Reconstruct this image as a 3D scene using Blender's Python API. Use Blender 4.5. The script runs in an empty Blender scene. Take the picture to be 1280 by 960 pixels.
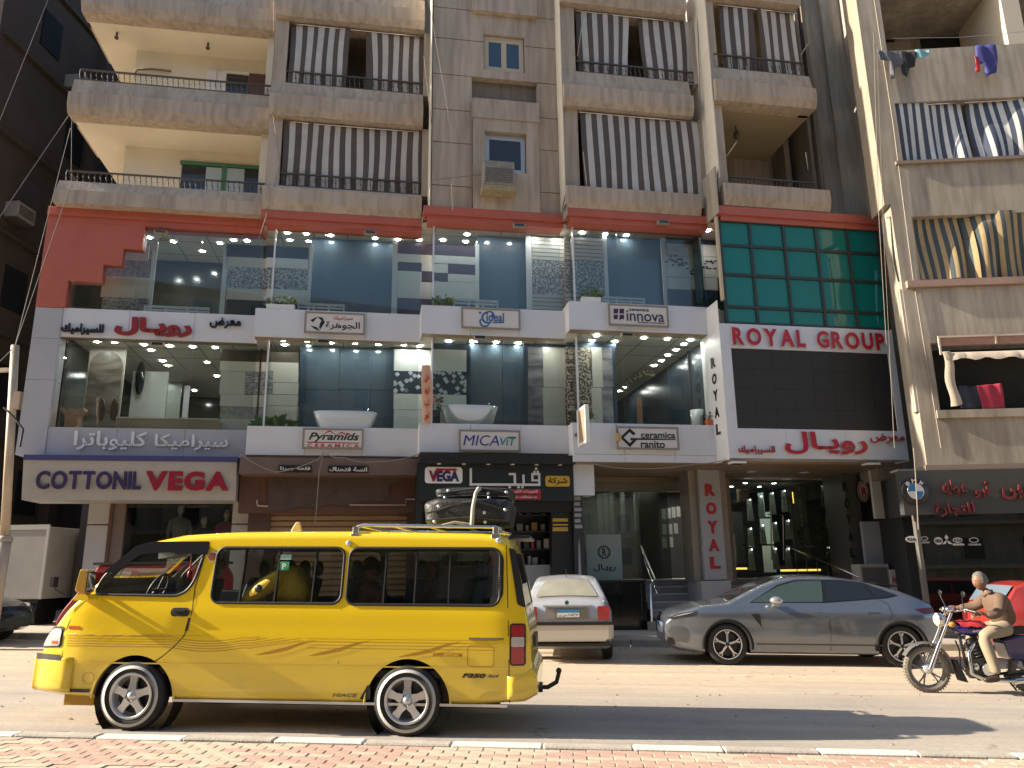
import bpy, bmesh, math, random
from mathutils import Vector, Matrix
rnd = random.Random(11)
R = math.radians
SC = bpy.context.scene
COL = SC.collection
# ---------------------------------------------------------------- camera
PITCH, ROLL, YAW, FPX, EYE = 13.6, -0.75, 3.9, 960.0, 1.5
cd = bpy.data.cameras.new('camera'); cam = bpy.data.objects.new('camera', cd); COL.objects.link(cam)
cd.sensor_width = 36.0; cd.lens = 36.0 * FPX / 1280.0; cd.clip_end = 2000; cd.clip_start = .05
CR = Matrix.Rotation(R(YAW), 3, 'Z') @ Matrix.Rotation(R(90 + PITCH), 3, 'X') @ Matrix.Rotation(R(ROLL), 3, 'Z')
cam.matrix_world = Matrix.Translation((0, 0, EYE)) @ CR.to_4x4()
SC.camera = cam
# ---------------------------------------------------------------- daylight
SUN_EL, SUN_B = 27.0, 3.6            # height of the sun; it shines along the street from the left
w = bpy.data.worlds.new('World'); SC.world = w; w.use_nodes = True
nt = w.node_tree; bg = nt.nodes['Background']
sky = nt.nodes.new('ShaderNodeTexSky'); sky.sky_type = 'NISHITA'; sky.sun_disc = False
sky.sun_elevation = R(SUN_EL); sky.sun_rotation = R(270 - SUN_B)
sky.air_density = 1.0; sky.dust_density = 1.5
nt.links.new(sky.outputs[0], bg.inputs[0]); bg.inputs[1].default_value = 0.085
sl = bpy.data.lights.new('sun', 'SUN'); sl.energy = 4.8; sl.angle = R(.5); sl.color = (1, .88, .72)
so = bpy.data.objects.new('sun', sl); COL.objects.link(so); so.location = (-40, 0, 40)
sd = Vector((math.cos(R(SUN_EL)) * math.cos(R(SUN_B)), math.cos(R(SUN_EL)) * math.sin(R(SUN_B)), -math.sin(R(SUN_EL))))
so.rotation_euler = sd.to_track_quat('-Z', 'Y').to_euler()
SC.view_settings.view_transform = 'Standard'; SC.view_settings.look = 'None'
SC.view_settings.exposure = 1.42; SC.view_settings.gamma = 1.0
SC.render.engine = 'CYCLES'; SC.cycles.use_denoising = True
SC.cycles.max_bounces = 8; SC.cycles.transparent_max_bounces = 16; SC.cycles.sample_clamp_indirect = 6
# ---------------------------------------------------------------- materials
MATS = {}
def _nodes(name):
    m = bpy.data.materials.new(name); m.use_nodes = True
    n = m.node_tree; b = n.nodes['Principled BSDF']; return m, n, b
def mat(name, col, rough=.6, metal=0., noise=0., scale=4., bump=0., streak=1., spec=.5, coat=0., dirt=None):
    if name in MATS: return MATS[name]
    m, n, b = _nodes(name); MATS[name] = m
    b.inputs['Base Color'].default_value = (*col, 1); b.inputs['Roughness'].default_value = rough
    b.inputs['Metallic'].default_value = metal; b.inputs['Specular IOR Level'].default_value = spec
    b.inputs['Coat Weight'].default_value = coat; b.inputs['Coat Roughness'].default_value = .04
    if noise or bump:
        tc = n.nodes.new('ShaderNodeTexCoord'); mp = n.nodes.new('ShaderNodeMapping')
        mp.inputs['Scale'].default_value = (1, 1, 1 / streak)
        n.links.new(tc.outputs['Object'], mp.inputs[0])
        t = n.nodes.new('ShaderNodeTexNoise'); t.inputs['Scale'].default_value = scale; t.inputs['Detail'].default_value = 8
        t.inputs['Roughness'].default_value = .62
        n.links.new(mp.outputs[0], t.inputs[0])
        if noise:
            cr = n.nodes.new('ShaderNodeValToRGB'); e = cr.color_ramp.elements
            lo = dirt if dirt else tuple(c * (1 - noise) for c in col); hi = tuple(min(1, c * (1 + noise * .7)) for c in col)
            e[0].position = .3; e[1].position = .7; e[0].color = (*lo, 1); e[1].color = (*hi, 1)
            n.links.new(t.outputs[0], cr.inputs[0]); src = cr.outputs[0]
            if streak >= 2:                                   # rain streaks and grime
                m2 = n.nodes.new('ShaderNodeMapping'); m2.inputs['Scale'].default_value = (5, 5, .45); n.links.new(tc.outputs['Object'], m2.inputs[0])
                t3 = n.nodes.new('ShaderNodeTexNoise'); t3.inputs['Scale'].default_value = 1.6; t3.inputs['Detail'].default_value = 7; n.links.new(m2.outputs[0], t3.inputs[0])
                c3 = n.nodes.new('ShaderNodeValToRGB'); k = c3.color_ramp.elements; k[0].position = .30; k[1].position = .58; k[0].color = (.76, .74, .72, 1); k[1].color = (1.03, 1.03, 1.03, 1)
                n.links.new(t3.outputs[0], c3.inputs[0]); mm = n.nodes.new('ShaderNodeMix'); mm.data_type = 'RGBA'; mm.blend_type = 'MULTIPLY'; mm.inputs[0].default_value = 1
                n.links.new(src, mm.inputs[6]); n.links.new(c3.outputs[0], mm.inputs[7]); src = mm.outputs[2]
            n.links.new(src, b.inputs['Base Color'])
        if bump:
            t2 = n.nodes.new('ShaderNodeTexNoise'); t2.inputs['Scale'].default_value = scale * 9; t2.inputs['Detail'].default_value = 6
            n.links.new(tc.outputs['Object'], t2.inputs[0])
            bp = n.nodes.new('ShaderNodeBump'); bp.inputs['Strength'].default_value = bump; bp.inputs['Distance'].default_value = .02
            n.links.new(t2.outputs[0], bp.inputs['Height']); n.links.new(bp.outputs[0], b.inputs['Normal'])
    return m
def emit(name, col, s):
    if name in MATS: return MATS[name]
    m, n, b = _nodes(name); MATS[name] = m
    b.inputs['Base Color'].default_value = (*col, 1); b.inputs['Emission Color'].default_value = (*col, 1)
    b.inputs['Emission Strength'].default_value = s
    try: m.cycles.emission_sampling = 'AUTO'
    except Exception: pass
    return m
def glass(name, tint, rough=.0, refl=1.2, add=.03, frost=None):
    if name in MATS: return MATS[name]
    m = bpy.data.materials.new(name); m.use_nodes = True; n = m.node_tree; MATS[name] = m
    n.nodes.clear(); o = n.nodes.new('ShaderNodeOutputMaterial')
    tr = n.nodes.new('ShaderNodeBsdfTransparent'); tr.inputs[0].default_value = (*tint, 1)
    gl = n.nodes.new('ShaderNodeBsdfGlossy'); gl.inputs['Roughness'].default_value = rough; gl.inputs[0].default_value = (1, 1, 1, 1)
    fr = n.nodes.new('ShaderNodeFresnel'); fr.inputs[0].default_value = 1.5
    ma = n.nodes.new('ShaderNodeMath'); ma.operation = 'MULTIPLY_ADD'; ma.inputs[1].default_value = refl; ma.inputs[2].default_value = add
    ma.use_clamp = True
    mx = n.nodes.new('ShaderNodeMixShader')
    n.links.new(fr.outputs[0], ma.inputs[0]); n.links.new(ma.outputs[0], mx.inputs[0])
    last = tr
    if frost:
        df = n.nodes.new('ShaderNodeBsdfDiffuse'); df.inputs[0].default_value = (*frost[0], 1)
        m2 = n.nodes.new('ShaderNodeMixShader'); m2.inputs[0].default_value = frost[1]
        n.links.new(tr.outputs[0], m2.inputs[1]); n.links.new(df.outputs[0], m2.inputs[2]); last = m2
    n.links.new(last.outputs[0], mx.inputs[1]); n.links.new(gl.outputs[0], mx.inputs[2]); n.links.new(mx.outputs[0], o.inputs[0])
    return m
def pattern(name, kind, c1, c2, sx=4., sz=4., rough=.35, c3=None, thr=.36):
    """printed tile patterns: voronoi leaf / mosaic / stripes"""
    if name in MATS: return MATS[name]
    m, n, b = _nodes(name); MATS[name] = m; b.inputs['Roughness'].default_value = rough
    tc = n.nodes.new('ShaderNodeTexCoord'); mp = n.nodes.new('ShaderNodeMapping')
    n.links.new(tc.outputs['Object'], mp.inputs[0])
    cr = n.nodes.new('ShaderNodeValToRGB'); e = cr.color_ramp.elements; e[0].color = (*c1, 1); e[1].color = (*c2, 1)
    if kind == 'leaf':
        mp.inputs['Scale'].default_value = (sx, sx, sz); mp.inputs['Rotation'].default_value = (0, .7, 0)
        v = n.nodes.new('ShaderNodeTexVoronoi'); v.inputs['Scale'].default_value = 1; v.feature = 'F1'; v.distance = 'CHEBYCHEV'
        n.links.new(mp.outputs[0], v.inputs[0]); n.links.new(v.outputs['Distance'], cr.inputs[0])
        e[0].position = thr; e[1].position = thr + .04
    elif kind == 'brick':
        mp.inputs['Rotation'].default_value = (R(-90), 0, 0); mp.inputs['Scale'].default_value = (sx, sx, sz)
        v = n.nodes.new('ShaderNodeTexBrick'); v.inputs['Scale'].default_value = 1
        v.inputs['Color1'].default_value = (*c1, 1); v.inputs['Color2'].default_value = (*c2, 1)
        v.inputs['Mortar'].default_value = (*(c3 or c1), 1); v.inputs['Mortar Size'].default_value = .02
        v.inputs['Brick Width'].default_value = .5; v.inputs['Row Height'].default_value = .25
        n.links.new(mp.outputs[0], v.inputs[0]); n.links.new(v.outputs[0], b.inputs['Base Color']); return m
    elif kind == 'marble':
        mp.inputs['Scale'].default_value = (sx, sx, sz)
        v = n.nodes.new('ShaderNodeTexNoise'); v.inputs['Scale'].default_value = 1; v.inputs['Detail'].default_value = 9; v.inputs['Distortion'].default_value = 1.2
        n.links.new(mp.outputs[0], v.inputs[0]); n.links.new(v.outputs[0], cr.inputs[0]); e[0].position = .35; e[1].position = .65
    elif kind == 'stripe':
        v = n.nodes.new('ShaderNodeTexWave'); v.bands_direction = 'Z' if sz else 'X'; v.inputs['Scale'].default_value = (sz or sx)
        n.links.new(tc.outputs['Object'], v.inputs[0]); n.links.new(v.outputs[0], cr.inputs[0]); e[0].position = .25; e[1].position = .35
    n.links.new(cr.outputs[0], b.inputs['Base Color']); return m
# ---------------------------------------------------------------- mesh helper
class MB:
    def __init__(s): s.v = []; s.f = []; s.m = []; s.s = []
    def add(s, vs, fs, mi=0, sm=False):
        k = len(s.v); s.v += [tuple(p) for p in vs]
        for f in fs: s.f.append([i + k for i in f]); s.m.append(mi); s.s.append(sm)
        return s
    def box(s, x0, x1, y0, y1, z0, z1, mi=0):
        x0, x1 = sorted((x0, x1)); y0, y1 = sorted((y0, y1)); z0, z1 = sorted((z0, z1))
        return s.add([(x0, y0, z0), (x1, y0, z0), (x1, y1, z0), (x0, y1, z0), (x0, y0, z1), (x1, y0, z1), (x1, y1, z1), (x0, y1, z1)],
                     [(0, 3, 2, 1), (4, 5, 6, 7), (0, 1, 5, 4), (1, 2, 6, 5), (2, 3, 7, 6), (3, 0, 4, 7)], mi)
    def prism(s, poly, a, b, axis='y', mi=0):
        """poly in (x,z) for y, (x,y) for z, (y,z) for x"""
        def P(p, t):
            return (p[0], t, p[1]) if axis == 'y' else (p[0], p[1], t) if axis == 'z' else (t, p[0], p[1])
        n = len(poly); vs = [P(p, a) for p in poly] + [P(p, b) for p in poly]
        area = sum(poly[i][0] * poly[(i + 1) % n][1] - poly[(i + 1) % n][0] * poly[i][1] for i in range(n))
        fs = [tuple(range(n)), tuple(range(2 * n - 1, n - 1, -1))] + [(i, i + n, (i + 1) % n + n, (i + 1) % n) for i in range(n)]
        flip = (area > 0) != (axis == 'y'); flip = flip != (b < a)
        if flip: fs = [tuple(reversed(f)) for f in fs]
        return s.add(vs, fs, mi)
    def cyl(s, p, q, r0, r1=None, n=12, mi=0, caps=True, sm=True):
        r1 = r0 if r1 is None else r1; p = Vector(p); q = Vector(q); d = (q - p).normalized()
        u = d.orthogonal().normalized(); v = d.cross(u)
        ring = lambda c, r: [c + (u * math.cos(2 * math.pi * i / n) + v * math.sin(2 * math.pi * i / n)) * r for i in range(n)]
        s.add(ring(p, r0) + ring(q, r1), [(i, (i + 1) % n, (i + 1) % n + n, i + n) for i in range(n)], mi, sm)
        if caps:
            k = len(s.v) - 2 * n; s.f += [[k + i for i in range(n - 1, -1, -1)], [k + n + i for i in range(n)]]; s.m += [mi, mi]; s.s += [False, False]
        return s
    def tube(s, pts, r, n=6, mi=0, closed=False):
        pts = [Vector(p) for p in pts]; N = len(pts); vs = []; u = None
        for i, p in enumerate(pts):
            a = pts[(i - 1) % N] if (i or closed) else p; b = pts[(i + 1) % N] if (i < N - 1 or closed) else p
            d = (b - a).normalized()
            u = d.orthogonal().normalized() if u is None else (u - d * u.dot(d)).normalized()
            v = d.cross(u); rr = r[i] if isinstance(r, (list, tuple)) else r
            vs += [p + (u * math.cos(2 * math.pi * k / n) + v * math.sin(2 * math.pi * k / n)) * rr for k in range(n)]
        M = N if closed else N - 1
        fs = [(i * n + k, i * n + (k + 1) % n, ((i + 1) % N) * n + (k + 1) % n, ((i + 1) % N) * n + k) for i in range(M) for k in range(n)]
        s.add(vs, fs, mi, True)
        if not closed: s.add([vs[k] for k in range(n)], [tuple(range(n - 1, -1, -1))], mi).add([vs[(N - 1) * n + k] for k in range(n)], [tuple(range(n))], mi)
        return s
    def lathe(s, prof, c=(0, 0, 0), axis='y', n=32, mi=0, sm=True):
        """prof [(radius, along axis)]; closed when the first point is repeated"""
        vs = []
        for r, h in prof:
            for i in range(n):
                a = 2 * math.pi * i / n; x, y = r * math.cos(a), r * math.sin(a)
                vs.append((c[0] + x, c[1] + h, c[2] + y) if axis == 'y' else (c[0] + x, c[1] + y, c[2] + h) if axis == 'z' else (c[0] + h, c[1] + x, c[2] + y))
        fs = [(j * n + i, j * n + (i + 1) % n, (j + 1) * n + (i + 1) % n, (j + 1) * n + i) for j in range(len(prof) - 1) for i in range(n)]
        return s.add(vs, fs, mi, sm)
    def ball(s, c, rx, ry=None, rz=None, nu=16, nv=10, mi=0):
        ry = ry or rx; rz = rz or rx; vs = []
        for j in range(nv + 1):
            t = math.pi * j / nv
            for i in range(nu):
                a = 2 * math.pi * i / nu
                vs.append((c[0] + rx * math.sin(t) * math.cos(a), c[1] + ry * math.sin(t) * math.sin(a), c[2] + rz * math.cos(t)))
        fs = [(j * nu + i, (j + 1) * nu + i, (j + 1) * nu + (i + 1) % nu, j * nu + (i + 1) % nu) for j in range(nv) for i in range(nu)]
        return s.add(vs, fs, mi, True)
    def build(s, name, mats, parent=None, loc=None, rotz=None, bevel=0., recalc=False, data_only=False):
        me = bpy.data.meshes.new(name)
        me.from_pydata(s.v, [], s.f)
        for m in (mats if isinstance(mats, (list, tuple)) else [mats]): me.materials.append(m)
        for p, mi, sm in zip(me.polygons, s.m, s.s): p.material_index = mi; p.use_smooth = sm
        if bevel or recalc:
            bm = bmesh.new(); bm.from_mesh(me); bmesh.ops.remove_doubles(bm, verts=bm.verts, dist=1e-5)
            if recalc: bmesh.ops.recalc_face_normals(bm, faces=bm.faces)
            if bevel:
                ed = [e for e in bm.edges if len(e.link_faces) == 2 and e.calc_face_angle(0) > .6]
                bmesh.ops.bevel(bm, geom=ed, offset=bevel, segments=1, affect='EDGES', clamp_overlap=True)
            bm.to_mesh(me); bm.free()
        me.update()
        if data_only: return me
        return put(name, me, parent, loc, rotz)
def put(name, me, parent=None, loc=None, rotz=None):
    o = bpy.data.objects.new(name, me); COL.objects.link(o)
    if parent is not None: o.parent = parent
    if loc is not None: o.location = loc
    if rotz is not None: o.rotation_euler = (0, 0, rotz)
    return o
def tag(o, label=None, cat=None, group=None, kind=None):
    if label: o['label'] = label
    if cat: o['category'] = cat
    if group: o['group'] = group
    if kind: o['kind'] = kind
    return o
def thing(name, label, cat, loc=(0, 0, 0), rotz=0., group=None, roty=0.):
    o = bpy.data.objects.new(name, None); COL.objects.link(o); o.location = loc; o.rotation_euler = (0, roty, rotz)
    o.empty_display_size = .2
    return tag(o, label, cat, group)
def copy_thing(src, loc=None, rotz=None, label=None, group=None):
    def cp(o, par):
        c = o.copy(); COL.objects.link(c)
        if par is not None: c.parent = par
        for ch in KIDS.get(o.name, []): cp(ch, c)
        return c
    KIDS = {}
    for o in COL.objects:
        if o.parent: KIDS.setdefault(o.parent.name, []).append(o)
    c = cp(src, None)
    if loc is not None: c.location = loc
    if rotz is not None: c.rotation_euler.z = rotz
    if label: c['label'] = label
    if group: c['group'] = group
    return c
def apply_mods(o):
    dg = bpy.context.evaluated_depsgraph_get(); me = bpy.data.meshes.new_from_object(o.evaluated_get(dg))
    old = o.data; o.modifiers.clear(); o.data = me; return o
def cut(o, cutters):
    for c in cutters:
        c.parent = o.parent
        m = o.modifiers.new('b', 'BOOLEAN'); m.operation = 'DIFFERENCE'; m.solver = 'EXACT'; m.object = c
        try: m.material_mode = 'TRANSFER'
        except Exception: pass
    bpy.context.view_layer.update(); apply_mods(o)
    for c in cutters: bpy.data.objects.remove(c)
    return o
def smooth(o, ang=40):
    me = o.data
    for p in me.polygons: p.use_smooth = True
    bm = bmesh.new(); bm.from_mesh(me)
    for e in bm.edges: e.smooth = not (len(e.link_faces) == 2 and e.calc_face_angle(0) > R(ang))
    bm.to_mesh(me); bm.free()
# ---------------------------------------------------------------- frames
SLOPE = .018                                  # the street falls a little to the right
def gz(x): return -SLOPE * x
def ray(px, py): return CR @ Vector(((px - 640) / FPX, -(py - 480) / FPX, -1))
TH = R(13.7); C0 = Vector((0, 0, EYE))
_d = ray(800, 600); BO = C0 + _d * (18.0 / _d.y); BO.z = 0
BU = Vector((math.cos(TH), math.sin(TH), 0)); BV = Vector((-math.sin(TH), math.cos(TH), 0))
def L(px, py, yl):                            # where the line of sight meets the facade plane yl (metres behind bay 4)
    d = ray(px, py); t = (yl - (C0 - BO).dot(BV)) / d.dot(BV); P = C0 + d * t; return (P - BO).dot(BU), P.z
def LZ(px, py, z):                            # ... the level z, in facade coordinates
    d = ray(px, py); t = (z - EYE) / d.z; P = C0 + d * t; return (P - BO).dot(BU), (P - BO).dot(BV)
def BX(px0, px1, py0, py1, yl):
    ym = (py0 + py1) / 2; xm = (px0 + px1) / 2
    return L(px0, ym, yl)[0], L(px1, ym, yl)[0], L(xm, py1, yl)[1], L(xm, py0, yl)[1]
def W(x, y, z): P = BO + BU * x + BV * y; return Vector((P.x, P.y, z))
def YW(px, py, Y): d = ray(px, py); P = C0 + d * (Y / d.y); return P.x, P.z     # plane across the street at Y
# ---------------------------------------------------------------- writing
_F = {'ا': (0xFE8D, 0xFE8E, 0, 0), 'أ': (0xFE83, 0xFE84, 0, 0), 'ب': (0xFE8F, 0xFE90, 0xFE91, 0xFE92), 'ت': (0xFE95, 0xFE96, 0xFE97, 0xFE98),
      'ج': (0xFE9D, 0xFE9E, 0xFE9F, 0xFEA0), 'ح': (0xFEA1, 0xFEA2, 0xFEA3, 0xFEA4), 'د': (0xFEA9, 0xFEAA, 0, 0), 'ر': (0xFEAD, 0xFEAE, 0, 0),
      'س': (0xFEB1, 0xFEB2, 0xFEB3, 0xFEB4), 'ش': (0xFEB5, 0xFEB6, 0xFEB7, 0xFEB8), 'ض': (0xFEBD, 0xFEBE, 0xFEBF, 0xFEC0), 'ص': (0xFEB9, 0xFEBA, 0xFEBB, 0xFEBC),
      'ط': (0xFEC1, 0xFEC2, 0xFEC3, 0xFEC4), 'ع': (0xFEC9, 0xFECA, 0xFECB, 0xFECC), 'ف': (0xFED1, 0xFED2, 0xFED3, 0xFED4), 'ڤ': (0xFB6A, 0xFB6B, 0xFB6C, 0xFB6D),
      'ق': (0xFED5, 0xFED6, 0xFED7, 0xFED8), 'ك': (0xFED9, 0xFEDA, 0xFEDB, 0xFEDC), 'ل': (0xFEDD, 0xFEDE, 0xFEDF, 0xFEE0), 'م': (0xFEE1, 0xFEE2, 0xFEE3, 0xFEE4),
      'ن': (0xFEE5, 0xFEE6, 0xFEE7, 0xFEE8), 'ه': (0xFEE9, 0xFEEA, 0xFEEB, 0xFEEC), 'ة': (0xFE93, 0xFE94, 0, 0), 'و': (0xFEED, 0xFEEE, 0, 0),
      'ي': (0xFEF1, 0xFEF2, 0xFEF3, 0xFEF4), 'ى': (0xFEEF, 0xFEF0, 0, 0), 'ـ': (0x640, 0x640, 0x640, 0x640)}
def arabic(t):
    out = []
    for i, c in enumerate(t):
        if c not in _F: out.append(c); continue
        pj = i > 0 and t[i - 1] in _F and _F[t[i - 1]][2] != 0
        nj = i < len(t) - 1 and t[i + 1] in _F and _F[c][2] != 0
        out.append(chr(_F[c][3 if pj and nj else 1 if pj else 2 if nj else 0]))
    return ''.join(reversed(out))
_TX = {}
def text_mesh(s, bold=.0, ext=.0, shear=0.):
    k = (s, bold, ext, shear)
    if k not in _TX:
        c = bpy.data.curves.new('t', 'FONT'); c.body = arabic(s) if any(ch in _F for ch in s) else s
        c.offset = bold; c.extrude = ext; c.shear = shear; c.resolution_u = 4; c.fill_mode = 'BOTH'
        o = bpy.data.objects.new('t', c); COL.objects.link(o); bpy.context.view_layer.update()
        me = bpy.data.meshes.new_from_object(o.evaluated_get(bpy.context.evaluated_depsgraph_get()))
        bpy.data.objects.remove(o)
        vs = [tuple(v.co) for v in me.vertices]; fs = [tuple(p.vertices) for p in me.polygons]
        _TX[k] = (vs, fs)
    return _TX[k]
def fit_text(mb, s, x0, x1, z0, z1, y, depth=.03, bold=.02, mi=0, shear=0.):
    """letters facing -y, fitted to the box, depth metres thick"""
    vs, fs = text_mesh(s, bold, .5, shear)
    ax = min(v[0] for v in vs); bx = max(v[0] for v in vs); az = min(v[1] for v in vs); bz = max(v[1] for v in vs)
    sx = (x1 - x0) / (bx - ax); sz = (z1 - z0) / (bz - az)
    mb.add([(x0 + (v[0] - ax) * sx, y - (v[2] + .5) * depth, z0 + (v[1] - az) * sz) for v in vs], fs, mi)
    return mb
def letters(par, word, x0, x1, z0, z1, y, m, depth=.05, bold=.03, gap=.16, name='letter', shear=0., mats=None):
    """one raised letter object per character"""
    dims = []
    for ch in word:
        if ch == ' ': dims.append(.35); continue
        vs, _ = text_mesh(ch, bold, .5, shear); dims.append(max(v[0] for v in vs) - min(v[0] for v in vs))
    tot = sum(dims) + gap * (len(word) - 1); k = (x1 - x0) / tot; x = x0; r = []
    for ch, d in zip(word, dims):
        if ch != ' ':
            mb = MB(); fit_text(mb, ch, x, x + d * k, z0, z1, y, depth, bold, shear=shear)
            mm = (mats or {}).get(ch, m)
            r.append(mb.build(name, mm, par))
        x += (d + gap) * k
    return r
# ================================================================ materials used
asph = mat('asphalt', (.40, .345, .28), .9, noise=.13, scale=.9, bump=.25)
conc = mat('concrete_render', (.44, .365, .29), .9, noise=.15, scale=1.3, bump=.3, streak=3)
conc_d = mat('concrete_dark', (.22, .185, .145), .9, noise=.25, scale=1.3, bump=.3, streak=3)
beige = mat('beige_render', (.40, .35, .28), .9, noise=.25, scale=1.1, bump=.12, streak=3, dirt=(.25, .215, .17))
cream = mat('cream_paint', (.74, .67, .54), .8, noise=.08, scale=1.2)
redp = mat('red_panel', (.44, .11, .07), .45, noise=.10, scale=2)
alu = mat('aluminium_panel', (.66, .67, .70), .30, metal=.1, noise=.05, scale=1.2, streak=1.5)
alu_g = mat('grey_panel', (.40, .40, .43), .4, noise=.06, scale=2)
white = mat('white_paint', (.72, .71, .69), .4, noise=.05, scale=3)
black = mat('black_paint', (.012, .012, .013), .4)
dark = mat('dark_interior', (.03, .03, .032), .7)
iron = mat('iron_railing', (.10, .085, .075), .6, metal=.3)
steel = mat('steel', (.62, .62, .62), .25, metal=1)
blue_d = mat('slate_board', (.085, .118, .15), .12, spec=.6)
grey_d = mat('charcoal_board', (.045, .05, .045), .14, spec=.6)
win_g = mat('window_dark', (.02, .025, .03), .08, spec=.7)
ceil_m = mat('ceiling_panel', (.55, .52, .44), .6)
soff_m = mat('soffit_brown', (.26, .19, .12), .5, noise=.1, scale=2)
glz = glass('shop_glass', (.86, .91, .91), 0, .8, 0.0)
glz_green = glass('green_glass', (.05, .30, .26), .02, .8, .0, frost=((.012, .23, .20), .75))
lamp = emit('downlight_glow', (1, .97, .9), 60)
redl = mat('red_letter', (.42, .012, .03), .3)
redr = mat('letter_return_silver', (.6, .58, .56), .3, metal=.5)
# ================================================================ ground
mb = MB(); mb.add([(-90, 6.6, gz(-90)), (90, 6.6, gz(90)), (90, 16.2, gz(90)), (-90, 16.2, gz(-90))], [(0, 1, 2, 3)])
mb.add([(-90, 6.6, gz(-90)), (-90, -3, gz(-90)), (90, -3, gz(90)), (90, 6.6, gz(90))], [(0, 1, 2, 3)])
def road_mat():
    m, n, b_ = _nodes('road_surface'); b_.inputs['Roughness'].default_value = .9; tc = n.nodes.new('ShaderNodeTexCoord'); sp = n.nodes.new('ShaderNodeSeparateXYZ'); n.links.new(tc.outputs['Object'], sp.inputs[0])
    def ns(scale, sx=1., sy=1., det=8, ro=.6):
        mp = n.nodes.new('ShaderNodeMapping'); mp.inputs['Scale'].default_value = (sx, sy, 1); n.links.new(tc.outputs['Object'], mp.inputs[0]); t = n.nodes.new('ShaderNodeTexNoise'); t.inputs['Scale'].default_value = scale; t.inputs['Detail'].default_value = det; t.inputs['Roughness'].default_value = ro; n.links.new(mp.outputs[0], t.inputs[0]); return t.outputs[0]
    def ramp(src, p0, p1, c0, c1):
        r = n.nodes.new('ShaderNodeValToRGB'); e = r.color_ramp.elements; e[0].position = p0; e[1].position = p1; e[0].color = (*c0, 1); e[1].color = (*c1, 1); n.links.new(src, r.inputs[0]); return r.outputs[0]
    def mix(f, a_, b2, mode='MIX'):
        m_ = n.nodes.new('ShaderNodeMix'); m_.data_type = 'RGBA'; m_.blend_type = mode
        if isinstance(f, float): m_.inputs[0].default_value = f
        else: n.links.new(f, m_.inputs[0])
        for s_, i in ((a_, 6), (b2, 7)):
            if isinstance(s_, tuple): m_.inputs[i].default_value = (*s_, 1)
            else: n.links.new(s_, m_.inputs[i])
        return m_.outputs[2]
    base = ramp(ns(26, det=9), .3, .7, (.31, .275, .235), (.41, .365, .31)); base = mix(1.0, base, ramp(ns(.5), .35, .65, (.84, .84, .85), (1.06, 1.05, 1.03)), 'MULTIPLY')
    mr = n.nodes.new('ShaderNodeMapRange'); mr.inputs[1].default_value = 9.5; mr.inputs[2].default_value = 12.0; n.links.new(sp.outputs[1], mr.inputs[0])    # drifted sand towards the shops
    wob = n.nodes.new('ShaderNodeMath'); wob.operation = 'MULTIPLY_ADD'; wob.inputs[1].default_value = 1.2; wob.inputs[2].default_value = -.6; n.links.new(ns(.7, .35), wob.inputs[0]); ad = n.nodes.new('ShaderNodeMath'); ad.use_clamp = True; n.links.new(mr.outputs[0], ad.inputs[0]); n.links.new(wob.outputs[0], ad.inputs[1])
    base = mix(ad.outputs[0], base, ramp(ns(9), .3, .7, (.42, .335, .235), (.53, .43, .31)))
    base = mix(1.0, base, ramp(ns(1.0, .10, 3.2, 5), .36, .60, (.86, .86, .87), (1.04, 1.03, 1.02)), 'MULTIPLY')       # wheel tracks
    base = mix(1.0, base, ramp(ns(1.1, det=4, ro=.8), .30, .36, (.62, .60, .58), (1, 1, 1)), 'MULTIPLY')              # oil spots
    n.links.new(base, b_.inputs['Base Color']); bp = n.nodes.new('ShaderNodeBump'); bp.inputs['Strength'].default_value = .3; bp.inputs['Distance'].default_value = .01; n.links.new(ns(60, det=6), bp.inputs['Height']); n.links.new(bp.outputs[0], b_.inputs['Normal']); return m
tag(mb.build('road', road_mat()), kind='structure')
# loose grit, scraps and small stones on the road edge
gr = MB(); rg = random.Random(17)
for i in range(900):
    gx = rg.uniform(-9, 9); gy = rg.choice((16.0 - abs(rg.gauss(0, .25)), 6.75 + abs(rg.gauss(0, .18)), rg.uniform(7, 16))); s_ = rg.uniform(.005, .02); zz_ = gz(gx)
    gr.add([(gx - s_, gy - s_, zz_), (gx + s_, gy - s_ * .7, zz_), (gx + s_ * .6, gy + s_, zz_), (gx - s_ * .8, gy + s_ * .7, zz_), (gx, gy, zz_ + s_ * 1.1)], [(0, 1, 4), (1, 2, 4), (2, 3, 4), (3, 0, 4)])
tag(gr.build('road_grit', mat('grit', (.30, .26, .2), .9, noise=.4, scale=40)), 'scattered grit and small stones along both edges of the road', kind='stuff')
mb = MB(); mb.add([(-400, -200, gz(-400) - 8), (400, -200, gz(400) - 8), (400, 600, gz(400) - 8), (-400, 600, gz(-400) - 8)], [(0, 1, 2, 3)])
tag(mb.build('ground', mat('dust', (.28, .23, .17), .95)), kind='structure')
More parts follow.
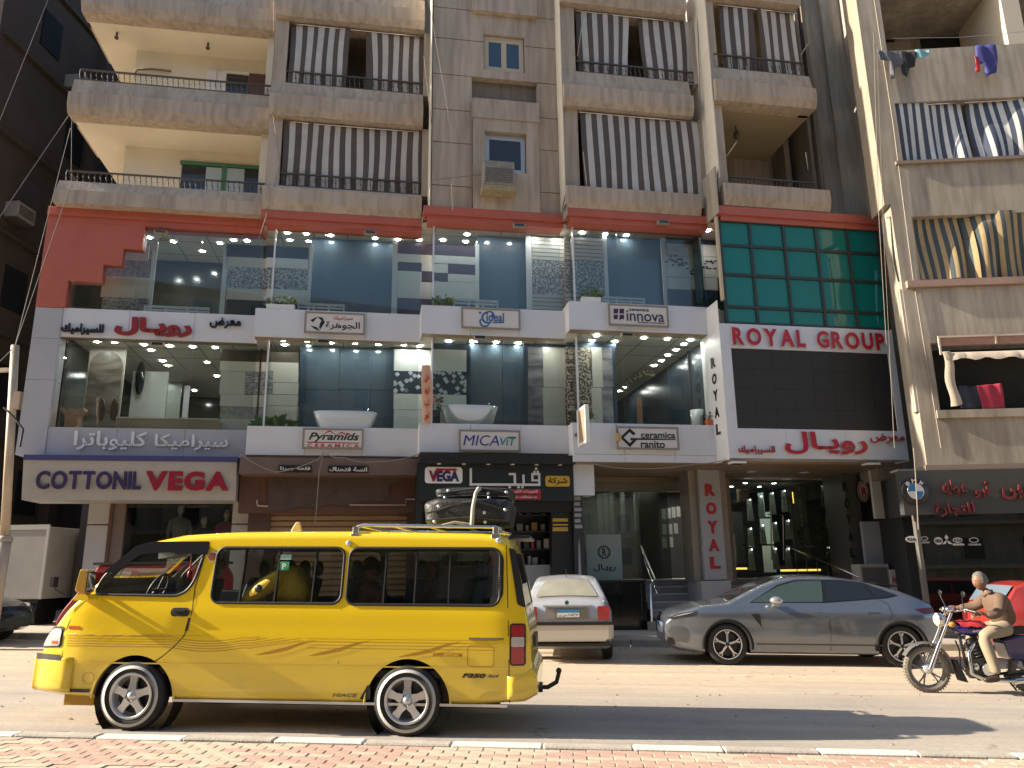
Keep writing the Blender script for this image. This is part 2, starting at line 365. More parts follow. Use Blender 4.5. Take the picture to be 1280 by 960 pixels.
# near kerb and brick pavement
KZ = .13
bed = MB(); bed.add([(-14, -3, gz(-14) + KZ - .03), (14, -3, gz(14) + KZ - .03), (14, 6.53, gz(14) + KZ - .03), (-14, 6.53, gz(-14) + KZ - .03)], [(0, 1, 2, 3)])
near = tag(bed.build('near_pavement', mat('mortar_bed', (.36, .30, .22), .95, noise=.2, scale=6)), kind='structure')
kw = mat('kerb_white', (.66, .62, .54), .8, noise=.18, scale=5, bump=.2); kg = mat('kerb_bare', (.40, .36, .30), .9, noise=.2, scale=5, bump=.3)
kb = bpy.data.objects.new('near_kerb', None); COL.objects.link(kb); tag(kb, kind='structure')
x = -9.0; i = 0
wseq = [0, 1, 0, 1, 0, 1]
while x < 9:
    lw = .70 + .06 * rnd.random()
    m_ = MB(); m_.box(-lw / 2 + .004, lw / 2 - .004, 0, .15, -.12, KZ + .01 + rnd.uniform(-.004, .004))
    o = m_.build('kerb_stone', kw if i % 2 else kg, kb, (x + lw / 2, 6.56, gz(x + lw / 2)), bevel=.012); o.rotation_euler.y = SLOPE
    x += lw; i += 1
bp_ = mat('brick_pink', (.43, .29, .225), .9, noise=.22, scale=7, bump=.2); bc_ = mat('brick_cream', (.46, .39, .29), .9, noise=.25, scale=7, bump=.2)
bme = {}
for k, m_ in (('p', bp_), ('c', bc_)):
    q = MB(); q.box(-.098, .098, -.048, .048, -.03, 0); bme[k] = q.build('brick', m_, data_only=True, bevel=.006)
cells = []
for r_ in range(0, 19):
    yy = 6.51 - r_ * .1
    for c_ in range(-62, 62):
        xx = c_ * .2 + (.1 if r_ % 2 else 0)
        t_ = math.floor((c_ + r_ * 1.5) / 5.0) + math.floor(r_ / 3.0)
        pink = (t_ % 2 == 0) ^ (rnd.random() < .12)
        vis = abs(xx) < .1 + (yy * .68) and yy > 5.45
        cells.append((xx, yy, pink, vis))
n = 0; rest = MB(); restc = MB()
for xx, yy, pink, vis in sorted(cells, key=lambda c: (not c[3], -c[1], abs(c[0]))):
    zz = gz(xx) + KZ + rnd.uniform(-.003, .003)
    if vis and n < 299:
        o = bpy.data.objects.new('brick', bme['p' if pink else 'c']); COL.objects.link(o); o.parent = near; o.location = (xx, yy - .048, zz); o.rotation_euler = (0, SLOPE, rnd.uniform(-.01, .01)); n += 1
    elif yy > 4.6:
        (rest if pink else restc).box(xx - .098, xx + .098, yy - .096, yy, zz - .03, zz)
tag(rest.build('brick_field', bp_, near), kind='stuff'); tag(restc.build('brick_field_cream', bc_, near), kind='stuff')
# far pavement
fp = MB(); fp.add([(-90, 16.35, gz(-90) + .13), (90, 16.35, gz(90) + .13), (90, 60, gz(90) + .13), (-90, 60, gz(-90) + .13)], [(0, 1, 2, 3)])
farp = tag(fp.build('far_pavement', mat('pavement_dust', (.42, .35, .27), .95, noise=.25, scale=1.2, bump=.3)), kind='structure')
fk = bpy.data.objects.new('far_kerb', None); COL.objects.link(fk); tag(fk, kind='structure')
x = -16.0
kst = mat('kerb_far', (.34, .30, .24), .9, noise=.25, scale=3, bump=.3)
while x < 13:
    m_ = MB(); m_.box(-.39, .39, 0, .17, -.1, .14 + rnd.uniform(-.006, .006)); o = m_.build('kerb_stone', kst, fk, (x, 16.2, gz(x)), bevel=.015); o.rotation_euler.y = SLOPE; x += .8
# ================================================================ main building
bld = thing('apartment_building', 'tall tan apartment building with stepped bays, glass showroom floors and red band above the street', 'building', (BO.x, BO.y, 0), TH)
YB = [1.73, 1.15, .41, 0., -.62]; XB = [-13.45, -9.0, -5.07, -1.56, 2.12, 6.52]
def part(name, mb, m, **k): return mb.build(name, m, bld, **k)
# core mass behind everything
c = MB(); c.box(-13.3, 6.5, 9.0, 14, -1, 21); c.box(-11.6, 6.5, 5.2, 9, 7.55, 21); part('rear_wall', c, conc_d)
# slabs and showroom storeys
Z1a, Z1b, Z2a, Z2b, Z3 = 4.14, 4.81, 6.97, 7.68, 9.98
floor_m = mat('showroom_floor', (.35, .34, .32), .25)
for b in range(5):
    y0 = YB[b]; xa, xb = XB[b], XB[b + 1]
    s = MB(); s.box(xa, xb, y0 + .3, 9.0, Z1a + .32, Z1b - .06); part('floor_slab', s, [floor_m])
    s = MB(); s.box(xa, xb, y0 + .3, 5.2 if b not in (0, 3) else 9.0, Z2a + .1, Z2b - .06); part('floor_slab', s, ceil_m)
    s = MB(); s.box(xa, xb, y0 + .28, 5.2, Z3 + .02, Z3 + .2); part('ceiling', s, ceil_m)
# fascia panels per bay, two rows
def fascia(b, z0, z1, m, n, xa=None, xb=None, y=None, dep=.28):
    xa = XB[b] if xa is None else xa; xb = XB[b + 1] if xb is None else xb; y = YB[b] if y is None else y
    wd = (xb - xa) / n
    for i in range(n):
        q = MB(); q.box(xa + i * wd + .004, xa + (i + 1) * wd - .004, y, y + dep, z0, z1); part('fascia_panel', q, m)
    q = MB(); q.box(xa + .02, xb - .02, y + .02, y + dep - .02, z0 - .012, z0 + .05); part('fascia_trim', q, soff_m)
fascia(0, Z1a, Z1b, alu_g, 3); fascia(0, Z2a, Z2b, alu, 3)
for b in (1, 2): fascia(b, Z1a, Z1b, alu, 3); fascia(b, Z2a, Z2b, alu, 3)
fascia(3, 4.08, 4.81, alu, 3); fascia(3, 3.90, 4.072, alu, 3); fascia(3, 7.09, 7.80, alu, 3)
# side cheeks of the steps (facing left, they catch the sun)
for b in (2, 3):
    for z0, z1 in ((Z1a if b == 2 else 3.9, Z1b), (Z2a + (.1 if b == 3 else 0), Z2b + (.1 if b == 3 else 0))):
        q = MB(); q.box(XB[b] - .012, XB[b] + .002, YB[b] + .001, YB[b - 1] + .3, z0, z1); part('fascia_cheek', q, white)
# ground-level soffits
q = MB()
for b, (zz, yb) in enumerate(((4.1, 4), (4.1, 3), (4.1, 3), (3.88, 5.2))): q.box(XB[b] + .01, XB[b + 1] - .01, YB[b] + .05, yb, zz - .0, zz + .03 + .2)
part('soffit', q, soff_m)
# left white pillar with red upper part, stepped red wall
pa, pb = L(22, 533, 1.73)[0] , XB[0] + .02
q = MB(); q.box(-14.05, XB[0], 1.70, 2.1, 4.16, 5.9); part('pillar_panel', q, alu_g)
q = MB(); q.box(-14.05, XB[0], 1.70, 2.1, 5.908, 6.9); part('pillar_panel', q, alu_g)
q = MB(); q.box(-14.05, XB[0], 1.70, 2.1, 6.908, 7.66); part('pillar_panel', q, alu_g)
st = [(57.5, 270), (181, 284), (181, 311), (154, 311), (154, 331), (129, 331), (129, 351), (70, 351), (67.5, 385), (44, 385)]
pl = [L(a, b, 1.68) for a, b in st]
z_ = [10.1, 10.1, pl[2][1], pl[3][1], pl[4][1], pl[5][1], pl[6][1], pl[7][1], 7.67, 7.67]
x_ = [-14.05, pl[1][0], pl[1][0], pl[3][0], pl[3][0], pl[5][0], pl[5][0], -13.42, -13.42, -14.05]
z_[2] = z_[3] = (z_[2] + z_[3]) / 2; z_[4] = z_[5] = (z_[4] + z_[5]) / 2; z_[6] = z_[7] = (z_[6] + z_[7]) / 2
q = MB(); q.prism(list(zip(x_, z_)), 1.68, 1.95); part('stepped_red_wall', q, redp)
# red band along the top of the showroom
for b in range(5):
    xa = XB[b] if b else pl[1][0] - .0; y = YB[b] - .12
    if b == 0: xa = -14.05
    q = MB(); q.box(xa, XB[b + 1] + (0.0 if b < 4 else .05), y, y + .5, Z3 + .02, Z3 + .24)
    q.box(xa + .1, XB[b + 1], y + .06, y + .5, Z3 - .12, Z3 + .02)
    part('red_band', q, redp)

q = MB(); q.box(XB[4] - .03, XB[4], -.8, .05, Z3 + .02, 11.25); part('bay_cheek', q, beige)
q = MB(); q.box(XB[3] - .02, XB[3] + .01, -.16, .35, Z3 + .02, 10.6); part('bay_cheek', q, beige)
# glass sheets
GL = {0: 1.78, 1: 1.42, 2: .70, 3: .27}
def sheets(b, z0, z1, n, xa, xb):
    wd = (xb - xa) / n
    for i in range(n):
        q = MB(); q.box(xa + i * wd + .006, xa + (i + 1) * wd - .006, GL[b], GL[b] + .012, z0, z1); part('glass_sheet', q, glz)
XG = {}
for b, (l, r_) in enumerate(((0, 0), (.32, 0), (.28, 0), (.22, 0))): XG[b] = (XB[b] + l, XB[b + 1] - r_)
for b in range(4):
    sheets(b, Z1b + .002, Z2a - .01 if b < 3 else 7.08, 3, *XG[b]); sheets(b, Z2b + .002 if b < 3 else 7.802, Z3 - .1, 3, *XG[b])
    if b:
        for z0, z1 in ((Z1b, Z2a), (Z2b, Z3)):
            q = MB(); q.box(XG[b][0] - .02, XG[b][0] + .02, GL[b] - .02, GL[b] + .02, z0, z1); part('glass_corner_post', q, alu)
            q = MB(); q.box(XG[b][0] - .006, XG[b][0] + .006, GL[b] + .02, GL[b - 1] + .3, z0, z1); part('glass_return', q, glz)
# ceiling joint grid
q = MB()
for b in range(5):
    for zz in (Z2a + .096, Z3 + .016) if b < 4 else ():
        xx = XB[b] + .35
        while xx < XB[b + 1]:
            q.box(xx - .012, xx + .012, YB[b] + .3, 5, zz, zz + .01); xx += .85
        for yy in (YB[b] + 1.1, YB[b] + 2.0): q.box(XB[b] + .01, XB[b + 1] - .01, yy - .012, yy + .012, zz + .0005, zz + .0105)
part('ceiling_joint', q, mat('joint', (.2, .19, .16), .8))
# back boards of the showrooms
def board(px0, px1, py0, py1, yl, m, name='display_board', t=.05):
    x0, x1, z0, z1 = BX(px0, px1, py0, py1, yl); q = MB(); q.box(x0, x1, yl, yl + t, z0, z1); return part(name, q, m)
def boards(yl, lst, name='display_board', t=.05):
    for px0, px1, py0, py1, m in lst: board(px0, px1, py0, py1, yl, m, name, t)
cr_t = mat('cream_tile', (.55, .52, .45), .25, noise=.05, scale=3); wh_t = mat('white_tile', (.62, .63, .60), .2, noise=.04, scale=3)
pur = mat('purple_tile', (.10, .08, .115), .25); navy = mat('navy_tile', (.05, .06, .09), .25); frw = mat('white_frame', (.6, .62, .64), .35)
gmos = pattern('grey_mosaic', 'brick', (.10, .10, .10), (.45, .44, .42), 7, 10, c3=(.2, .2, .2))
bmos = pattern('brown_mosaic', 'brick', (.10, .08, .05), (.38, .30, .2), 7, 10, c3=(.15, .12, .1))
fmos = pattern('floral_mosaic', 'leaf', (.13, .14, .15), (.42, .42, .42), 26, 26, thr=.42)
leaf = pattern('leaf_tile', 'leaf', (.48, .51, .53), (.03, .045, .065), 7.5, 7.5, thr=.33)
marb = pattern('marble_tile', 'marble', (.10, .10, .12), (.34, .32, .33), 1.2, 4)
kmos = pattern('brown_chip_mosaic', 'leaf', (.06, .045, .03), (.42, .36, .28), 20, 20, thr=.42)
slat = mat('slat_tile', (.42, .42, .40), .35)
def slats(px0, px1, py0, py1, yl, n):
    x0, x1, z0, z1 = BX(px0, px1, py0, py1, yl); h = (z1 - z0) / n
    for i in range(n):
        q = MB(); q.box(x0, x1, yl, yl + .05, z0 + i * h + .018, z0 + (i + 1) * h); part('slat', q, slat)
    q = MB(); q.box(x0, x1, yl + .02, yl + .06, z0, z1); part('slat_backing', q, dark)
# top floor
y = 2.35
q = MB(); q.box(-13.4, XB[1], 4.2, 4.3, Z2b, Z3); part('partition', q, grey_d)
boards(y, [(127, 186, 304, 325, cr_t), (127, 186, 325, 346, bmos), (127, 186, 346, 372, cr_t), (127, 186, 372, 389, gmos), (187, 193, 302, 391, frw),
           (277, 283, 303, 396, frw), (283, 335, 306, 322, mat('dark_tile', (.05, .05, .05), .3)), (283, 335, 322, 334, cr_t), (283, 335, 334, 361, fmos),
           (283, 335, 361, 375, cr_t), (283, 335, 375, 396, mat('dark_tile', (.05,) * 3))])
board(70, 127, 351, 388, 3.0, grey_d)
def gap_board(b, px0, px1, py0, py1, m=None): board(px0, px1, py0, py1, YB[b] + .95, m or blue_d, 'dark_partition')
y = 1.85
boards(y, [(333, 385, 308, 323, navy), (333, 385, 323, 335, wh_t), (333, 385, 335, 362, fmos), (333, 385, 362, 378, wh_t), (333, 385, 378, 396, navy), (385, 389, 306, 398, frw)])
gap_board(1, 387, 492, 298, 400)
boards(y, [(490, 497, 301, 398, frw), (497, 542, 304, 318, pur), (497, 542, 318, 328, wh_t), (497, 527, 328, 339, pur), (527, 542, 328, 339, wh_t), (497, 527, 339, 352, wh_t), (527, 542, 339, 352, pur),
           (497, 542, 352, 373, wh_t), (497, 542, 373, 398, pur)])
y = 1.15
boards(y, [(541, 594, 307, 320, pur), (541, 594, 320, 330, wh_t), (560, 594, 330, 343, pur), (541, 560, 330, 341, wh_t), (541, 560, 341, 352, pur), (560, 594, 343, 352, wh_t),
           (541, 594, 352, 374, wh_t), (541, 594, 374, 392, pur), (594, 599, 305, 392, frw)])
gap_board(2, 597, 660, 296, 392)
board(658, 665, 294, 386, y, frw); slats(665, 706, 297, 326, y, 6); board(665, 706, 326, 368, y, fmos); slats(665, 706, 368, 388, y, 4)
y = .80
slats(706, 755, 297, 326, y, 6); board(706, 755, 326, 368, y, fmos); slats(706, 755, 368, 388, y, 4); board(755, 760, 292, 388, y, frw)
gap_board(3, 758, 832, 288, 388)
boards(y, [(828, 834, 288, 382, frw), (834, 897, 290, 305, navy), (834, 864, 305, 320, wh_t), (864.5, 897, 305, 320, wh_t), (834, 864, 320.6, 346, wh_t), (864.5, 897, 320.6, 346, wh_t),
           (834, 864, 346.6, 362, wh_t), (864.5, 897, 346.6, 362, wh_t), (834, 897, 362, 388, navy)])
rv = random.Random(3)
q = MB()
for cx, cy in ((842, 324), (866, 339), (887, 331), (850, 330)):
    for k in range(16):
        ax, az = L(cx + rv.uniform(-9, 9), cy + rv.uniform(-5, 5), y); q.prism([(ax - .05, az), (ax, az - .02), (ax + .06, az + .01), (ax, az + .03)], y - .004, y - .001)
part('flower_print', q, mat('ink', (.04, .045, .05), .4))
# lower showroom floor
y = 2.5
q = MB(); q.box(-13.4, XB[1], 8.6, 8.7, Z1b, Z2a + .1); part('partition', q, grey_d)
q = MB(); q.box(XB[1] - .05, XB[1], 2.6, 8.6, Z1b, Z2a + .1); part('partition', q, grey_d)
q = MB(); q.box(-13.45, -13.40, 2.2, 8.6, Z1b, Z2a + .1); part('partition', q, grey_d)
boards(2.6, [(275, 335, 438, 452, mat('brown_tile', (.07, .055, .04), .3)), (275, 335, 452, 464, cr_t), (275, 306, 464, 493, cr_t), (306, 335, 464, 493, gmos), (275, 335, 493.5, 508, cr_t), (275, 335, 508.5, 524, pattern('grey_stone', 'marble', (.2, .2, .19), (.36, .35, .33), 6, 6)), (275, 335, 524, 538, cr_t)])
board(107, 153, 431, 536, 2.9, mat('sand_board', (.46, .42, .36), .4)); 
x0, x1, z0, z1 = BX(109, 150, 439, 536, 2.88); xm = (x0 + x1) / 2; r_ = (x1 - x0) / 2
pts = [(x0, z0), (x1, z0)] + [(xm + r_ * math.cos(a * math.pi / 12), z1 - r_ + r_ * math.sin(a * math.pi / 12)) for a in range(0, 13)]
q = MB(); q.prism(pts, 2.85, 2.89); part('arched_poster', q, pattern('sepia_print', 'marble', (.07, .055, .04), (.22, .19, .15), 1, 3))
for px in (127, 143):
    x0, x1, z0, z1 = BX(px - 5, px + 5, 498, 526, 2.84); q = MB(); q.lathe([(.001, 0), (1, 0), (1, -.02), (.8, -.03), (.001, -.03)], n=24)
    q.v = [((x0 + x1) / 2 + v[0] * (x1 - x0) / 2, 2.845 + v[1], (z0 + z1) / 2 + v[2] * (z1 - z0) / 2) for v in q.v]; part('oval_mirror', q, mat('bronze_mirror', (.1, .07, .05), .15, metal=.6))
x0, x1, z0, z1 = BX(172, 179, 452, 490, 3.4)
q = MB(); q.box(x0 - .3, x1 + .45, 4.0, 4.06, Z1b, 6.75); part('display_wall', q, mat('pearl_tile', (.5, .52, .5), .2))
board(203, 226, 472, 522, 6.5, mat('pale_print', (.42, .46, .42), .3), 'tile_panel'); board(229, 236, 482, 522, 6.0, alu, 'column')
q = MB(); q.lathe([(.001, 0), (1, 0), (1, -.03), (.001, -.03)], n=28); x0, x1, z0, z1 = BX(170, 181, 452, 494, 3.9)
q.v = [((x0 + x1) / 2 + v[0] * (x1 - x0) / 2, 3.9 + v[1], (z0 + z1) / 2 + v[2] * (z1 - z0) / 2) for v in q.v]; part('oval_mirror', q, win_g)
# bays 2 and 3 lower
y = 2.0
q = MB()
boards(y, [(333, 373, 440, 453, mat('brown_tile', (.07, .055, .04))), (333, 373, 453, 464, cr_t), (341, 373, 464, 478, cr_t), (341, 373, 478.6, 493, cr_t), (333, 341, 464, 493, gmos), (333, 373, 493.6, 507, cr_t), (333, 373, 507.6, 540, cr_t)])
bl = mat('blue_frame', (.035, .055, .085), .3)
boards(y, [(373, 381, 434, 540, bl)]); gap_board(1, 379, 424.4, 430, 487, blue_d); gap_board(1, 425, 492, 430, 487, blue_d); gap_board(1, 379, 424.4, 487.6, 540, blue_d); gap_board(1, 425, 492, 487.6, 540, blue_d)
boards(y, [(487, 545, 430, 437, bl), (487, 492, 437, 540, bl), (492, 545, 437, 464, wh_t), (492, 545, 464, 492, leaf), (492, 545, 492.5, 512, wh_t), (492, 545, 512.5, 540, wh_t)])
y = 1.25
boards(y, [(541, 583, 437, 464, wh_t), (541, 583, 464, 493, leaf), (541, 583, 493.5, 512, wh_t), (541, 583, 512.5, 540, wh_t), (541, 588, 430, 437, bl), (583, 588, 437, 540, bl)])
gap_board(2, 587, 628, 430, 540); gap_board(2, 628.6, 659, 430, 540)
boards(y, [(655, 709, 427, 434, bl), (655, 660, 434, 540, bl), (660, 679, 434, 458, marb), (660, 679, 458.6, 483, marb), (660, 679, 483.6, 508, marb), (660, 679, 508.6, 540, marb), (679, 707, 434, 484, cr_t), (679, 707, 484.6, 540, cr_t), (707, 712, 434, 540, kmos)])
y = .85
boards(y, [(709, 770, 429, 434, bl), (709, 740, 434, 540, kmos), (740, 753, 434, 484, cr_t), (740, 753, 484.6, 540, cr_t), (753, 767, 434, 484, marb), (753, 767, 484.6, 540, marb), (767, 771, 434, 540, bl)])
# deep part of bay 4, lower
q = MB(); q.box(XB[3], XB[4] - .02, 8.6, 8.7, Z1b, Z2a + .1); q.box(XB[4] - .07, XB[4] - .02, .35, 8.6, Z1b, Z2a + .12); part('partition', q, mat('slate_wall', (.04, .055, .07), .25))
board(835, 866, 455, 505, 4.2, wh_t, 'tile_panel'); board(769, 771, 495, 530, 2.4, mat('brass', (.45, .33, .16), .3, metal=.8), 'slim_post'); board(796, 803, 496, 532, 3.2, mat('walnut', (.14, .07, .03), .4), 'wood_panel')
q = MB(); pts = [L(850 + 17 * math.cos(a), 495 - 38 * math.sin(a), 3.6) for a in [math.pi - i * .14 for i in range(0, 13)]]
q.tube([(p[0], 3.6, p[1]) for p in pts], .03, 6); part('arched_frame', q, mat('dark_bronze', (.06, .045, .03), .4))
q = MB()
for k in range(26):
    t = k / 25; ax, az = L(772 + 45 * t, 495 - 28 * math.sin(t * 2.0) + rv.uniform(-3, 3), 3.4); q.ball((ax, 3.4 + rv.uniform(-.1, .1), az), .05, .05, .04, 6, 4)
part('ceiling_garland', q, mat('dry_leaf', (.16, .12, .06), .6))
# end walls between showroom bays
q = MB(); q.box(-13.44, -13.40, 2.1, 5, Z2b, Z3); part('partition', q, grey_d)
q = MB(); q.box(XB[4] - .06, XB[4] - .02, .35, 5.2, 7.8, Z3); part('partition', q, blue_d)
q = MB(); q.box(-9.0, 6.4, 5.0, 5.2, Z1b, Z3); 
q = MB(); q.box(-9.0, -1.3, 5.0, 5.1, Z1b, Z2a + .1); q.box(-9.0, 6.5, 5.0, 5.1, Z2b - .06, Z3); part('partition', q, grey_d)
# low aluminium rails behind the upper glass
for (px0, px1, py, b) in ((180, 262, 381, 0), (372, 431, 378, 1), (567, 623, 373, 2), (753, 806, 370, 3)):
    yl = GL[b] + .12; x0, z0 = L(px0, py, yl); x1, _ = L(px1, py, yl)
    q = MB(); q.box(x0, x1, yl, yl + .05, z0 - .05, z0); q.box(x0, x1, yl, yl + .04, z0 - .13, z0 - .09)
    nn = 4
    for i in range(nn): xx = x0 + (x1 - x0 - .04) * i / (nn - 1); q.box(xx, xx + .04, yl + .005, yl + .045, Z2b + (0 if b < 3 else .1), z0 - .05)
    part('inner_rail', q, alu)
# ---------------------------------------------------------------- downlights
dl = MB(); dl.lathe([(.001, 0), (.062, 0)], axis='z', n=12, mi=0); dl.lathe([(.062, .0), (.085, -.006), (.09, .01)], axis='z', n=12, mi=1)
dlm = dl.build('downlight', [lamp, alu], data_only=True)
dl2 = MB(); dl2.lathe([(.001, 0), (.10, 0)], axis='z', n=14, mi=0); dl2.lathe([(.10, .0), (.125, -.008), (.13, .01)], axis='z', n=14, mi=1)
dlm2 = dl2.build('downlight', [mat('lens_off', (.75, .74, .7), .3), alu], data_only=True)
TOP = [(187, 297), (217, 302), (253, 314), (275, 304), (292, 300), (309, 301), (202, 330), (359, 291), (383, 292), (413, 294), (469, 297.5), (497, 299), (524, 300), (362, 300), (386, 301.5), (444, 315),
       (557, 283), (586, 285), (614, 287), (554, 300), (584, 293), (582, 302), (643, 289), (671, 290), (697, 292), (733, 281), (762, 282.5), (728, 291), (756, 292.5), (783, 294), (775, 304), (819, 286), (847, 287), (867, 287), (885, 288)]
LOW = [(89, 428), (98.6, 435), (108, 442), (68, 440.6), (79, 447), (89, 453), (121, 427), (143, 428), (180, 431), (212, 432.5), (241, 433.6), (269, 434.5), (189, 438), (203, 451), (210, 457), (202, 472), (259, 453),
       (271, 470), (243, 488), (233, 500), (256, 501), (354, 425.5), (356, 431), (384, 426.5), (386, 432.5), (414, 428.5), (444, 429), (473, 430.5), (505, 431), (524, 432.5), (447, 449), (561, 426.5), (591, 427), (620, 428),
       (560, 433), (589, 434), (607, 455), (648, 429), (689, 426), (746, 419.5), (740, 426), (769, 427), (805, 422.5), (834, 424), (863, 425), (855, 430.5), (845, 437.5), (835, 444), (827, 451), (818, 457), (843, 457.5), (781, 484), (775, 489), (826, 485)]
ymax = lambda x, top: 4.15 if top and x < -9 else 8.4 if (not top and (x < -9 or x > -.9)) else 4.9
for pts, zc, top in ((TOP, Z3 + .012, True), (LOW, Z2a + .09, False)):
    for px, py in pts:
        lx, ly = LZ(px, py, zc)
        if ly > ymax(lx, top): continue
        o = put('downlight', dlm, bld, (lx, ly, zc - .006))
for px, py in ((757, 599), (797, 601), (846, 603), (752, 607), (795, 608), (838, 608)): lx, ly = LZ(px, py, 3.87); put('downlight', dlm2, bld, (lx, ly, 3.872))
for px, py in ((936, 598), (984, 599), (1030, 600), (940, 590), (1005, 591)): lx, ly = LZ(px, py, 3.87); put('downlight', dlm2, bld, (lx, min(ly, 3), 3.872))
# ---------------------------------------------------------------- green glazed box and the screen frame of the last bay
y = -.62; x0, x1 = XB[4] + .06, 6.50; z0, z1 = 7.2, Z3 - .1
xs = [x0 + (x1 - x0) * t for t in (0, .185, .395, .60, .80, 1.0)]; zs = [z0, 7.62, 8.45, 9.22, z1]
for i in range(5):
    for j in range(4):
        q = MB(); q.box(xs[i] + .03, xs[i + 1] - .03, y + .03, y + .045, zs[j] + .03, zs[j + 1] - .03); part('green_pane', q, glz_green)
q = MB()
for i, xx in enumerate(xs): q.box(xx - .035, xx + .035, y - .01, y + .06, z0, z1)
part('mullion', q, mat('mullion_dark', (.03, .035, .03), .4))
q = MB()
for zz in zs: q.box(x0, x1, y - .005, y + .055, zz - .035, zz + .035)
part('transom', q, mat('mullion_dark', (.03, .035, .03)))
q = MB(); q.box(x0, x1, 1.4, 1.5, z0, Z3); q.box(x1 - .02, x1 + .02, y + .08, 1.4, z0, Z3); part('partition', q, mat('teal_wall', (.05, .12, .11), .5))
q = MB(); q.box(XB[4] - .02, XB[4] + .03, y - .02, y + .1, Z2b + .1, Z3); part('corner_post', q, mat('post_tan', (.5, .42, .3), .5))
# screen surround
ya = -.66
fr_x0, fr_x1, f_z0, f_z1 = 1.95, 6.50, 3.93, 7.17
sx0, sx1, sz0, sz1 = 2.20, 6.33, 4.63, 6.56
q = MB(); q.box(fr_x0, sx0, ya, ya + .5, sz0, sz1); part('surround_panel', q, alu)
q = MB(); q.box(sx1, fr_x1, ya, ya + .5, sz0, sz1); part('surround_panel', q, alu)
q = MB(); q.box(fr_x0, fr_x1, ya, ya + .5, sz1 + .004, f_z1); part('surround_panel', q, alu)
for a, b in ((fr_x0, 3.4), (3.404, 4.9), (4.904, fr_x1)):
    q = MB(); q.box(a, b, ya, ya + .5, f_z0, sz0 - .004); part('surround_panel', q, alu)
q = MB(); q.box(fr_x0 - .012, fr_x0, ya, .45, 3.9, 7.75); part('surround_cheek', q, white)
q = MB(); q.box(fr_x1, fr_x1 + .012, ya, 2, 3.9, 7.2); part('surround_cheek', q, alu)
q = MB(); q.box(XB[4] - .04, 6.5, ya + .5, 5, 3.88, 4.1); part('soffit', q, soff_m)
q = MB(); q.box(fr_x0 + .05, fr_x1, 1.42, 1.5, 4.1, 7.2); part('partition', q, dark)

# the row of buildings across the street, behind the viewer: seen only in the glass and the paint
ob = thing('opposite_building', 'long plain tan building facing the shops across the street', 'building', (0, -24, 0)); q = MB(); q.box(-60, 60, -10, 0, -3, 23); q.build('wall', beige, ob)
wo_ = MB(); wo_.box(-.7, .7, 0, .06, -.75, .75); wod = wo_.build('window', win_g, data_only=True)
for i in range(-11, 12):
    for j in range(7): put('window', wod, ob, (i * 4.2, 0, 2.6 + j * 3.1))
for j in range(5): q = MB(); q.box(-60, 60, 0, .9, 1.2 + j * 3.1, 1.45 + j * 3.1); q.build('balcony_slab', conc, ob)
# ================================================================ flats above
FL = 2.95                                     # storey height
def parapet(b, zt, zb, xa, xb, yl, ends=0.):
    """stepped balcony front: zt opening bottom, zb slab underside"""
    m = zb + .58
    prof = [(yl, zt), (yl - .10, m + .04), (yl - .10, m), (yl - .24, m - .03), (yl - .24, zb + .2), (yl - .14, zb), (yl + .5, zb), (yl + .5, zt)]
    q = MB(); q.prism(prof, xa, xb, axis='x'); part('parapet', q, conc, recalc=True)
def railing(xa, xb, yl, z0, z1, n, ret=0.):
    q = MB(); q.box(xa, xb, yl + .03, yl + .08, z1 - .035, z1); q.box(xa, xb, yl + .04, yl + .07, z0 + .03, z0 + .05)
    for i in range(n + 1):
        x = xa + (xb - xa) * i / n; h = z1 - z0
        q.tube([(x, yl + .055, z0), (x + .012, yl + .055, z0 + h * .3), (x - .012, yl + .055, z0 + h * .6), (x, yl + .055, z1)], .011, 4)
        q.ball((x, yl + .055, z0 + h * .5), .024, nu=5, nv=3)
    return part('railing', q, iron)
# bay 1: open balconies with cream walls
WX, WY = LZ(169, 65, 15.5); WX2, WY2 = LZ(160, 181, 12.74); WY = (WY + WY2) / 2; WX = (WX + WX2) / 2
for k in range(3):
    zt = 10.87 + k * FL - (.1 if k else 0); zb = zt - (1.05 if k else .67)
    if k == 0:
        q = MB(); q.prism([(1.53, zt), (1.40, zt - .30), (1.33, zt - .33), (1.33, zt - .67), (2.2, zt - .67), (2.2, zt)], -13.85, XB[1], axis='x'); part('parapet', q, conc, recalc=True)
    else: parapet(0, zt, zb, -13.85, XB[1], 1.60)
    q = MB(); q.box(-13.85, -13.6, 1.9, 3.6, zb, zt); part('parapet_side', q, conc)
    q = MB(); q.box(-13.8, XB[1] - .02, 1.85, 5.3, zb - .006, zb + .14); part('balcony_ceiling', q, cream)
    railing(-13.75, XB[1] - .02, 1.58, zt, zt + .34, 36)
    q = MB(); q.box(-13.73, -13.70, 1.62, 3.5, zt + .31, zt + .34); 
    for i in range(9): q.box(-13.72, -13.70, 1.75 + i * .2, 1.77 + i * .2, zt, zt + .32)
    part('side_railing', q, iron)
    q = MB(); q.box(WX, XB[1], WY, WY + .2, zb + .1, zb + FL + .2); part('balcony_wall', q, cream)
    q = MB(); q.box(XB[1] - .25, XB[1] - .02, 1.75, WY, zt - .1, zb + FL + .05); part('party_wall', q, cream)
    q = MB(); q.box(WX, WX + .15, WY + .2, 5.3, zb + .1, zb + FL + .2); q.box(-11.7, -9, 3.7, 5.3, zb, zb + .1); part('recess_wall', q, conc_d)
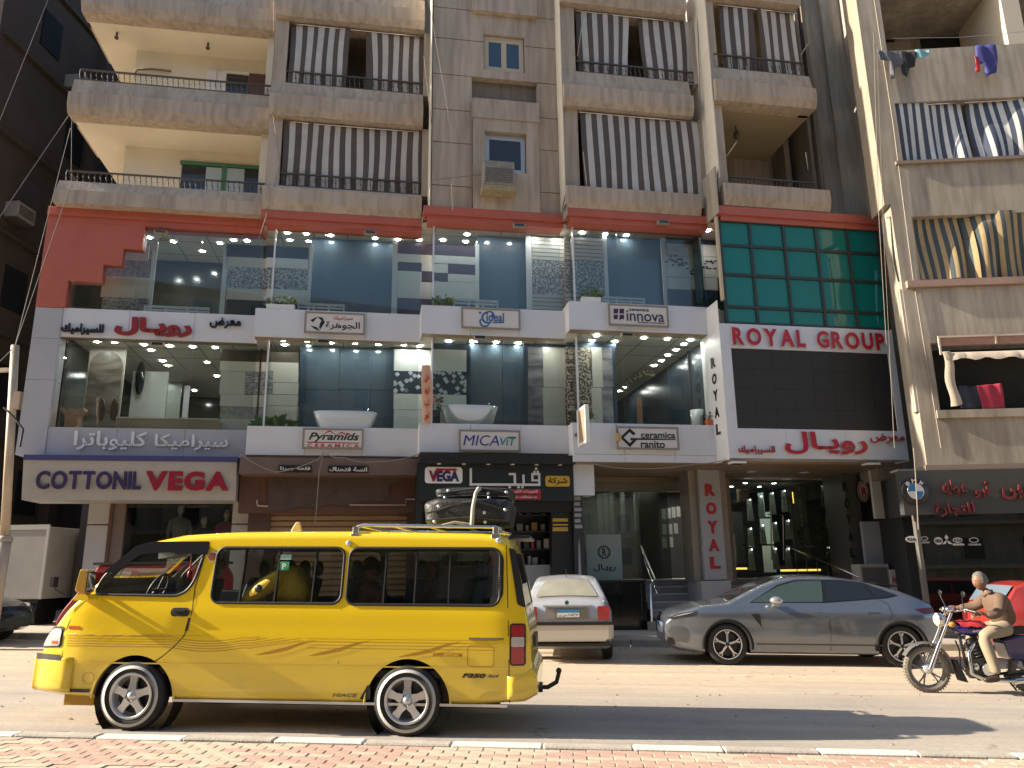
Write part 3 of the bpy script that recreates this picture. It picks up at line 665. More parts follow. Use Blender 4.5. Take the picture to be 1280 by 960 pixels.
# window and shutters on the balcony walls
def wall_bits(px0, px1, py0, py1, yl, m, name, t=.06): x0, x1, z0, z1 = BX(px0, px1, py0, py1, yl); q = MB(); q.box(x0, x1, yl - t, yl, z0, z1); return part(name, q, m)
wood = mat('dark_wood', (.10, .045, .03), .5); grn = mat('green_frame', (.06, .20, .11), .5); ltb = mat('pale_blue_shutter', (.42, .50, .55), .5)
for a in ((226, 257, 208, 247, win_g, 'window', .03), (257, 277, 211, 247, ltb, 'shutter', .06), (277, 283, 210, 247, grn, 'window_frame', .08), (283, 305, 212, 247, ltb, 'shutter', .06), (305, 334, 213, 247, win_g, 'window', .03), (226, 334, 206, 210, grn, 'window_frame', .09)):
    wall_bits(a[0], a[1], a[2], a[3], WY, a[4], a[5], a[6])
for a in ((283, 310, 91, 118, win_g, 'window', .03), (259, 271, 90, 116, white, 'shutter', .09), (271, 283, 91, 117, white, 'shutter', .07), (311, 336, 94, 120, wood, 'door', .06), (280, 312, 91, 94, white, 'window_frame', .08)):
    wall_bits(a[0], a[1], a[2], a[3], WY, a[4], a[5], a[6])
q = MB(); p = [L(a, b_, WY - .07) for a, b_ in ((168, 92), (172, 87), (190, 86.5), (205, 88), (214, 89))]; q.tube([(a, WY - .07, z) for a, z in p], .03, 6); part('wall_pipe', q, mat('old_pipe', (.2, .14, .09), .6))
for px, py in ((146, 44), (260, 57)):
    lx, ly = LZ(px, py, 15.5); ly = min(ly, WY - .3); q = MB(); q.cyl((lx, ly, 15.58), (lx, ly, 15.45), .03, n=8); q.ball((lx, ly, 15.42), .06, .06, .05, 8, 6); part('ceiling_lamp', q, iron)
for px, py in ((135, 167), (257, 178)):
    lx, ly = LZ(px, py, 12.75); ly = min(ly, WY - .3); q = MB(); q.cyl((lx, ly, 12.8), (lx, ly, 12.7), .09, .12, n=10); part('ceiling_lamp', q, iron)
# bay 2 and bay 4 recessed behind awnings, bay 3 flat wall
for b, xa, xb in ((1, -8.65, -4.88), (3, -1.17, 2.12)):
    yl = YB[b]
    zts = [(10.93, 10.20), (13.86, 12.83), (16.8, 15.76)] if b == 1 else [(10.55, 10.20), (14.18, 13.06), (17.2, 16.16)]
    for zt, zb in zts:
        parapet(b, zt, zb, XB[b] + (.02 if b == 1 else -.02), XB[b + 1] - (.02 if b == 1 else .18), yl)
    for i, (z0, z1) in enumerate(((zts[0][0], zts[1][1]), (zts[1][0], zts[2][1]))):
        q = MB(); q.box(XB[b] + .02, xa, yl + .02, yl + 1.3, z0 - .02, z1 + .02); part('pier', q, conc)
        q = MB(); q.box(xb, XB[b + 1] - .02 if b == 1 else xb + .22, yl + .02, yl + 1.2, z0 - .02, z1 + .02); part('pier', q, conc)
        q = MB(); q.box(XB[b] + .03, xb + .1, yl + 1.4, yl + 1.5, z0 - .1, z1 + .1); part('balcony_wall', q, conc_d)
    for zt, zb in zts: q = MB(); q.box(XB[b] + .05, xb, yl + .3, yl + 1.6, zb + .02, zb + .2); part('balcony_floor', q, conc_d)
    if b == 1: railing(xa, xb, yl, 10.93, 11.32, 30); railing(xa, xb, yl, 13.86, 14.25, 30)
    else: railing(xa, xb, yl, 14.18, 14.54, 26)
q = MB(); q.box(XB[3] - .045, XB[3] - .022, -.12, .41, 10.3, 19); part('bay_cheek', q, cream)
q = MB(); q.box(XB[4] + .12, XB[4] + .15, -.70, .5, 11.0, 19); part('bay_cheek', q, cream)
q = MB(); q.box(XB[2] + .14, XB[2] + .165, .36, 1.2, 10.25, 19); part('bay_cheek', q, cream)
# bay 3 wall panels between recessed joints
yl = .41; jz = [10.2] + [L(560, py, yl)[1] for py in (232, 178, 137, 93, 48, 10)] + [18.4]
for i in range(len(jz) - 1):
    z0, z1 = jz[i] + .012, jz[i + 1] - .012
    for xa, xb in ((-4.88, -3.87), (-2.13, XB[3] - .05)) :
        q = MB(); q.box(xa, xb, yl, yl + .2, z0, z1); part('wall_panel', q, conc)
    if z0 > 13.3: 
        a, c_ = max(z0, 13.32), z1
        w0, w1 = 14.27, 15.36
        if c_ <= w0 or a >= w1:
            q = MB(); q.box(-3.87, -2.13, yl, yl + .2, a, c_); part('wall_panel', q, conc)
        else:
            for xa, xb in ((-3.87, -3.55), (-2.45, -2.13)): q = MB(); q.box(xa, xb, yl, yl + .2, a, c_); part('wall_panel', q, conc)
            if a < w0: q = MB(); q.box(-3.55, -2.45, yl, yl + .2, a, w0); part('wall_panel', q, conc)
            if c_ > w1: q = MB(); q.box(-3.55, -2.45, yl, yl + .2, w1, c_); part('wall_panel', q, conc)
q = MB(); q.box(-4.88, XB[3] - .05, yl + .21, yl + .4, 10.1, 20); part('rear_wall', q, conc_d)
jd = .12
for x0, x1, z0, z1 in ((-3.85, -3.55, 10.22, 12.75), (-2.47, -2.15, 10.22, 12.75), (-3.55, -2.47, 10.22, 11.28), (-3.87, -2.13, 12.75, 13.31), (-3.55, -2.47, 12.40, 12.75)):
    q = MB(); q.box(x0, x1, yl - jd - (.03 if z0 > 12.7 else 0), yl + .2, z0 + .001, z1 - .001); part('window_surround', q, conc)
q = MB(); q.box(-3.87, -2.13, yl - .15, yl - .001, 15.95, 17.0); part('window_surround', q, conc)
def win2(x0, x1, z0, z1, yl, fm, gm, leaves=2, t=.05, nm='window'):
    f = MB(); f.box(x0, x0 + t, yl, yl + .06, z0, z1); f.box(x1 - t, x1, yl, yl + .06, z0, z1); f.box(x0 + t, x1 - t, yl, yl + .06, z1 - t, z1); f.box(x0 + t, x1 - t, yl, yl + .06, z0, z0 + t)
    fo = part(nm, f, fm); wd = (x1 - x0 - 2 * t) / leaves
    for i in range(leaves):
        a = x0 + t + i * wd; l = MB(); l.box(a, a + .07, yl + .01, yl + .05, z0 + t, z1 - t); l.box(a + wd - .07, a + wd, yl + .01, yl + .05, z0 + t, z1 - t)
        l.box(a + .07, a + wd - .07, yl + .01, yl + .05, z1 - t - .1, z1 - t); l.box(a + .07, a + wd - .07, yl + .01, yl + .05, z0 + t, z0 + t + .1)
        l.build('sash', fm, fo)
        g = MB(); g.box(a + .07, a + wd - .07, yl + .025, yl + .035, z0 + t + .1, z1 - t - .1); g.build('pane', gm, fo)
    return fo
win2(-3.53, -2.47, 14.29, 15.34, .49, mat('window_cream', (.50, .42, .30), .5), mat('pane_blue', (.05, .09, .14), .15))
win2(-3.53, -2.49, 11.29, 12.39, .42, mat('window_alu', (.45, .45, .44), .35, metal=.4), win_g, 1, .04)
# bay 5 upper: an awninged balcony over an open one, and the wing beside it
yl = -.62
for zt, zb, x1 in ((10.75, 10.24, 5.15), (14.25, 13.18, 5.1), (17.3, 16.35, 5.0)):
    parapet(4, zt, zb, XB[4] + .17, x1, yl)
    q = MB(); q.prism([(x1 - .3, yl + .2), (x1 - .02, yl + .2), (x1 - .02, yl + 2.2), (x1 - .3, yl + 2.2)], zb, zt, axis='z'); part('parapet_side', q, conc)
q = MB(); q.box(XB[4] + .15, XB[4] + .42, yl + .05, yl + .5, 10.7, 17); part('pier', q, conc)
q = MB(); q.box(2.3, 5.08, yl + .3, 1.9, 13.172, 13.3); part('balcony_ceiling', q, mat('ochre_ceiling', (.34, .28, .18), .8)); q = MB(); q.box(2.3, 5.0, yl + .3, 1.9, 16.342, 16.5); part('balcony_ceiling', q, MATS['ochre_ceiling'])
q = MB(); q.box(2.3, 5.8, 1.9, 2.1, 10.2, 21); part('wing_wall', q, beige)
q = MB(); q.box(5.8, 6.75, .55, 3.5, 10.24, 21); part('wing_wall', q, beige); q = MB(); q.box(6.755, 7.1, 1.0, 3.5, 10.24, 21); part('wing_wall', q, beige)
for x0, x1, yy in ((5.25, 5.42, 1.2), (5.62, 5.72, .5), (5.795, 5.9, .42)):
    q = MB(); q.box(x0, x1, yy, 1.9, 10.2, 21); part('pilaster', q, conc_d)
q = MB()
for zz in (11.1, 12.4, 13.9, 15.3): q.add([(5.75, 1.888, zz), (6.6, 1.888, zz + .5), (6.6, 1.888, zz + .54), (5.75, 1.888, zz + .04)], [(0, 1, 2, 3)])
part('wall_crack', q, conc_d)
railing(2.45, 5.0, yl + .1, 10.75, 11.2, 24); railing(2.45, 5.0, yl, 14.25, 14.7, 22)
q = MB(); q.cyl((3.35, .3, 13.2), (3.35, .3, 13.0), .02, n=6); q.ball((3.35, .3, 12.9), .09, .09, .13, 8, 6); part('ceiling_lamp', q, iron)
# ================================================================ hanging things on the upper storeys
st_g = mat('awning_grey', (.50, .475, .45), .85, noise=.12, scale=3); st_b = mat('awning_brown', (.10, .078, .07), .85, noise=.1, scale=3)
st_n = mat('awning_navy', (.06, .075, .11), .85, noise=.1, scale=3); st_w = mat('awning_white', (.60, .60, .58), .85, noise=.15, scale=3); st_y = mat('awning_ochre', (.42, .30, .15), .85, noise=.15, scale=3); st_t = mat('awning_teal', (.06, .08, .085), .85)
def curtain(name, label, P, x0, x1, z0, z1, y0, y1, pairs, ma, mb_, amp=.025, gap=None, sag=0., rot=TH, grp='striped balcony awnings'):
    """P maps local (x,y,z) of the facade to the world; hangs from (y0,z1) to (y1,z0)"""
    rr = random.Random(int(abs(x0) * 100)); per = (x1 - x0) / pairs; q = MB(); org = P((x0 + x1) / 2, y0, z1); xc = (x0 + x1) / 2
    t = MB(); t.cyl((x0 - xc - .05, -.02, -.02), (x1 - xc + .05, -.02, -.02), .022, n=8)
    S = 8; nz = 10; ph = [rr.uniform(-1, 1) for _ in range(40)]; jit = [0] + [rr.uniform(-.013, .013) for _ in range(pairs * 2 - 1)] + [0]; hem = rr.uniform(.01, .035); f1 = rr.uniform(1.6, 3.2)
    for i in range(pairs * 2):
        xa = x0 + i * per / 2; xm = xa + per / 4; xe = xa + per / 2; xa += jit[i]; xe += jit[i + 1]
        if gap and gap[0] < xm < gap[1]: continue
        pts = []
        for k in range(S // 2 + 1):
            x = xa + (xe - xa) * k / (S // 2)
            for j in range(nz + 1):
                v = j / nz; z = z1 + (z0 - z1) * v
                pull = 0
                if gap:
                    d0 = x - gap[0]; d1 = x - gap[1]
                    if -1.2 < d0 <= 0: pull = -.10 * v * math.exp(d0 * 2)
                    if 0 <= d1 < 1.2: pull = .12 * (v - .3) * math.exp(-d1 * 2)
                y = y0 + (y1 - y0) * v + amp * math.sin(x * 9 + ph[int(x * 2) % 7]) * (.2 + v) + amp * 1.6 * math.sin(x * f1 + v * 3 + ph[3] * 3)
                pts.append((x - xc + pull + .015 * math.sin(v * 4 + x * 3), y - y0, z - z1 - sag * v * math.sin((x - x0) / (x1 - x0) * math.pi) - hem * v * math.sin(x * f1 + ph[5] * 3)))
        fs = [(k * (nz + 1) + j, k * (nz + 1) + j + 1, (k + 1) * (nz + 1) + j + 1, (k + 1) * (nz + 1) + j) for k in range(S // 2) for j in range(nz)]
        q.add(pts, fs, i % 2, True)
    o = thing(name, label, 'awning', org, rot, grp)
    q.build('cloth', [mb_, ma], o); t.build('rod', steel, o)
    return o
curtain('striped_awning', 'closed grey and brown striped awning on the lower balcony left of the air conditioner', W, -8.62, -4.90, 10.98, 12.80, YB[1] + .10, YB[1] + .12, 13, st_g, st_b)
curtain('striped_awning', 'grey and brown striped awning parted in the middle, one storey above the left closed one', W, -8.60, -4.92, 13.9, 15.72, YB[1] + .10, YB[1] + .12, 13, st_g, st_b, gap=(-7.0, -6.6))
curtain('striped_awning', 'long striped awning hanging right down over its parapet beside the air conditioner wall', W, -1.08, 2.10, 10.45, 13.02, YB[3] + .05, YB[3] - .08, 11, st_g, st_b, amp=.02)
curtain('striped_awning', 'striped awning with a dark slit, above the long low awning', W, -1.08, 2.14, 14.2, 16.12, YB[3] + .10, YB[3] + .12, 11, st_g, st_b, gap=(.42, .62))
curtain('striped_awning', 'rightmost striped awning of the tan building, above the empty open balcony', W, 2.75, 4.95, 14.3, 16.3, -.50, -.48, 8, st_g, st_b, gap=(3.65, 3.85))
# white poles of the awnings
def pole(px0, py0, px1, py1, yl, r=.014, lab='', dy=-.25):
    a = L(px0, py0, yl + dy); b_ = L(px1, py1, yl); A = W(a[0], yl + dy, a[1]); B = W(b_[0], yl, b_[1]); q = MB(); q.cyl((0, 0, 0), B - A, r, n=6)
    o = q.build('awning_arm', mat('bare_wood', (.4, .34, .27), .7), None, A); return tag(o, lab, 'awning arm', 'awning arms')
pole(921, 177, 908, 196, -.62, lab='thin pale awning arm at the left end of the open balcony'); pole(1007, 190, 1010, 212, -.62, lab='thin pale awning arm at the right end of the open balcony')
pole(1011, 53, 1001, 69, -.62, lab='thin pale awning arm beside the rightmost striped awning'); pole(729, 190, 735, 246, -.1, lab='thin pale awning arm at the foot of the long low awning', dy=-.1); pole(729, 18, 722, 70, 0, lab='thin pale awning arm left of the slit awning', dy=-.1)
# air conditioner under the window
x0, x1, z0, z1 = BX(603, 641, 208, 237, .10); ac = thing('air_conditioner', 'old box air conditioner with a rusty shelf under the small middle window', 'air conditioner', W((x0 + x1) / 2, .05, z0), TH)
q = MB(); hw = (x1 - x0) / 2; q.box(-hw, hw, -.22, .28, 0, z1 - z0); q.build('casing', mat('weathered_grey', (.26, .24, .21), .6, noise=.3, scale=8), ac, bevel=.012)
q = MB()
for i in range(9): q.box(-hw + .05, hw - .05, -.232, -.221, .06 + i * .045, .08 + i * .045)
q.build('grille', mat('grille_grey', (.14, .13, .12), .6), ac)
q = MB(); q.box(-hw - .03, hw + .03, -.2, .3, -.14, -.004); q.build('shelf', mat('rusty_tray', (.34, .28, .17), .8, noise=.3, scale=9), ac)
# ================================================================ signs on the showroom
def sign(name, label, px0, px1, py0, py1, yl, m, t=.09, cat='sign', frame=None, grp=None):
    x0, x1, z0, z1 = BX(px0, px1, py0, py1, yl - t); xc = (x0 + x1) / 2; zc = (z0 + z1) / 2
    o = thing(name, label, cat, W(xc, yl, zc), TH, grp)
    w_, h = (x1 - x0) / 2, (z1 - z0) / 2
    q = MB(); q.box(-w_, w_, -t, -.002, -h, h); q.build('board', m, o, bevel=.006)
    if frame:
        q = MB(); f = .035; q.box(-w_ - .01, w_ + .01, -t - .012, -t + .03, h - f, h + .01); q.box(-w_ - .01, w_ + .01, -t - .012, -t + .03, -h - .01, -h + f)
        q.box(-w_ - .01, -w_ + f, -t - .012, -t + .03, -h + f, h - f); q.box(w_ - f, w_ + .01, -t - .012, -t + .03, -h + f, h - f); q.build('frame', frame, o)
    def loc(px, py): a, b_ = L(px, py, yl - t); return a - xc, b_ - zc
    def tx(s, p0, p1, q0, q1, mm, d=.006, bold=.02, nm='lettering', shear=0.):
        a = loc(p0, (q0 + q1) / 2)[0]; b_ = loc(p1, (q0 + q1) / 2)[0]; c0 = loc((p0 + p1) / 2, q1)[1]; c1 = loc((p0 + p1) / 2, q0)[1]
        mb = MB(); fit_text(mb, s, a, b_, c0, c1, -t - .001, d, bold, shear=shear); return mb.build(nm, mm, o)
    def sh(polys, mm, d=.006, nm='logo'):
        mb = MB()
        for pl_ in polys: mb.prism([loc(*p) for p in pl_], -t - .001 - d, -t - .001)
        return mb.build(nm, mm, o, recalc=True)
    return o, tx, sh, loc, t
sgw = mat('sign_white', (.62, .60, .57), .3); ink = mat('ink_black', (.015, .014, .015), .35); inkr = mat('ink_red', (.45, .03, .02), .35); inkb = mat('ink_blue', (.03, .12, .30), .35)
fr_b = mat('sign_frame', (.25, .22, .19), .4)
def arc(cx, cy, r, a0, a1, n=14, e=1.): return [(cx + r * math.cos(R(a0 + (a1 - a0) * i / n)), cy - e * r * math.sin(R(a0 + (a1 - a0) * i / n))) for i in range(n + 1)]
def band(cx, cy, r0, r1, a0, a1, n=14, e=1.): return arc(cx, cy, r1, a0, a1, n, e) + arc(cx, cy, r0, a1, a0, n, e)
o, tx, sh, loc, t = sign('shop_sign', 'white sign with folded black band logo and Arabic names in red and black', 381, 456, 391, 417, YB[1], sgw, frame=fr_b)
tx('سيراميك', 417, 441, 395, 401, inkr, bold=.01); tx('الجوهرة', 407, 450, 402, 413, ink, bold=.015)
sh([[(388, 400), (397, 396), (391, 403)], [(388, 407), (396, 409), (400, 414), (393, 411)], [(397, 396), (403, 397), (406, 403), (399, 409), (400, 404), (402, 401)], [(399, 409), (406, 403), (400, 412)]], ink)
o, tx, sh, loc, t = sign('shop_sign', 'white sign with blue swirl and the word ideal', 577, 650, 386, 411, YB[2], sgw, frame=fr_b)
tx('ideal', 608, 630, 391, 402, inkb, bold=.02); q = sh([band(610, 397, 6, 8.5, 90, 300, 14, .9), band(612, 394, 4, 6, -40, 150, 10, .9), band(606, 402, 5, 7, 150, 330, 10), [(598, 391), (600, 389), (602, 391), (600, 393)], [(616, 402.5), (630, 402.5), (630, 404), (616, 404)]], inkb)
o, tx, sh, loc, t = sign('shop_sign', 'white sign with purple four-square mark and the word innova', 761, 835, 381.5, 407.5, YB[3], sgw, frame=fr_b)
tx('innova', 783, 830, 389, 402, mat('ink_purple', (.05, .02, .06), .35), bold=.01); tx('ceramica', 786, 811, 385.5, 389, ink); tx('endless innovation', 797, 831, 402.5, 404.5, ink)
sh([[(767, 386), (773, 386), (772, 392), (767, 392)], [(774.5, 386), (780, 386), (780, 392), (774, 392)], [(767, 393.5), (772.5, 393.5), (772, 399), (767, 399)], [(774.5, 393.5), (780, 393.5), (780, 399), (776, 399), (774, 401)]], mat('ink_purple', (.05, .02, .06)))
o, tx, sh, loc, t = sign('shop_sign', 'white sign reading Pyramids in script above red letters', 378.5, 454, 536, 561, YB[1], sgw, frame=fr_b)
tx('Pyramids', 386, 449, 541, 553, ink, bold=.02, shear=.3); tx('C E R A M I C A', 384, 449, 555, 559, inkr)
sh([[(384, 552), (449, 553.5), (449, 554.5), (384, 553.5)], [(402, 544), (412, 537.5), (422, 545), (412, 539.5)], [(420, 544), (427, 539.5), (437, 545), (427, 541.5)], [(430, 543), (435, 541), (442, 546), (435, 543)]], inkr)
o, tx, sh, loc, t = sign('shop_sign', 'white sign reading MICA in dark blue and ViT in green', 574, 650, 538, 564, YB[2], sgw, frame=fr_b)
tx('MICA', 579, 624, 544, 557, mat('ink_navy', (.03, .03, .22), .35), bold=.0, shear=.2); tx('ViT', 625, 645, 547, 557, mat('ink_teal', (.02, .25, .24), .35), bold=.02, shear=.2); sh([[(634, 546), (645, 546), (645, 547), (634, 547)]], ink)
o, tx, sh, loc, t = sign('shop_sign', 'white sign with black angular G mark reading ceramica ranito', 771, 848, 534, 561.5, YB[3], sgw, frame=fr_b)
tx('ceramica', 801, 844, 540, 548, ink, bold=.02); tx('ranito', 801, 831, 551, 560, ink, bold=.02)
sh([[(775, 547), (787, 535.5), (794.5, 542), (792, 544.5), (787, 540), (779.5, 547), (787, 554), (791, 550.5), (788, 550.5), (788, 547.5), (845, 549), (845, 550), (800, 550), (796, 550), (787.5, 558.8)]], ink)
FLN = [((201, 290), YB[0], 'above the stepped red wall edge'), ((463, 291), YB[1], 'on the red band over the navy tile board'), ((649, 282), YB[2], 'on the red band below the air conditioner'), ((829, 278), YB[3], 'on the red band over the top right showroom window'),
       ((197, 430), YB[0], 'below the red and black Arabic letters'), ((404, 427), YB[1], 'below the sign with the folded band logo'), ((600, 422), YB[2], 'below the blue swirl sign'), ((784, 418.5), YB[3], 'below the purple four-square sign')]
for (px, py), yl, where in FLN:
    x, z = L(px, py, yl - .2); o = thing('floodlight', 'small grey floodlight ' + where, 'floodlight', W(x, yl - .12, z), TH, 'floodlights along the showroom front')
    q = MB(); q.box(-.15, .15, -.12, .02, -.045, .045); q.build('housing', mat('lamp_tan', (.30, .26, .2), .5), o, bevel=.01)
    q = MB(); q.box(-.12, .12, -.124, -.121, -.032, .03); q.build('lens', win_g, o)
    q = MB(); q.box(-.02, .02, .02, .12, -.02, .02); q.build('bracket', iron, o)
for px, py, where in ((922, 579, 'under the left end of the screen surround'), (1089, 578, 'under the right end of the screen surround')):
    x, z = L(px, py, -.55); o = thing('floodlight', 'white flat floodlight ' + where, 'floodlight', W(x, -.55, 3.86), TH, 'floodlights along the showroom front')
    q = MB(); q.box(-.18, .18, -.1, .14, -.05, .0); q.build('housing', white, o, bevel=.01); q = MB(); q.box(-.14, .14, -.08, .1, -.056, -.051); q.build('lens', win_g, o)
# big lettering
def let_thing(label, px0, px1, py0, py1, yl, arab=None, word=None, mfront=redl, depth=.07, bold=.03, side=None, cat='lettering'):
    x0, x1, z0, z1 = BX(px0, px1, py0, py1, yl - depth); xc, zc = (x0 + x1) / 2, (z0 + z1) / 2
    o = thing('sign_lettering', label, cat, W(xc, yl - .004, zc), TH)
    if word:
        if side: letters(o, word, x0 - xc - .012, x1 - xc + .012, z0 - zc - .012, z1 - zc + .012, 0, side, depth * .8, bold + .03, name='letter_backing')
        letters(o, word, x0 - xc, x1 - xc, z0 - zc, z1 - zc, -depth * .8, mfront, depth * .2, bold)
    else:
        if side: mb = MB(); fit_text(mb, arab, x0 - xc - .01, x1 - xc + .01, z0 - zc - .01, z1 - zc + .01, 0, depth * .8, bold + .012); mb.build('letter_backing', side, o)
        mb = MB(); fit_text(mb, arab, x0 - xc, x1 - xc, z0 - zc, z1 - zc, -depth * .8 if side else 0, depth * (.2 if side else 1), bold); mb.build('word', mfront, o)
    return o
let_thing('black raised Arabic word at the right end of the upper left fascia', 262, 301, 397, 410, YB[0], arab='معرض', mfront=ink, bold=.018)
let_thing('dark red raised Arabic word in the middle of the upper left fascia', 143, 240, 397, 420, YB[0], arab='رويـال', mfront=mat('ink_dull_red', (.26, .02, .02), .4), bold=.05)
let_thing('black raised Arabic word at the left end of the upper left fascia', 76, 129, 404, 418, YB[0], arab='للسيراميك', mfront=ink, bold=.018)
let_thing('white raised Arabic letters on the lower left grey fascia, left word', 92, 183, 539, 563, YB[0], arab='كليوباترا', mfront=white, bold=.018, depth=.06)
let_thing('white raised Arabic letters on the lower left grey fascia, right word', 193, 285, 543, 563, YB[0], arab='سيراميكا', mfront=white, bold=.018, depth=.06)
let_thing('red ROYAL GROUP channel letters above the black screen', 916, 1105, 413, 434, -.66, word='ROYAL GROUP', side=redr, bold=.035)
let_thing('large red Arabic channel lettering under the black screen', 981, 1084, 540, 568, -.66, arab='رويـال', side=redr, bold=.03)
let_thing('small red Arabic lettering at the right end under the screen', 1088, 1131, 542, 554, -.66, arab='معرض', side=redr, bold=.015)
let_thing('small red Arabic lettering at the left end under the screen', 923, 969, 557, 568, -.66, arab='للسيراميك', side=redr, bold=.012)
# vertical ROYAL on the white cheek facing left
o = thing('sign_lettering', 'black vertical ROYAL letters on the sunlit white cheek left of the screen', 'lettering', W(fr_x0 - .014, -.2, 5.5), TH + R(-90))
for i, ch in enumerate('ROYAL'):
    mb = MB(); zc_ = .82 - i * .41; fit_text(mb, ch, -.12, .12, zc_ - .13, zc_ + .13, 0, .012, .04); mb.build('letter', ink, o)
# screen
x0, x1, z0, z1 = sx0, sx1, sz0, sz1; scr = thing('led_screen', 'large blank black advertising screen in the white surround', 'screen', W((x0 + x1) / 2, -.6, z0), TH)
nx, nz = 8, 4; hx = (x1 - x0) / 2
sm_ = MB(); sm_.box(.002, (x1 - x0) / nx - .002, -.03, 0, .002, (z1 - z0) / nz - .002); smd = sm_.build('screen_module', mat('screen_black', (.022, .02, .017), .55), data_only=True)
for i in range(nx):
    for j in range(nz): put('screen_module', smd, scr, (-hx + i * (x1 - x0) / nx, 0, j * (z1 - z0) / nz))
# projecting lightbox
x, z = L(718, 530, .0); lb = thing('projecting_lightbox', 'tilted white lightbox sign jutting from the fascia corner with a blank tan face', 'sign', W(-1.5, -.25, 4.18), TH)
q = MB(); q.box(-.03, .07, -.72, .0, .0, .86); q.build('box', white, lb, bevel=.01); q = MB(); q.box(-.036, -.031, -.68, -.18, .07, .80); q.build('face', mat('tan_face', (.30, .21, .13), .6), lb); q = MB(); q.box(-.02, .06, 0, .25, .3, .36); q.build('bracket', iron, lb)  # plain tan panel on the left side of the white box
lb.rotation_euler.y = 0
# plants and vessels in the windows
lf = [mat('leaf_green', (.05, .10, .02), .6), mat('leaf_light', (.16, .22, .05), .6), mat('flower_white', (.6, .6, .55), .6), mat('flower_red', (.45, .03, .08), .6)]
def bush(name, label, px, py, yl, zb, hw, h, pot, n=90, cols=(0, 1), grp=None, potc=None, seed=1, potw=None, long=.09):
    rr = random.Random(seed); x, _ = L(px, py, yl); o = thing(name, label, 'potted plant', W(x, yl, zb), TH, grp)
    pw = potw or hw * .8
    if pot:
        q = MB(); q.prism([(-pw, 0), (pw, 0), (pw * 1.12, pot), (-pw * 1.12, pot)], -.10, .10); q.build('pot', potc or white, o, bevel=.008)
    q = MB()
    for i in range(n):
        a = rr.uniform(0, 6.28); e = rr.uniform(.15, 1.4); r_ = rr.random() ** .5
        bx, by, bz = hw * r_ * math.cos(a), .16 * r_ * math.sin(a), pot + h * rr.random() ** .8 * (1 - .5 * r_)
        dx, dz = math.cos(a) * math.cos(e), math.sin(e); l_ = long * rr.uniform(.7, 1.4); wd = l_ * .22
        q.add([(bx, by, bz), (bx + dx * l_ * .5 - wd * dz, by - .02, bz + dz * l_ * .5 + wd * dx), (bx + dx * l_, by - .01, bz + dz * l_ * .8), (bx + dx * l_ * .5 + wd * dz, by + .02, bz + dz * l_ * .5 - wd * dx)], [(0, 1, 2, 3)], cols[rr.randrange(len(cols))])
    q.build('foliage', lf, o); return o
bush('potted_plant', 'white trough of pale leaves and white flowers, left of the folded band logo sign', 351, 378, 1.30, 7.69, .38, .22, .13, 130, (0, 1, 1, 2), 'plants on the upper ledge', seed=2)
bush('potted_plant', 'bushy green plant on the ledge above the blue swirl sign', 553, 374, .62, 7.69, .26, .28, .05, 110, (0, 1, 1), 'plants on the upper ledge', potc=mat('clay', (.2, .09, .05), .8), seed=3)
bush('potted_plant', 'plant in a white trough above the corner beside the purple four-square sign', 738, 366, .12, 7.80, .27, .25, .14, 120, (0, 1), 'plants on the upper ledge', seed=4)
bush('potted_plant', 'dark bushy plant at the right end behind the upper glass', 883, 372, .40, 7.80, .35, .3, .08, 130, (0,), 'plants on the upper ledge', seed=5)
bush('potted_plant', 'small palm behind the lower glass left of the bathtub', 346, 525, 1.75, 4.84, .40, .22, .0, 80, (0, 0, 1), seed=6, long=.25)
bush('potted_plant', 'red flowers in a tall dark vase at the lower glass corner', 544, 500, .95, 4.84, .18, .42, .38, 90, (0, 3, 0), seed=7, potc=mat('vase_dark', (.05, .06, .08), .3), potw=.11)
bush('potted_plant', 'small green plant beside the tilted lightbox', 735, 520, .45, 4.84, .13, .25, .12, 60, (0, 1), seed=8)
bush('potted_plant', 'tiny plant in an orange pot by the sunlit cheek', 886, 520, .15, 4.82, .10, .18, .15, 50, (0, 1), seed=9, potc=mat('orange_pot', (.5, .12, .04), .6), potw=.07)
cerm = mat('ceramic_white', (.66, .66, .62), .12)
def tub(label, px0, px1, yl, h):
    x0, _ = L(px0, 525, yl); x1, _ = L(px1, 525, yl); o = thing('bathtub', label, 'bathtub', W((x0 + x1) / 2, yl, 4.82), TH, 'display bathtubs'); w_ = (x1 - x0) / 2
    q = MB(); n = 28; vs = []
    for s, zz in ((.80, 0), (.9, h * .5), (1, h), (.94, h), (.78, h * .4), (.3, h * .15)):
        vs.append([(w_ * s * math.copysign(abs(math.cos(a)) ** .6, math.cos(a)), .33 * s * math.copysign(abs(math.sin(a)) ** .6, math.sin(a)), zz) for a in [2 * math.pi * i / n for i in range(n)]])
    q.add([p for r_ in vs for p in r_], [(j * n + i, j * n + (i + 1) % n, (j + 1) * n + (i + 1) % n, (j + 1) * n + i) for j in range(5) for i in range(n)], 0, True); q.build('basin', cerm, o)
    q = MB(); q.cyl((w_ * .7, 0, h - .05), (w_ * .7, 0, h + .12), .015, n=8); q.build('tap', steel, o)
tub('white bathtub behind the lower glass above the Pyramids sign', 391, 472, 1.6, .42); tub('white bathtub behind the lower glass beside the red flowers', 550, 622, .98, .50)
x0, _ = L(148, 525, 2.25); x1, _ = L(273, 530, 2.25); o = thing('display_counter', 'long low tan counter behind the lower left glass', 'counter', W((x0 + x1) / 2, 2.25, 4.82), TH); w_ = (x1 - x0) / 2
q = MB(); q.box(-w_, w_, -.1, .4, 0, .30); q.build('front', mat('counter_tan', (.34, .25, .16), .5), o); q = MB(); q.box(-w_ - .02, w_ + .02, -.12, .42, .30, .335); q.build('top', mat('counter_top', (.6, .53, .42), .3), o)
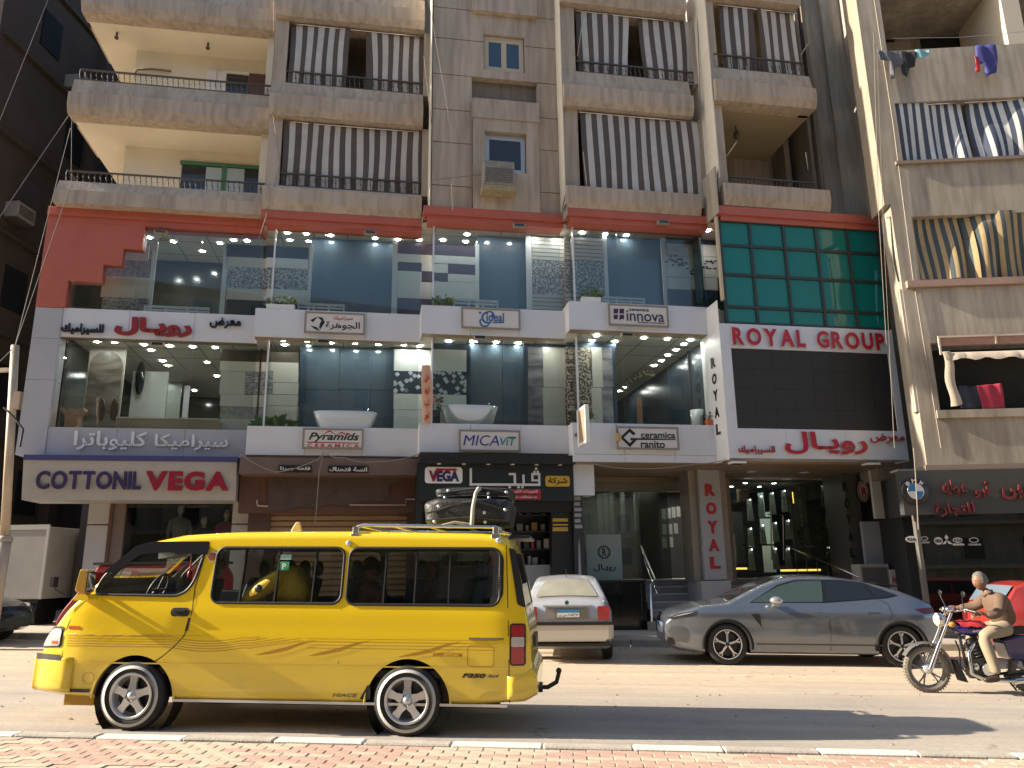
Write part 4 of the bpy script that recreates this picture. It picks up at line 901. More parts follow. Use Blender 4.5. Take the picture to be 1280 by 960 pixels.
x0, _ = L(172, 520, 3.2); o = thing('wash_basin', 'white oval wash basin on the pearl wall behind the lower left glass', 'basin', W(-11.35, 3.5, 5.05), TH); q = MB(); q.lathe([(.12, -.25), (.22, -.05), (.30, .15), (.27, .15), (.15, .02), (.001, 0)], axis='z', n=24); q.build('bowl', cerm, o)
q = MB(); q.box(-.35, .35, -.05, .4, -.3, -.25); q.build('shelf', cerm, o)
x, z = L(92, 520, 2.1); o = thing('carved_pedestal', 'pinkish carved pedestal just inside the lower left window', 'pedestal', W(x, 2.1, 4.82), TH)
q = MB(); q.prism([(-.13, 0), (.13, 0), (.15, .33), (-.15, .33)], -.12, .12); q.build('shaft', mat('peach_stone', (.46, .27, .17), .6, noise=.2, scale=9), o)
q = MB(); q.prism([(-.16, .333), (.16, .333), (.25, .44), (.24, .5), (.1, .46), (0, .49), (-.12, .46), (-.24, .5), (-.25, .44)], -.14, .14); q.build('capital', mat('peach_stone', (.46, .27, .17)), o)
x, z = L(872, 510, .6); o = thing('ceramic_vase', 'tall white pail shaped basin near the right end of the lower glass', 'basin', W(L(871, 515, .8)[0], .8, 4.84), TH); q = MB(); q.lathe([(.001, 0), (.14, 0), (.17, .5), (.15, .5), (.12, .05)], axis='z', n=20); q.build('bowl', cerm, o)
# cloth banner at the glass corner
x0, x1, z0, z1 = BX(527, 540, 457, 530, .38); o = thing('cloth_banner', 'narrow peach cloth banner with red Arabic writing hanging at the glass corner', 'banner', W((x0 + x1) / 2, .38, z0), TH)
q = MB(); n = 10; w_ = (x1 - x0) / 2; vs = []
for j in range(n + 1):
    v = j / n; k = math.sin(v * 5) * .02; vs += [(-w_ * (.7 + .4 * math.sin(v * 2.8)) + k, -.01 + .02 * math.sin(v * 7), v * (z1 - z0)), (0, -.05, v * (z1 - z0)), (w_ * (.7 + .4 * math.sin(v * 2.8)) + k, .01, v * (z1 - z0))]
q.add(vs, [(j * 3 + i, j * 3 + i + 1, j * 3 + i + 4, j * 3 + i + 3) for j in range(n) for i in (0, 1)], 0, True); q.build('cloth', mat('peach_cloth', (.60, .36, .24), .8), o)
for i, s_ in enumerate(('هل', 'تريد', 'تب', 'اجر')):
    mb = MB(); fit_text(mb, s_, -w_ * .5, w_ * .5, z1 - z0 - .42 - i * .3, z1 - z0 - .22 - i * .3, -.062, .004, .04); mb.build('writing', inkr, o)
# ================================================================ ground-floor shops (parts of the building unless they stand alone)
GB = -.1                                         # the building goes a little below the pavement
def PB(x0, x1, y0, y1, z0, z1, name, m, **k): q = MB(); q.box(x0, x1, y0, y1, z0, z1); return part(name, q, m, **k)
def pxb(px0, px1, py0, py1, yl, t, name, m, z0=None, par=None):
    x0, x1, a, b_ = BX(px0, px1, py0, py1, yl); a = a if z0 is None else z0; q = MB(); q.box(x0, x1, yl, yl + t, a, b_); return q.build(name, m, par or bld)
tile_w = mat('pillar_tile', (.42, .41, .41), .35, noise=.06, scale=3); brn = mat('brown_cladding', (.10, .045, .03), .55, noise=.15, scale=2)
# left shop: pillar, brown side, dark glass with mannequins
x0, x1, _, _ = BX(106, 133, 640, 720, 2.3)
for z0, z1 in ((GB, 1.42), (1.45, 2.62), (2.65, 4.1)): PB(x0, x1, 2.3, 2.9, z0, z1, 'pillar_tile', tile_w)
PB(x0 + .02, x1 - .02, 2.33, 2.88, GB, 4.1, 'pillar_core', mat('joint_red', (.12, .03, .025), .6))
PB(x1, x1 + .07, 2.28, 2.9, GB, 4.1, 'pillar_edge', brn); PB(x1 + .07, x1 + .32, 2.34, 2.9, GB, 4.1, 'pillar_cladding', mat('taupe_cladding', (.16, .125, .11), .5))
xs0 = x1 + .32; xs1 = L(293, 650, 2.5)[0]
PB(xs0, xs1, 5.5, 5.6, GB, 4.1, 'shop_back_wall', dark); PB(xs0, xs1, 2.3, 5.5, GB, .18, 'shop_floor', grey_d)
q = MB(); q.box(xs0, xs1, 2.45, 2.465, .2, 4.0); part('shop_glass', q, glz)
PB(xs1, xs1 + .42, 2.2, 2.9, GB, 2.62, 'pillar_tile', tile_w); PB(xs1, xs1 + .42, 2.2, 2.9, 2.65, 4.1, 'pillar_tile', tile_w)
PB(-13.3, x0, 8.4, 8.5, GB, 4.2, 'passage_wall', mat('passage_dark', (.012, .012, .012), .9)); PB(-13.4, x0 + .1, 1.9, 8.4, 4.0, 4.16, 'passage_ceiling', dark); PB(x0 + .3, x0 + .4, 2.9, 8.4, GB, 4.0, 'passage_wall', dark)
PB(-13.4, -13.2, 4.2, 8.4, GB, 4.1, 'passage_wall', dark)
# right-hand Royal shop: steps, column, glass front
gt = mat('step_stone', (.34, .33, .31), .6, noise=.15, scale=4, bump=.15)
xa, xb = .55, 6.3
yst = [(.35, .18), (.80, .36), (1.15, .53), (1.50, .70), (1.85, .87), (2.2, 1.04), (2.55, 1.20)]
for i, (yy, zt) in enumerate(yst):
    ye = yst[i + 1][0] if i + 1 < len(yst) else 5.2
    xx = xa
    for seg in range(5):
        w_ = (xb - xa) / 5; q = MB(); q.box(xx + .003, xx + w_ - .003, yy - .02, ye, zt - .035, zt); part('step_tread', q, gt); xx += w_
    PB(xa, xb, yy, ye + .05, GB - .1, zt - .036, 'step_riser', mat('step_riser', (.26, .25, .24), .6, noise=.15, scale=4))
PB(-1.2, xa - .02, 3.35, 5.2, GB, 1.2, 'landing', gt)
# roller box and soffit beams
PB(-1.25, L(862, 605, 3.2)[0], 3.1, 3.4, 3.55, 3.87, 'roller_box', mat('roller_tan', (.30, .27, .21), .5)); PB(-1.25, 2.0, 2.6, 2.75, 3.72, 3.87, 'soffit_beam', soff_m)
q = MB(); q.box(-1.2, 1.95, 3.4, 3.415, 1.2, 3.55); part('shop_glass', q, glass('shop_glass_dark', (.55, .6, .58), 0, 1.0, .03))
PB(-1.2, 6.3, 6.6, 6.7, 1.1, 4.0, 'shop_back_wall', mat('shop_back', (.05, .05, .048), .5)); PB(-1.2, 6.4, 3.5, 6.7, 1.0, 1.19, 'shop_floor', grey_d)
PB(-1.3, -1.2, 3.1, 6.7, GB, 4, 'shop_side_wall', dark); PB(-1.2, 6.4, 3.45, 6.7, 3.86, 3.95, 'shop_ceiling', mat('shop_ceiling', (.30, .30, .28), .6))
for i in range(9): put('downlight', dlm, bld, (-.9 + .33 * (i % 3) + (i // 3) * .25, 3.9 + (i // 3) * .8, 3.855)); put('downlight', dlm, bld, (1.0 + .35 * (i % 3), 4.0 + (i // 3) * .8, 3.855)); put('downlight', dlm, bld, (2.7 + .9 * (i % 4), 3.8 + (i // 4) * .9, 3.855))
slab_g = mat('sample_slab', (.26, .28, .25), .2); slab_l = mat('sample_slab_light', (.36, .37, .34), .2)
for i, px in enumerate((748, 755, 762, 776, 793)): pxb(px, px + 5.5, 618 - i * 1.5, 668 - i, 4.6, .04, 'sample_slab', slab_g)
for i, (px, py) in enumerate(((828, 636), (834, 635), (840, 634), (846, 633), (852, 631), (829, 655), (836, 655), (843, 654), (829, 672), (837, 671))): pxb(px, px + 4.5, py, py + 13, 4.9, .04, 'sample_tile', slab_l)
PB(*BX(800, 824, 606, 706, 4.2)[:2], 4.2, 4.3, 1.2, 3.86, 'display_pillar', mat('umber_panel', (.035, .03, .026), .4))
# Royal column
col_m = mat('column_grey', (.36, .36, .36), .35); tan_m = mat('column_tan', (.26, .225, .18), .5, noise=.08, scale=3)
cx0, cx1, cz0, cz1 = BX(877, 904, 592, 725, 1.15); PB(cx0, cx1, 1.15, 1.5, cz0, 3.88, 'column_face', col_m)
lx0 = L(862, 660, 1.4)[0]; rx1 = L(911, 660, 1.3)[0]
PB(lx0, cx0 - .03, 1.28, 1.9, cz0 - .05, 3.88, 'column_side', tan_m); PB(cx1 + .02, rx1, 1.28, 1.9, cz0 - .05, 3.88, 'column_side', tan_m); PB(cx0 - .03, cx1 + .02, 1.3, 1.9, cz0, 3.88, 'column_core', tan_m)
bx0, bx1, bz0, bz1 = BX(877, 914, 726, 743, 1.0); PB(bx0, bx1, 1.0, 1.9, bz0 - .5, bz1, 'column_base', col_m)
o = thing('sign_lettering', 'dark red vertical ROYAL letters on the grey column', 'lettering', W((cx0 + cx1) / 2, 1.145, 2.4), TH)
for ch, (p0, p1) in zip('ROYAL', ((605, 620), (628, 643), (651, 667), (674, 689), (696, 711))):
    z1_ = L(890, p0, 1.14)[1] - 2.4; z0_ = L(890, p1, 1.14)[1] - 2.4; mb = MB(); fit_text(mb, ch, -.13, .13, z0_, z1_, 0, .02, .045); mb.build('letter', redl, o)
# right bay: big dark shop window with shelves of lit slabs
wx0, wx1, wz0, wz1 = BX(914, 1052, 603, 715, 2.7)
q = MB(); q.box(wx0, wx1, 2.7, 2.715, wz0, 3.84); part('shop_glass', q, MATS['shop_glass_dark'])
PB(wx0 - .3, wx0, 2.6, 3.3, 1.1, 3.86, 'window_jamb', tan_m); PB(wx1, wx1 + .3, 2.6, 3.3, 1.1, 3.86, 'window_jamb', mat('jamb_dark', (.09, .08, .07), .5)); PB(wx0 - .3, wx1 + .3, 2.62, 2.8, wz0 - .14, wz0, 'window_sill', dark)
gold = emit('warm_strip', (1, .62, .12), 1.6); spot = emit('spot_glow', (1, .98, .9), 9)
for a in ((910, 934, 709.5, 712), (976, 1026, 711.5, 714)): pxb(*a, 2.9, .02, 'light_strip', gold)
q = MB(); p0 = L(1042, 640, 2.85); p1 = L(1050, 712, 2.85); q.tube([(p0[0], 2.85, p0[1]), (p1[0], 2.85, p1[1])], .016, 4); p0 = L(990.5, 615, 3.4); p1 = L(992, 629, 3.4); q.tube([(p0[0], 3.4, p0[1]), (p1[0], 3.4, p1[1])], .016, 4); part('light_strip', q, gold)
for px, py in ((936, 624), (950, 620), (964, 616), (979, 613), (937, 660), (952, 656), (968, 653), (984, 650), (938, 686), (968, 685), (984, 685), (1028, 607), (1034, 645), (1035, 684)):
    hgt = 27 if py < 640 else 24 if py < 670 else 27
    a0, z1_ = L(px, py, 4.3); a1, z0_ = L(px, py + hgt, 4.3)
    q = MB(); q.prism([(a0 - .08, z0_), (a0 + .12, z0_), (a0 + .08, z1_), (a0 - .05, z1_)], 4.3, 4.34); part('sample_slab', q, slab_g)
    q = MB(); q.ball((a0 + .015, 4.24, z1_ - .02), .022, nu=6, nv=4); part('spot_lamp', q, spot)
for py in (646, 680): pxb(930, 990, py, py + 2, 4.35, .1, 'shelf', black)
pxb(990, 1010, 606, 700, 4.6, .05, 'sample_panel', mat('sample_panel', (.20, .20, .17), .4)); pxb(912, 930, 640, 705, 4.5, .05, 'sample_panel', mat('sample_panel2', (.14, .15, .14), .4))
for px in (963, 978):
    q = MB(); p = [L(px - 4, 643, 2.65), L(px, 644, 2.65), L(px + 1, 700, 2.65)]; q.tube([(a, 2.62, z) for a, z in p], .022, 6); part('door_handle', q, steel)
bush('potted_plant', 'tall dark indoor tree behind the shop glass with shelves of slabs', 1018, 690, 3.3, 1.2, .42, 1.9, .3, 420, (0,), seed=21, potc=black, long=.13)
# emblem wall, white flanks
PB(*BX(1060, 1078, 596, 704, 1.6)[:2], 1.6, 2.6, GB, 3.88, 'flank_wall', mat('flank_dark', (.10, .10, .095), .4))
o = thing('sign_lettering', 'black vertical letters and a round pink crest on the dark flank wall', 'lettering', W(L(1072, 650, 1.3)[0], 1.58, 2.5), TH)
for i, ch in enumerate('ROYAL'):
    a0, z1_ = L(1069, 603 + i * 20.5, 1.58); mb = MB(); fit_text(mb, ch, -.14, .0, z1_ - .24 - 2.5, z1_ - 2.5, 0, .012, .03); mb.build('letter', ink, o)
em = thing('round_crest', 'oval pink and black crest with a red R on the dark flank wall', 'crest', W(L(1079, 614, 1.45)[0], 1.45, L(1079, 614, 1.45)[1]), TH)
for rx, rz, t_, m_ in ((.19, .30, .0, ink), (.17, .275, -.01, mat('crest_pink', (.42, .30, .28), .5)), (.145, .24, -.02, ink), (.13, .22, -.03, mat('crest_pale', (.46, .38, .36), .5))):
    q = MB(); q.prism([(rx * math.cos(i * math.pi / 12), rz * math.sin(i * math.pi / 12)) for i in range(24)], t_, .03); q.build('ring', m_, em)
mb = MB(); fit_text(mb, 'R', -.07, .07, -.12, .10, -.031, .01, .03); mb.build('letter', redl, em); mb = MB(); fit_text(mb, '1980', -.05, .05, -.17, -.14, -.031, .006, .02); mb.build('lettering', ink, em)
q = MB(); q.tube([(0, .2, -.05), (0, .06, -.05)], .02, 6); q.build('bracket', iron, em)
# white boxed pier and stones at the right end
a0, a1, b0, b1 = BX(1091, 1117, 578, 648, .9); PB(a0, a1, .9, 1.0, b0, 3.9, 'pier_box', white)
a0, a1, b0, b1 = BX(1080, 1103, 650, 704, 1.3); PB(a0, a1, 1.3, 1.4, GB - .1, 2.6, 'pier_face', alu_g)
a0, a1, b0, b1 = BX(1118, 1134, 655, 740, 1.0); PB(a0, a1, 1.0, 1.6, GB - .2, 2.6, 'pier_face', mat('pier_beige', (.42, .39, .34), .6, noise=.1))
for px in (1107, 1112): 
    a0, _ = L(px, 660, 1.5); q = MB(); q.cyl((a0, 1.5, 0), (a0, 1.5, 2.6), .035, n=8); part('downpipe', q, tan_m)
# white pier and emblem panel left of the shop, black box, handrail
a0, a1, b0, b1 = BX(717, 743, 583, 619, .35); PB(a0, a1, .35, 1.0, b0, 3.9, 'pier_box', alu); a0, a1, _, _ = BX(712, 733, 620, 780, .5); PB(a0 + .1, a1, 1.0, 3.1, GB, 3.9, 'pier_face', black)
x0, x1, z0, z1 = BX(733, 777, 668, 724, 1.6); o = thing('emblem_panel', 'pale green panel with octagonal crest and Arabic name left of the shop steps', 'panel', W((x0 + x1) / 2, 1.6, z0), TH); w_ = (x1 - x0) / 2; h_ = z1 - z0
q = MB(); q.box(-w_, w_, -.02, .02, 0, h_); q.build('board', mat('mint_board', (.30, .36, .33), .25), o)
oc = lambda r, cz_: [(r * math.cos(R(22.5 + 45 * i)), cz_ + r * math.sin(R(22.5 + 45 * i))) for i in range(8)]
cz_ = h_ * .60
q = MB(); a = oc(.17, cz_); b_ = oc(.145, cz_); 
for i in range(8): j = (i + 1) % 8; q.prism([a[i], a[j], b_[j], b_[i]], -.028, -.021)
a = oc(.135, cz_); b_ = oc(.125, cz_)
for i in range(8): j = (i + 1) % 8; q.prism([a[i], a[j], b_[j], b_[i]], -.028, -.021)
q.build('crest', ink, o, recalc=True); mb = MB(); fit_text(mb, 'R', -.05, .06, cz_ - .09, cz_ + .09, -.021, .006, .02); fit_text(mb, 'رويـال', -w_ * .62, w_ * .62, h_ * .17, h_ * .34, -.021, .006, .02); mb.build('lettering', ink, o)
a0, a1, b0, b1 = BX(737, 808, 727, 785, .9)
o = thing('stair_enclosure', 'glossy black box enclosing the basement stair beside the grey steps', 'enclosure', W((a0 + a1) / 2, .9, 0), TH); w_ = (a1 - a0) / 2
q = MB(); q.box(-w_, w_, 0, 1.6, -.05, 1.18); q.build('body', mat('gloss_black', (.01, .01, .01), .12), o); q = MB(); q.box(-w_ - .03, w_ + .03, -.03, 1.6, 1.185, 1.23); q.build('cap', black, o)
for x0_ in (-w_ + .06, .03): q = MB(); q.box(x0_, x0_ + w_ - .09, -.012, -.002, .1, 1.05); q.build('panel', mat('gloss_black', (.01,) * 3), o)
hr = thing('handrail', 'leaning chrome handrail beside the grey shop steps', 'handrail', W(.42, .5, 0), TH)
p = [L(801, 679, 2.4), L(813, 728, 1.2), L(815, 776, .6)]
q = MB(); q.tube([(p[0][0] - .42, 1.9, 2.05), (p[1][0] - .42, .35, 1.22), (p[2][0] - .42, .1, 1.12), (p[2][0] - .42, .1, .1)], .028, 8); q.tube([(p[0][0] - .40, 1.8, 1.7), (p[1][0] - .40, .35, .9)], .02, 6); q.build('rail', steel, hr)
q = MB(); q.box(p[2][0] - .50, p[2][0] - .34, .0, .2, -.1, .3); q.build('foot', tan_m, hr)
hr = thing('handrail', 'black and steel handrail at the right end of the shop steps', 'handrail', W(5.2, .9, 0), TH)
q = MB(); q.tube([(.35, 1.4, 2.0), (-.45, 1.35, 2.02), (.65, -.1, 1.2), (.68, -.1, .1)], .022, 6); q.build('rail', steel, hr)
q = MB()
for i in range(6): q.cyl((-.3 + i * .16, 1.2 - i * .22, 1.85 - i * .12), (-.3 + i * .16, 1.2 - i * .22, .9 - i * .1), .012, n=6)
q.build('baluster', iron, hr)
x0, x1, z0, z1 = BX(1076, 1113, 705, 745, .75); ac2 = thing('air_conditioner', 'grey outdoor air conditioner unit standing behind the roof of the grey car', 'air conditioner', W((x0 + x1) / 2, .75, 0), TH); w_ = (x1 - x0) / 2
q = MB(); q.box(-w_, w_, 0, .35, .5, z1); q.build('casing', mat('old_white', (.42, .40, .36), .5, noise=.12), ac2, bevel=.01); q = MB(); q.box(-w_ + .06, w_ - .06, -.012, -.002, .58, z1 - .08); q.build('grille', mat('grille_grey', (.14, .13, .12)), ac2)
q = MB(); q.box(-w_, w_, 0, .35, -.12, .5); q.build('stand', iron, ac2)
x0, x1, z0, z1 = BX(1115, 1121, 712, 742, .7); o = thing('notice_board', 'narrow white notice with red writing beside the outdoor air conditioner', 'notice', W((x0 + x1) / 2, .7, 0), TH); q = MB(); q.box(-.09, .09, 0, .03, z0 - .3, z1); q.build('board', sgw, o); mb = MB(); fit_text(mb, 'ايجار', -.07, .07, z1 - .35, z1 - .1, -.001, .004, .04); mb.build('writing', inkr, o)
# ---------------------------------------------------------------- left shop sign box, canopy
x0, x1, z0, z1 = BX(30, 296, 577, 625, 1.35); o = thing('shop_sign_box', 'long white sign box with blue and crimson letters, under the blue canopy edge', 'sign', W((x0 + x1) / 2, 1.35, z0), TH); w_ = (x1 - x0) / 2; h_ = z1 - z0
q = MB(); q.prism([(0, 0), (-.16, h_), (1.0, h_), (1.0, 0)], -w_, w_, axis='x'); q.build('box', mat('sign_cream', (.36, .345, .33), .45, noise=.06), o, recalc=True)
lx = lambda px: L(px, 600, 1.3)[0] - (x0 + x1) / 2
cot = thing('sign_lettering', 'dark blue COTTONIL raised letters on the long white sign box', 'lettering', W((x0 + x1) / 2, 1.26, z0), TH); letters(cot, 'COTTONIL', lx(47), lx(178), .22, .62, 0, mat('letter_indigo', (.03, .022, .09), .4), .05, .025, gap=.09)
vg = thing('sign_lettering', 'crimson VEGA raised letters on the long white sign box', 'lettering', W((x0 + x1) / 2, 1.26, z0), TH); letters(vg, 'VEGA', lx(183), lx(287), .20, .63, 0, mat('letter_crimson', (.28, .01, .03), .35), .05, .05, gap=.05)
x0, x1, z0, z1 = BX(29, 297, 569.5, 576, 1.15); o = thing('canopy_edge', 'thin dark blue canopy edge above the long white sign box', 'canopy', W((x0 + x1) / 2, 1.15, z0), TH); w_ = (x1 - x0) / 2
q = MB(); q.box(-w_, w_, 0, .56, 0, z1 - z0); q.build('band', mat('canopy_blue', (.045, .05, .16), .5), o); q = MB()
for i in range(9): q.cyl((-w_ + .3 + i * .55, .1, -.001), (-w_ + .3 + i * .55, .1, -.03), .03, n=8)
q.build('lamp', white, o)
# mannequins
def mannequin(label, px, py, s, shirt, seed):
    x, z = L(px, py, 3.0); o = thing('mannequin', label, 'mannequin', W(x, 3.0, .18), TH, 'mannequins in the left shop window')
    zt = z - .18; q = MB(); q.ball((0, 0, zt - .12), .085, .09, .12, 12, 8); q.cyl((0, 0, zt - .3), (0, 0, zt - .2), .045, .04, 10); q.build('head', mat('mannequin_grey', (.34, .30, .27), .4), o)
    q = MB(); rings = [(.07, .06, -.29), (.22, .10, -.36), (.21, .12, -.5), (.17, .11, -.7), (.16, .10, -.85), (.19, .12, -1.0)]; n = 16
    q.add([(a * math.cos(2 * math.pi * i / n), b_ * math.sin(2 * math.pi * i / n), zt + c_) for a, b_, c_ in rings for i in range(n)], [(j * n + i, (j + 1) * n + i, (j + 1) * n + (i + 1) % n, j * n + (i + 1) % n) for j in range(len(rings) - 1) for i in range(n)], 0, True)
    for s_ in (-1, 1): q.tube([(s_ * .19, 0, zt - .38), (s_ * .26, .02, zt - .62), (s_ * .24, -.06, zt - .88)], [.06, .05, .04], 8)
    q.build('shirt', shirt, o); q = MB()
    for s_ in (-1, 1): q.tube([(s_ * .09, 0, zt - .95), (s_ * .10, 0, .5), (s_ * .10, 0, .02)], [.09, .07, .05], 8)
    q.build('trousers', black, o); return o
mannequin('mannequin in a grey long sleeved shirt, tallest in the left shop window', 227, 631, 1, mat('shirt_grey', (.16, .15, .14), .8), 1)
mannequin('pale headed mannequin in black behind the left shop glass', 256, 645, 1, black, 2); mannequin('mannequin in a red top at the right end of the left shop window', 284, 637, 1, mat('shirt_red', (.24, .03, .04), .8), 3)
mannequin('dim dark mannequin at the left end of the left shop window', 152, 636, 1, black, 4)
# brown closed shop
x0, x1, z0, z1 = BX(299, 523, 572, 593, .95); o = thing('brown_canopy', 'low brown canopy with a strip of white Arabic lettering over the closed shop', 'canopy', W((x0 + x1) / 2, .95, z0), TH); w_ = (x1 - x0) / 2; h_ = z1 - z0
q = MB(); q.prism([(0, 0), (.05, h_), (.9, h_), (.9, 0)], -w_, w_, axis='x'); q.build('panel', mat('canopy_brown', (.15, .095, .07), .6, noise=.15, scale=2), o, recalc=True)
xc_ = (x0 + x1) / 2
for p0, p1, s_ in ((350, 388, 'قلعة جبرنا'), (412, 419, 'ال'), (419, 459, 'انسة فتحنا')):
    a0 = L(p0, 587, .93)[0] - xc_; a1 = L(p1, 587, .93)[0] - xc_; q = MB(); q.box(a0 - .03, a1 + .03, -.02, .0, .04, .20); q.build('plate', ink, o); mb = MB(); fit_text(mb, s_, a0, a1, .07, .17, -.021, .01, .03); mb.build('writing', sgw, o)
pxb(299, 525, 593, 641, 1.55, .3, 'shop_board', brn)
q = MB(); pts = [L(a, b_, 1.5) for a, b_ in ((336, 595), (500, 595), (500, 600), (487, 606), (487, 622), (476, 628), (466, 623), (452, 627), (438, 634), (412, 630), (396, 634), (370, 633), (352, 639), (334, 640))]
q.prism(pts, 1.5, 1.53); part('torn_sheet', q, mat('torn_vinyl', (.075, .05, .042), .45, noise=.3, scale=5), recalc=True)
sx0_, sx1_, _, _ = BX(337, 508, 640, 700, 1.9)
shm = mat('shutter_tan', (.30, .19, .11), .5, noise=.12, scale=2)
zz = .1; sl_ = MB(); sl_.prism([(0, 0), (-.035, .03), (-.035, .10), (0, .13), (.03, .13), (.03, 0)], sx0_, sx1_, axis='x'); sld = sl_.build('shutter_slat', shm, data_only=True, recalc=True)
while zz < 2.9: put('shutter_slat', sld, bld, (0, 1.95, zz)); zz += .137
PB(sx0_, sx1_, 2.0, 2.1, GB, 3.2, 'shutter_back', brn); PB(xs1 + .42, sx0_, 1.85, 2.6, GB, 3.2, 'shop_pier', mat('corrugated_brown', (.07, .04, .03), .6)); PB(sx1_, XB[2], 1.75, 2.6, GB, 3.2, 'shop_pier', MATS['corrugated_brown'])
q = MB(); p = [L(a, b_, 1.5) for a, b_ in ((321, 625), (322, 632), (335, 633))]; q.tube([(a, 1.5, z) for a, z in p], .02, 6); p = [L(a, b_, 1.48) for a, b_ in ((437, 631), (507, 631.5), (507.5, 624), (523, 624))]; q.tube([(a, 1.48, z) for a, z in p], .02, 6); part('wall_pipe', q, mat('pipe_pale', (.4, .32, .26), .5))
# dark green and black shop with the yellow plate
x0, x1, z0, z1 = BX(523, 717, 581, 626, .30); xc_ = (x0 + x1) / 2; o = thing('shop_sign_board', 'black shop fascia with white Arabic name, yellow plate and two red strips', 'sign', W(xc_, .30, z0), TH); w_ = (x1 - x0) / 2; h_ = z1 - z0
q = MB(); q.box(-w_, w_, 0, .3, 0, h_); q.build('board', mat('sign_teal_black', (.016, .022, .025), .3), o); q = MB(); q.box(-w_, w_, -.25, .3, h_ + .005, h_ + .20); q.build('hood', black, o)
q = MB()
for i in range(6): q.cyl((-w_ + .45 + i * .56, -.1, h_ + .004), (-w_ + .45 + i * .56, -.1, h_ - .012), .05, n=10)
q.build('lamp', white, o)
lc = lambda px, py: (L(px, py, .29)[0] - xc_, L(px, py, .29)[1] - z0)
def rrect(a0, a1, b0, b1, r, n=5):
    pts = []
    for cx_, cy_, s0 in ((a1 - r, b1 - r, 0), (a0 + r, b1 - r, 90), (a0 + r, b0 + r, 180), (a1 - r, b0 + r, 270)):
        for i in range(n + 1): an = R(s0 + 90 * i / n); pts.append((cx_ + r * math.cos(an), cy_ + r * math.sin(an)))
    return pts
def plate(p0, p1, q0, q1, r, m, nm='plate', t_=.012):
    a, b_ = lc(p0, q1), lc(p1, q0); q = MB(); q.prism(rrect(a[0], b_[0], a[1], b_[1], r), -t_, -.001); return q.build(nm, m, o, recalc=True)
def wr(s_, p0, p1, q0, q1, m, bold=.04, d=.01, y_=-.013, nm='writing'):
    a, b_ = lc(p0, q1), lc(p1, q0); mb = MB(); fit_text(mb, s_, a[0], b_[0], a[1], b_[1], y_, d, bold); return mb.build(nm, m, o)
plate(531, 578, 584, 604, .07, white); wr('VEGA', 536, 574, 588.5, 602, mat('letter_navy', (.02, .02, .10), .4), .05, .014, -.014, 'lettering'); wr('V', 536, 549, 588.5, 602, mat('letter_crimson', (.28, .01, .03)), .02, .004, -.029, 'lettering')
q = MB(); a, b_ = lc(545, 588.2), lc(571, 586); q.box(a[0], b_[0], -.025, -.013, a[1], b_[1]); q.build('stripe', redl, o)
wh_l = mat('letter_white', (.58, .58, .58), .35)
q = MB(); a = lc(587, 607); b_ = lc(675, 586); th_ = .052
q.box(a[0], a[0] + th_, -.03, -.001, a[1], b_[1]); q.box(a[0] + th_, b_[0], -.03, -.001, a[1], a[1] + th_); c1 = lc(636, 594)
q.box(c1[0], c1[0] + .16, -.03, -.001, c1[1] - .0, c1[1] + .05); q.box(c1[0] + .11, c1[0] + .165, -.03, -.001, a[1] + th_, c1[1]); c2 = lc(653, 600)
q.box(c2[0], c2[0] + .05, -.03, -.001, a[1] + th_, c2[1] + .12); c3 = lc(664, 594)
q.box(c3[0], b_[0], -.03, -.001, c3[1], c3[1] + .05); q.box(b_[0] - .05, b_[0], -.03, -.001, a[1] + th_, c3[1]); q.box(c3[0], c3[0] + .05, -.03, -.001, c3[1] - .14, c3[1]); q.box(c3[0] + .05, b_[0] - .05, -.03, -.001, c3[1] - .14, c3[1] - .10)
for px, py in ((637, 609), (648, 609), (653, 609), (668, 590), (672, 590), (670, 586)): c_ = lc(px, py); q.prism([(c_[0] + .03 * math.cos(i * .785), c_[1] + .03 * math.sin(i * .785)) for i in range(8)], -.03, -.001)
q.build('name_lettering', wh_l, o, recalc=True)
plate(682, 712, 595, 608, .05, mat('plate_yellow', (.55, .34, .03), .4)); wr('شركة', 685, 709, 597, 606, ink, .012)
redp2 = mat('strip_red', (.36, .02, .03), .4)
plate(560, 676, 611.5, 617, .02, redp2, 'strip'); plate(560, 676, 618.5, 624, .02, redp2, 'strip'); wr('للتوريدات الكهربائية و', 628, 672, 612.2, 616.4, sgw, .02, .004); wr('مد مشتقات - سويتشات', 629, 671, 619.2, 623.4, sgw, .02, .004)
PB(*BX(523, 717, 626, 640, 1.9)[:2], 1.9, 2.0, GB, 3.2, 'shop_back_wall', black); PB(xc_ - w_ - .02, xc_ - w_ + .1, .35, 1.9, GB, 3.9, 'shop_side', black); PB(XB[2], XB[3] + .3, .62, .95, 2.8, 4.1, 'shop_header', black)
a0, a1, b0, b1 = BX(690, 717, 626, 730, .7); PB(a0, a1, .7, 1.0, GB, 3.05, 'shop_pier', black)
for p0, p1 in ((648, 652), (655, 657), (659, 664)): pxb(691, 710, p0, p1, .68, .02, 'yellow_stripe', mat('stripe_yellow', (.45, .30, .03), .5))
o = thing('print_strip', 'tall narrow dark poster with a tower drawing, beside the silver car', 'poster', W(L(724, 680, .55)[0], .55, .1), TH)
q = MB(); q.box(-.12, .12, 0, .03, .0, 3.3); q.build('board', mat('strip_dark', (.03, .03, .032), .4), o)
q = MB()
for i in range(7): q.box(-.09, .09 - .02 * (i % 3), -.004, -.001, 3.1 - i * .13, 3.18 - i * .13)
q.prism([(-.09, .3), (.08, .3), (.03, 1.2), (.015, 1.9), (0, 2.1), (-.02, 1.9), (-.04, 1.2)], -.004, -.001); q.build('print', mat('print_grey', (.28, .28, .29), .5), o, recalc=True)
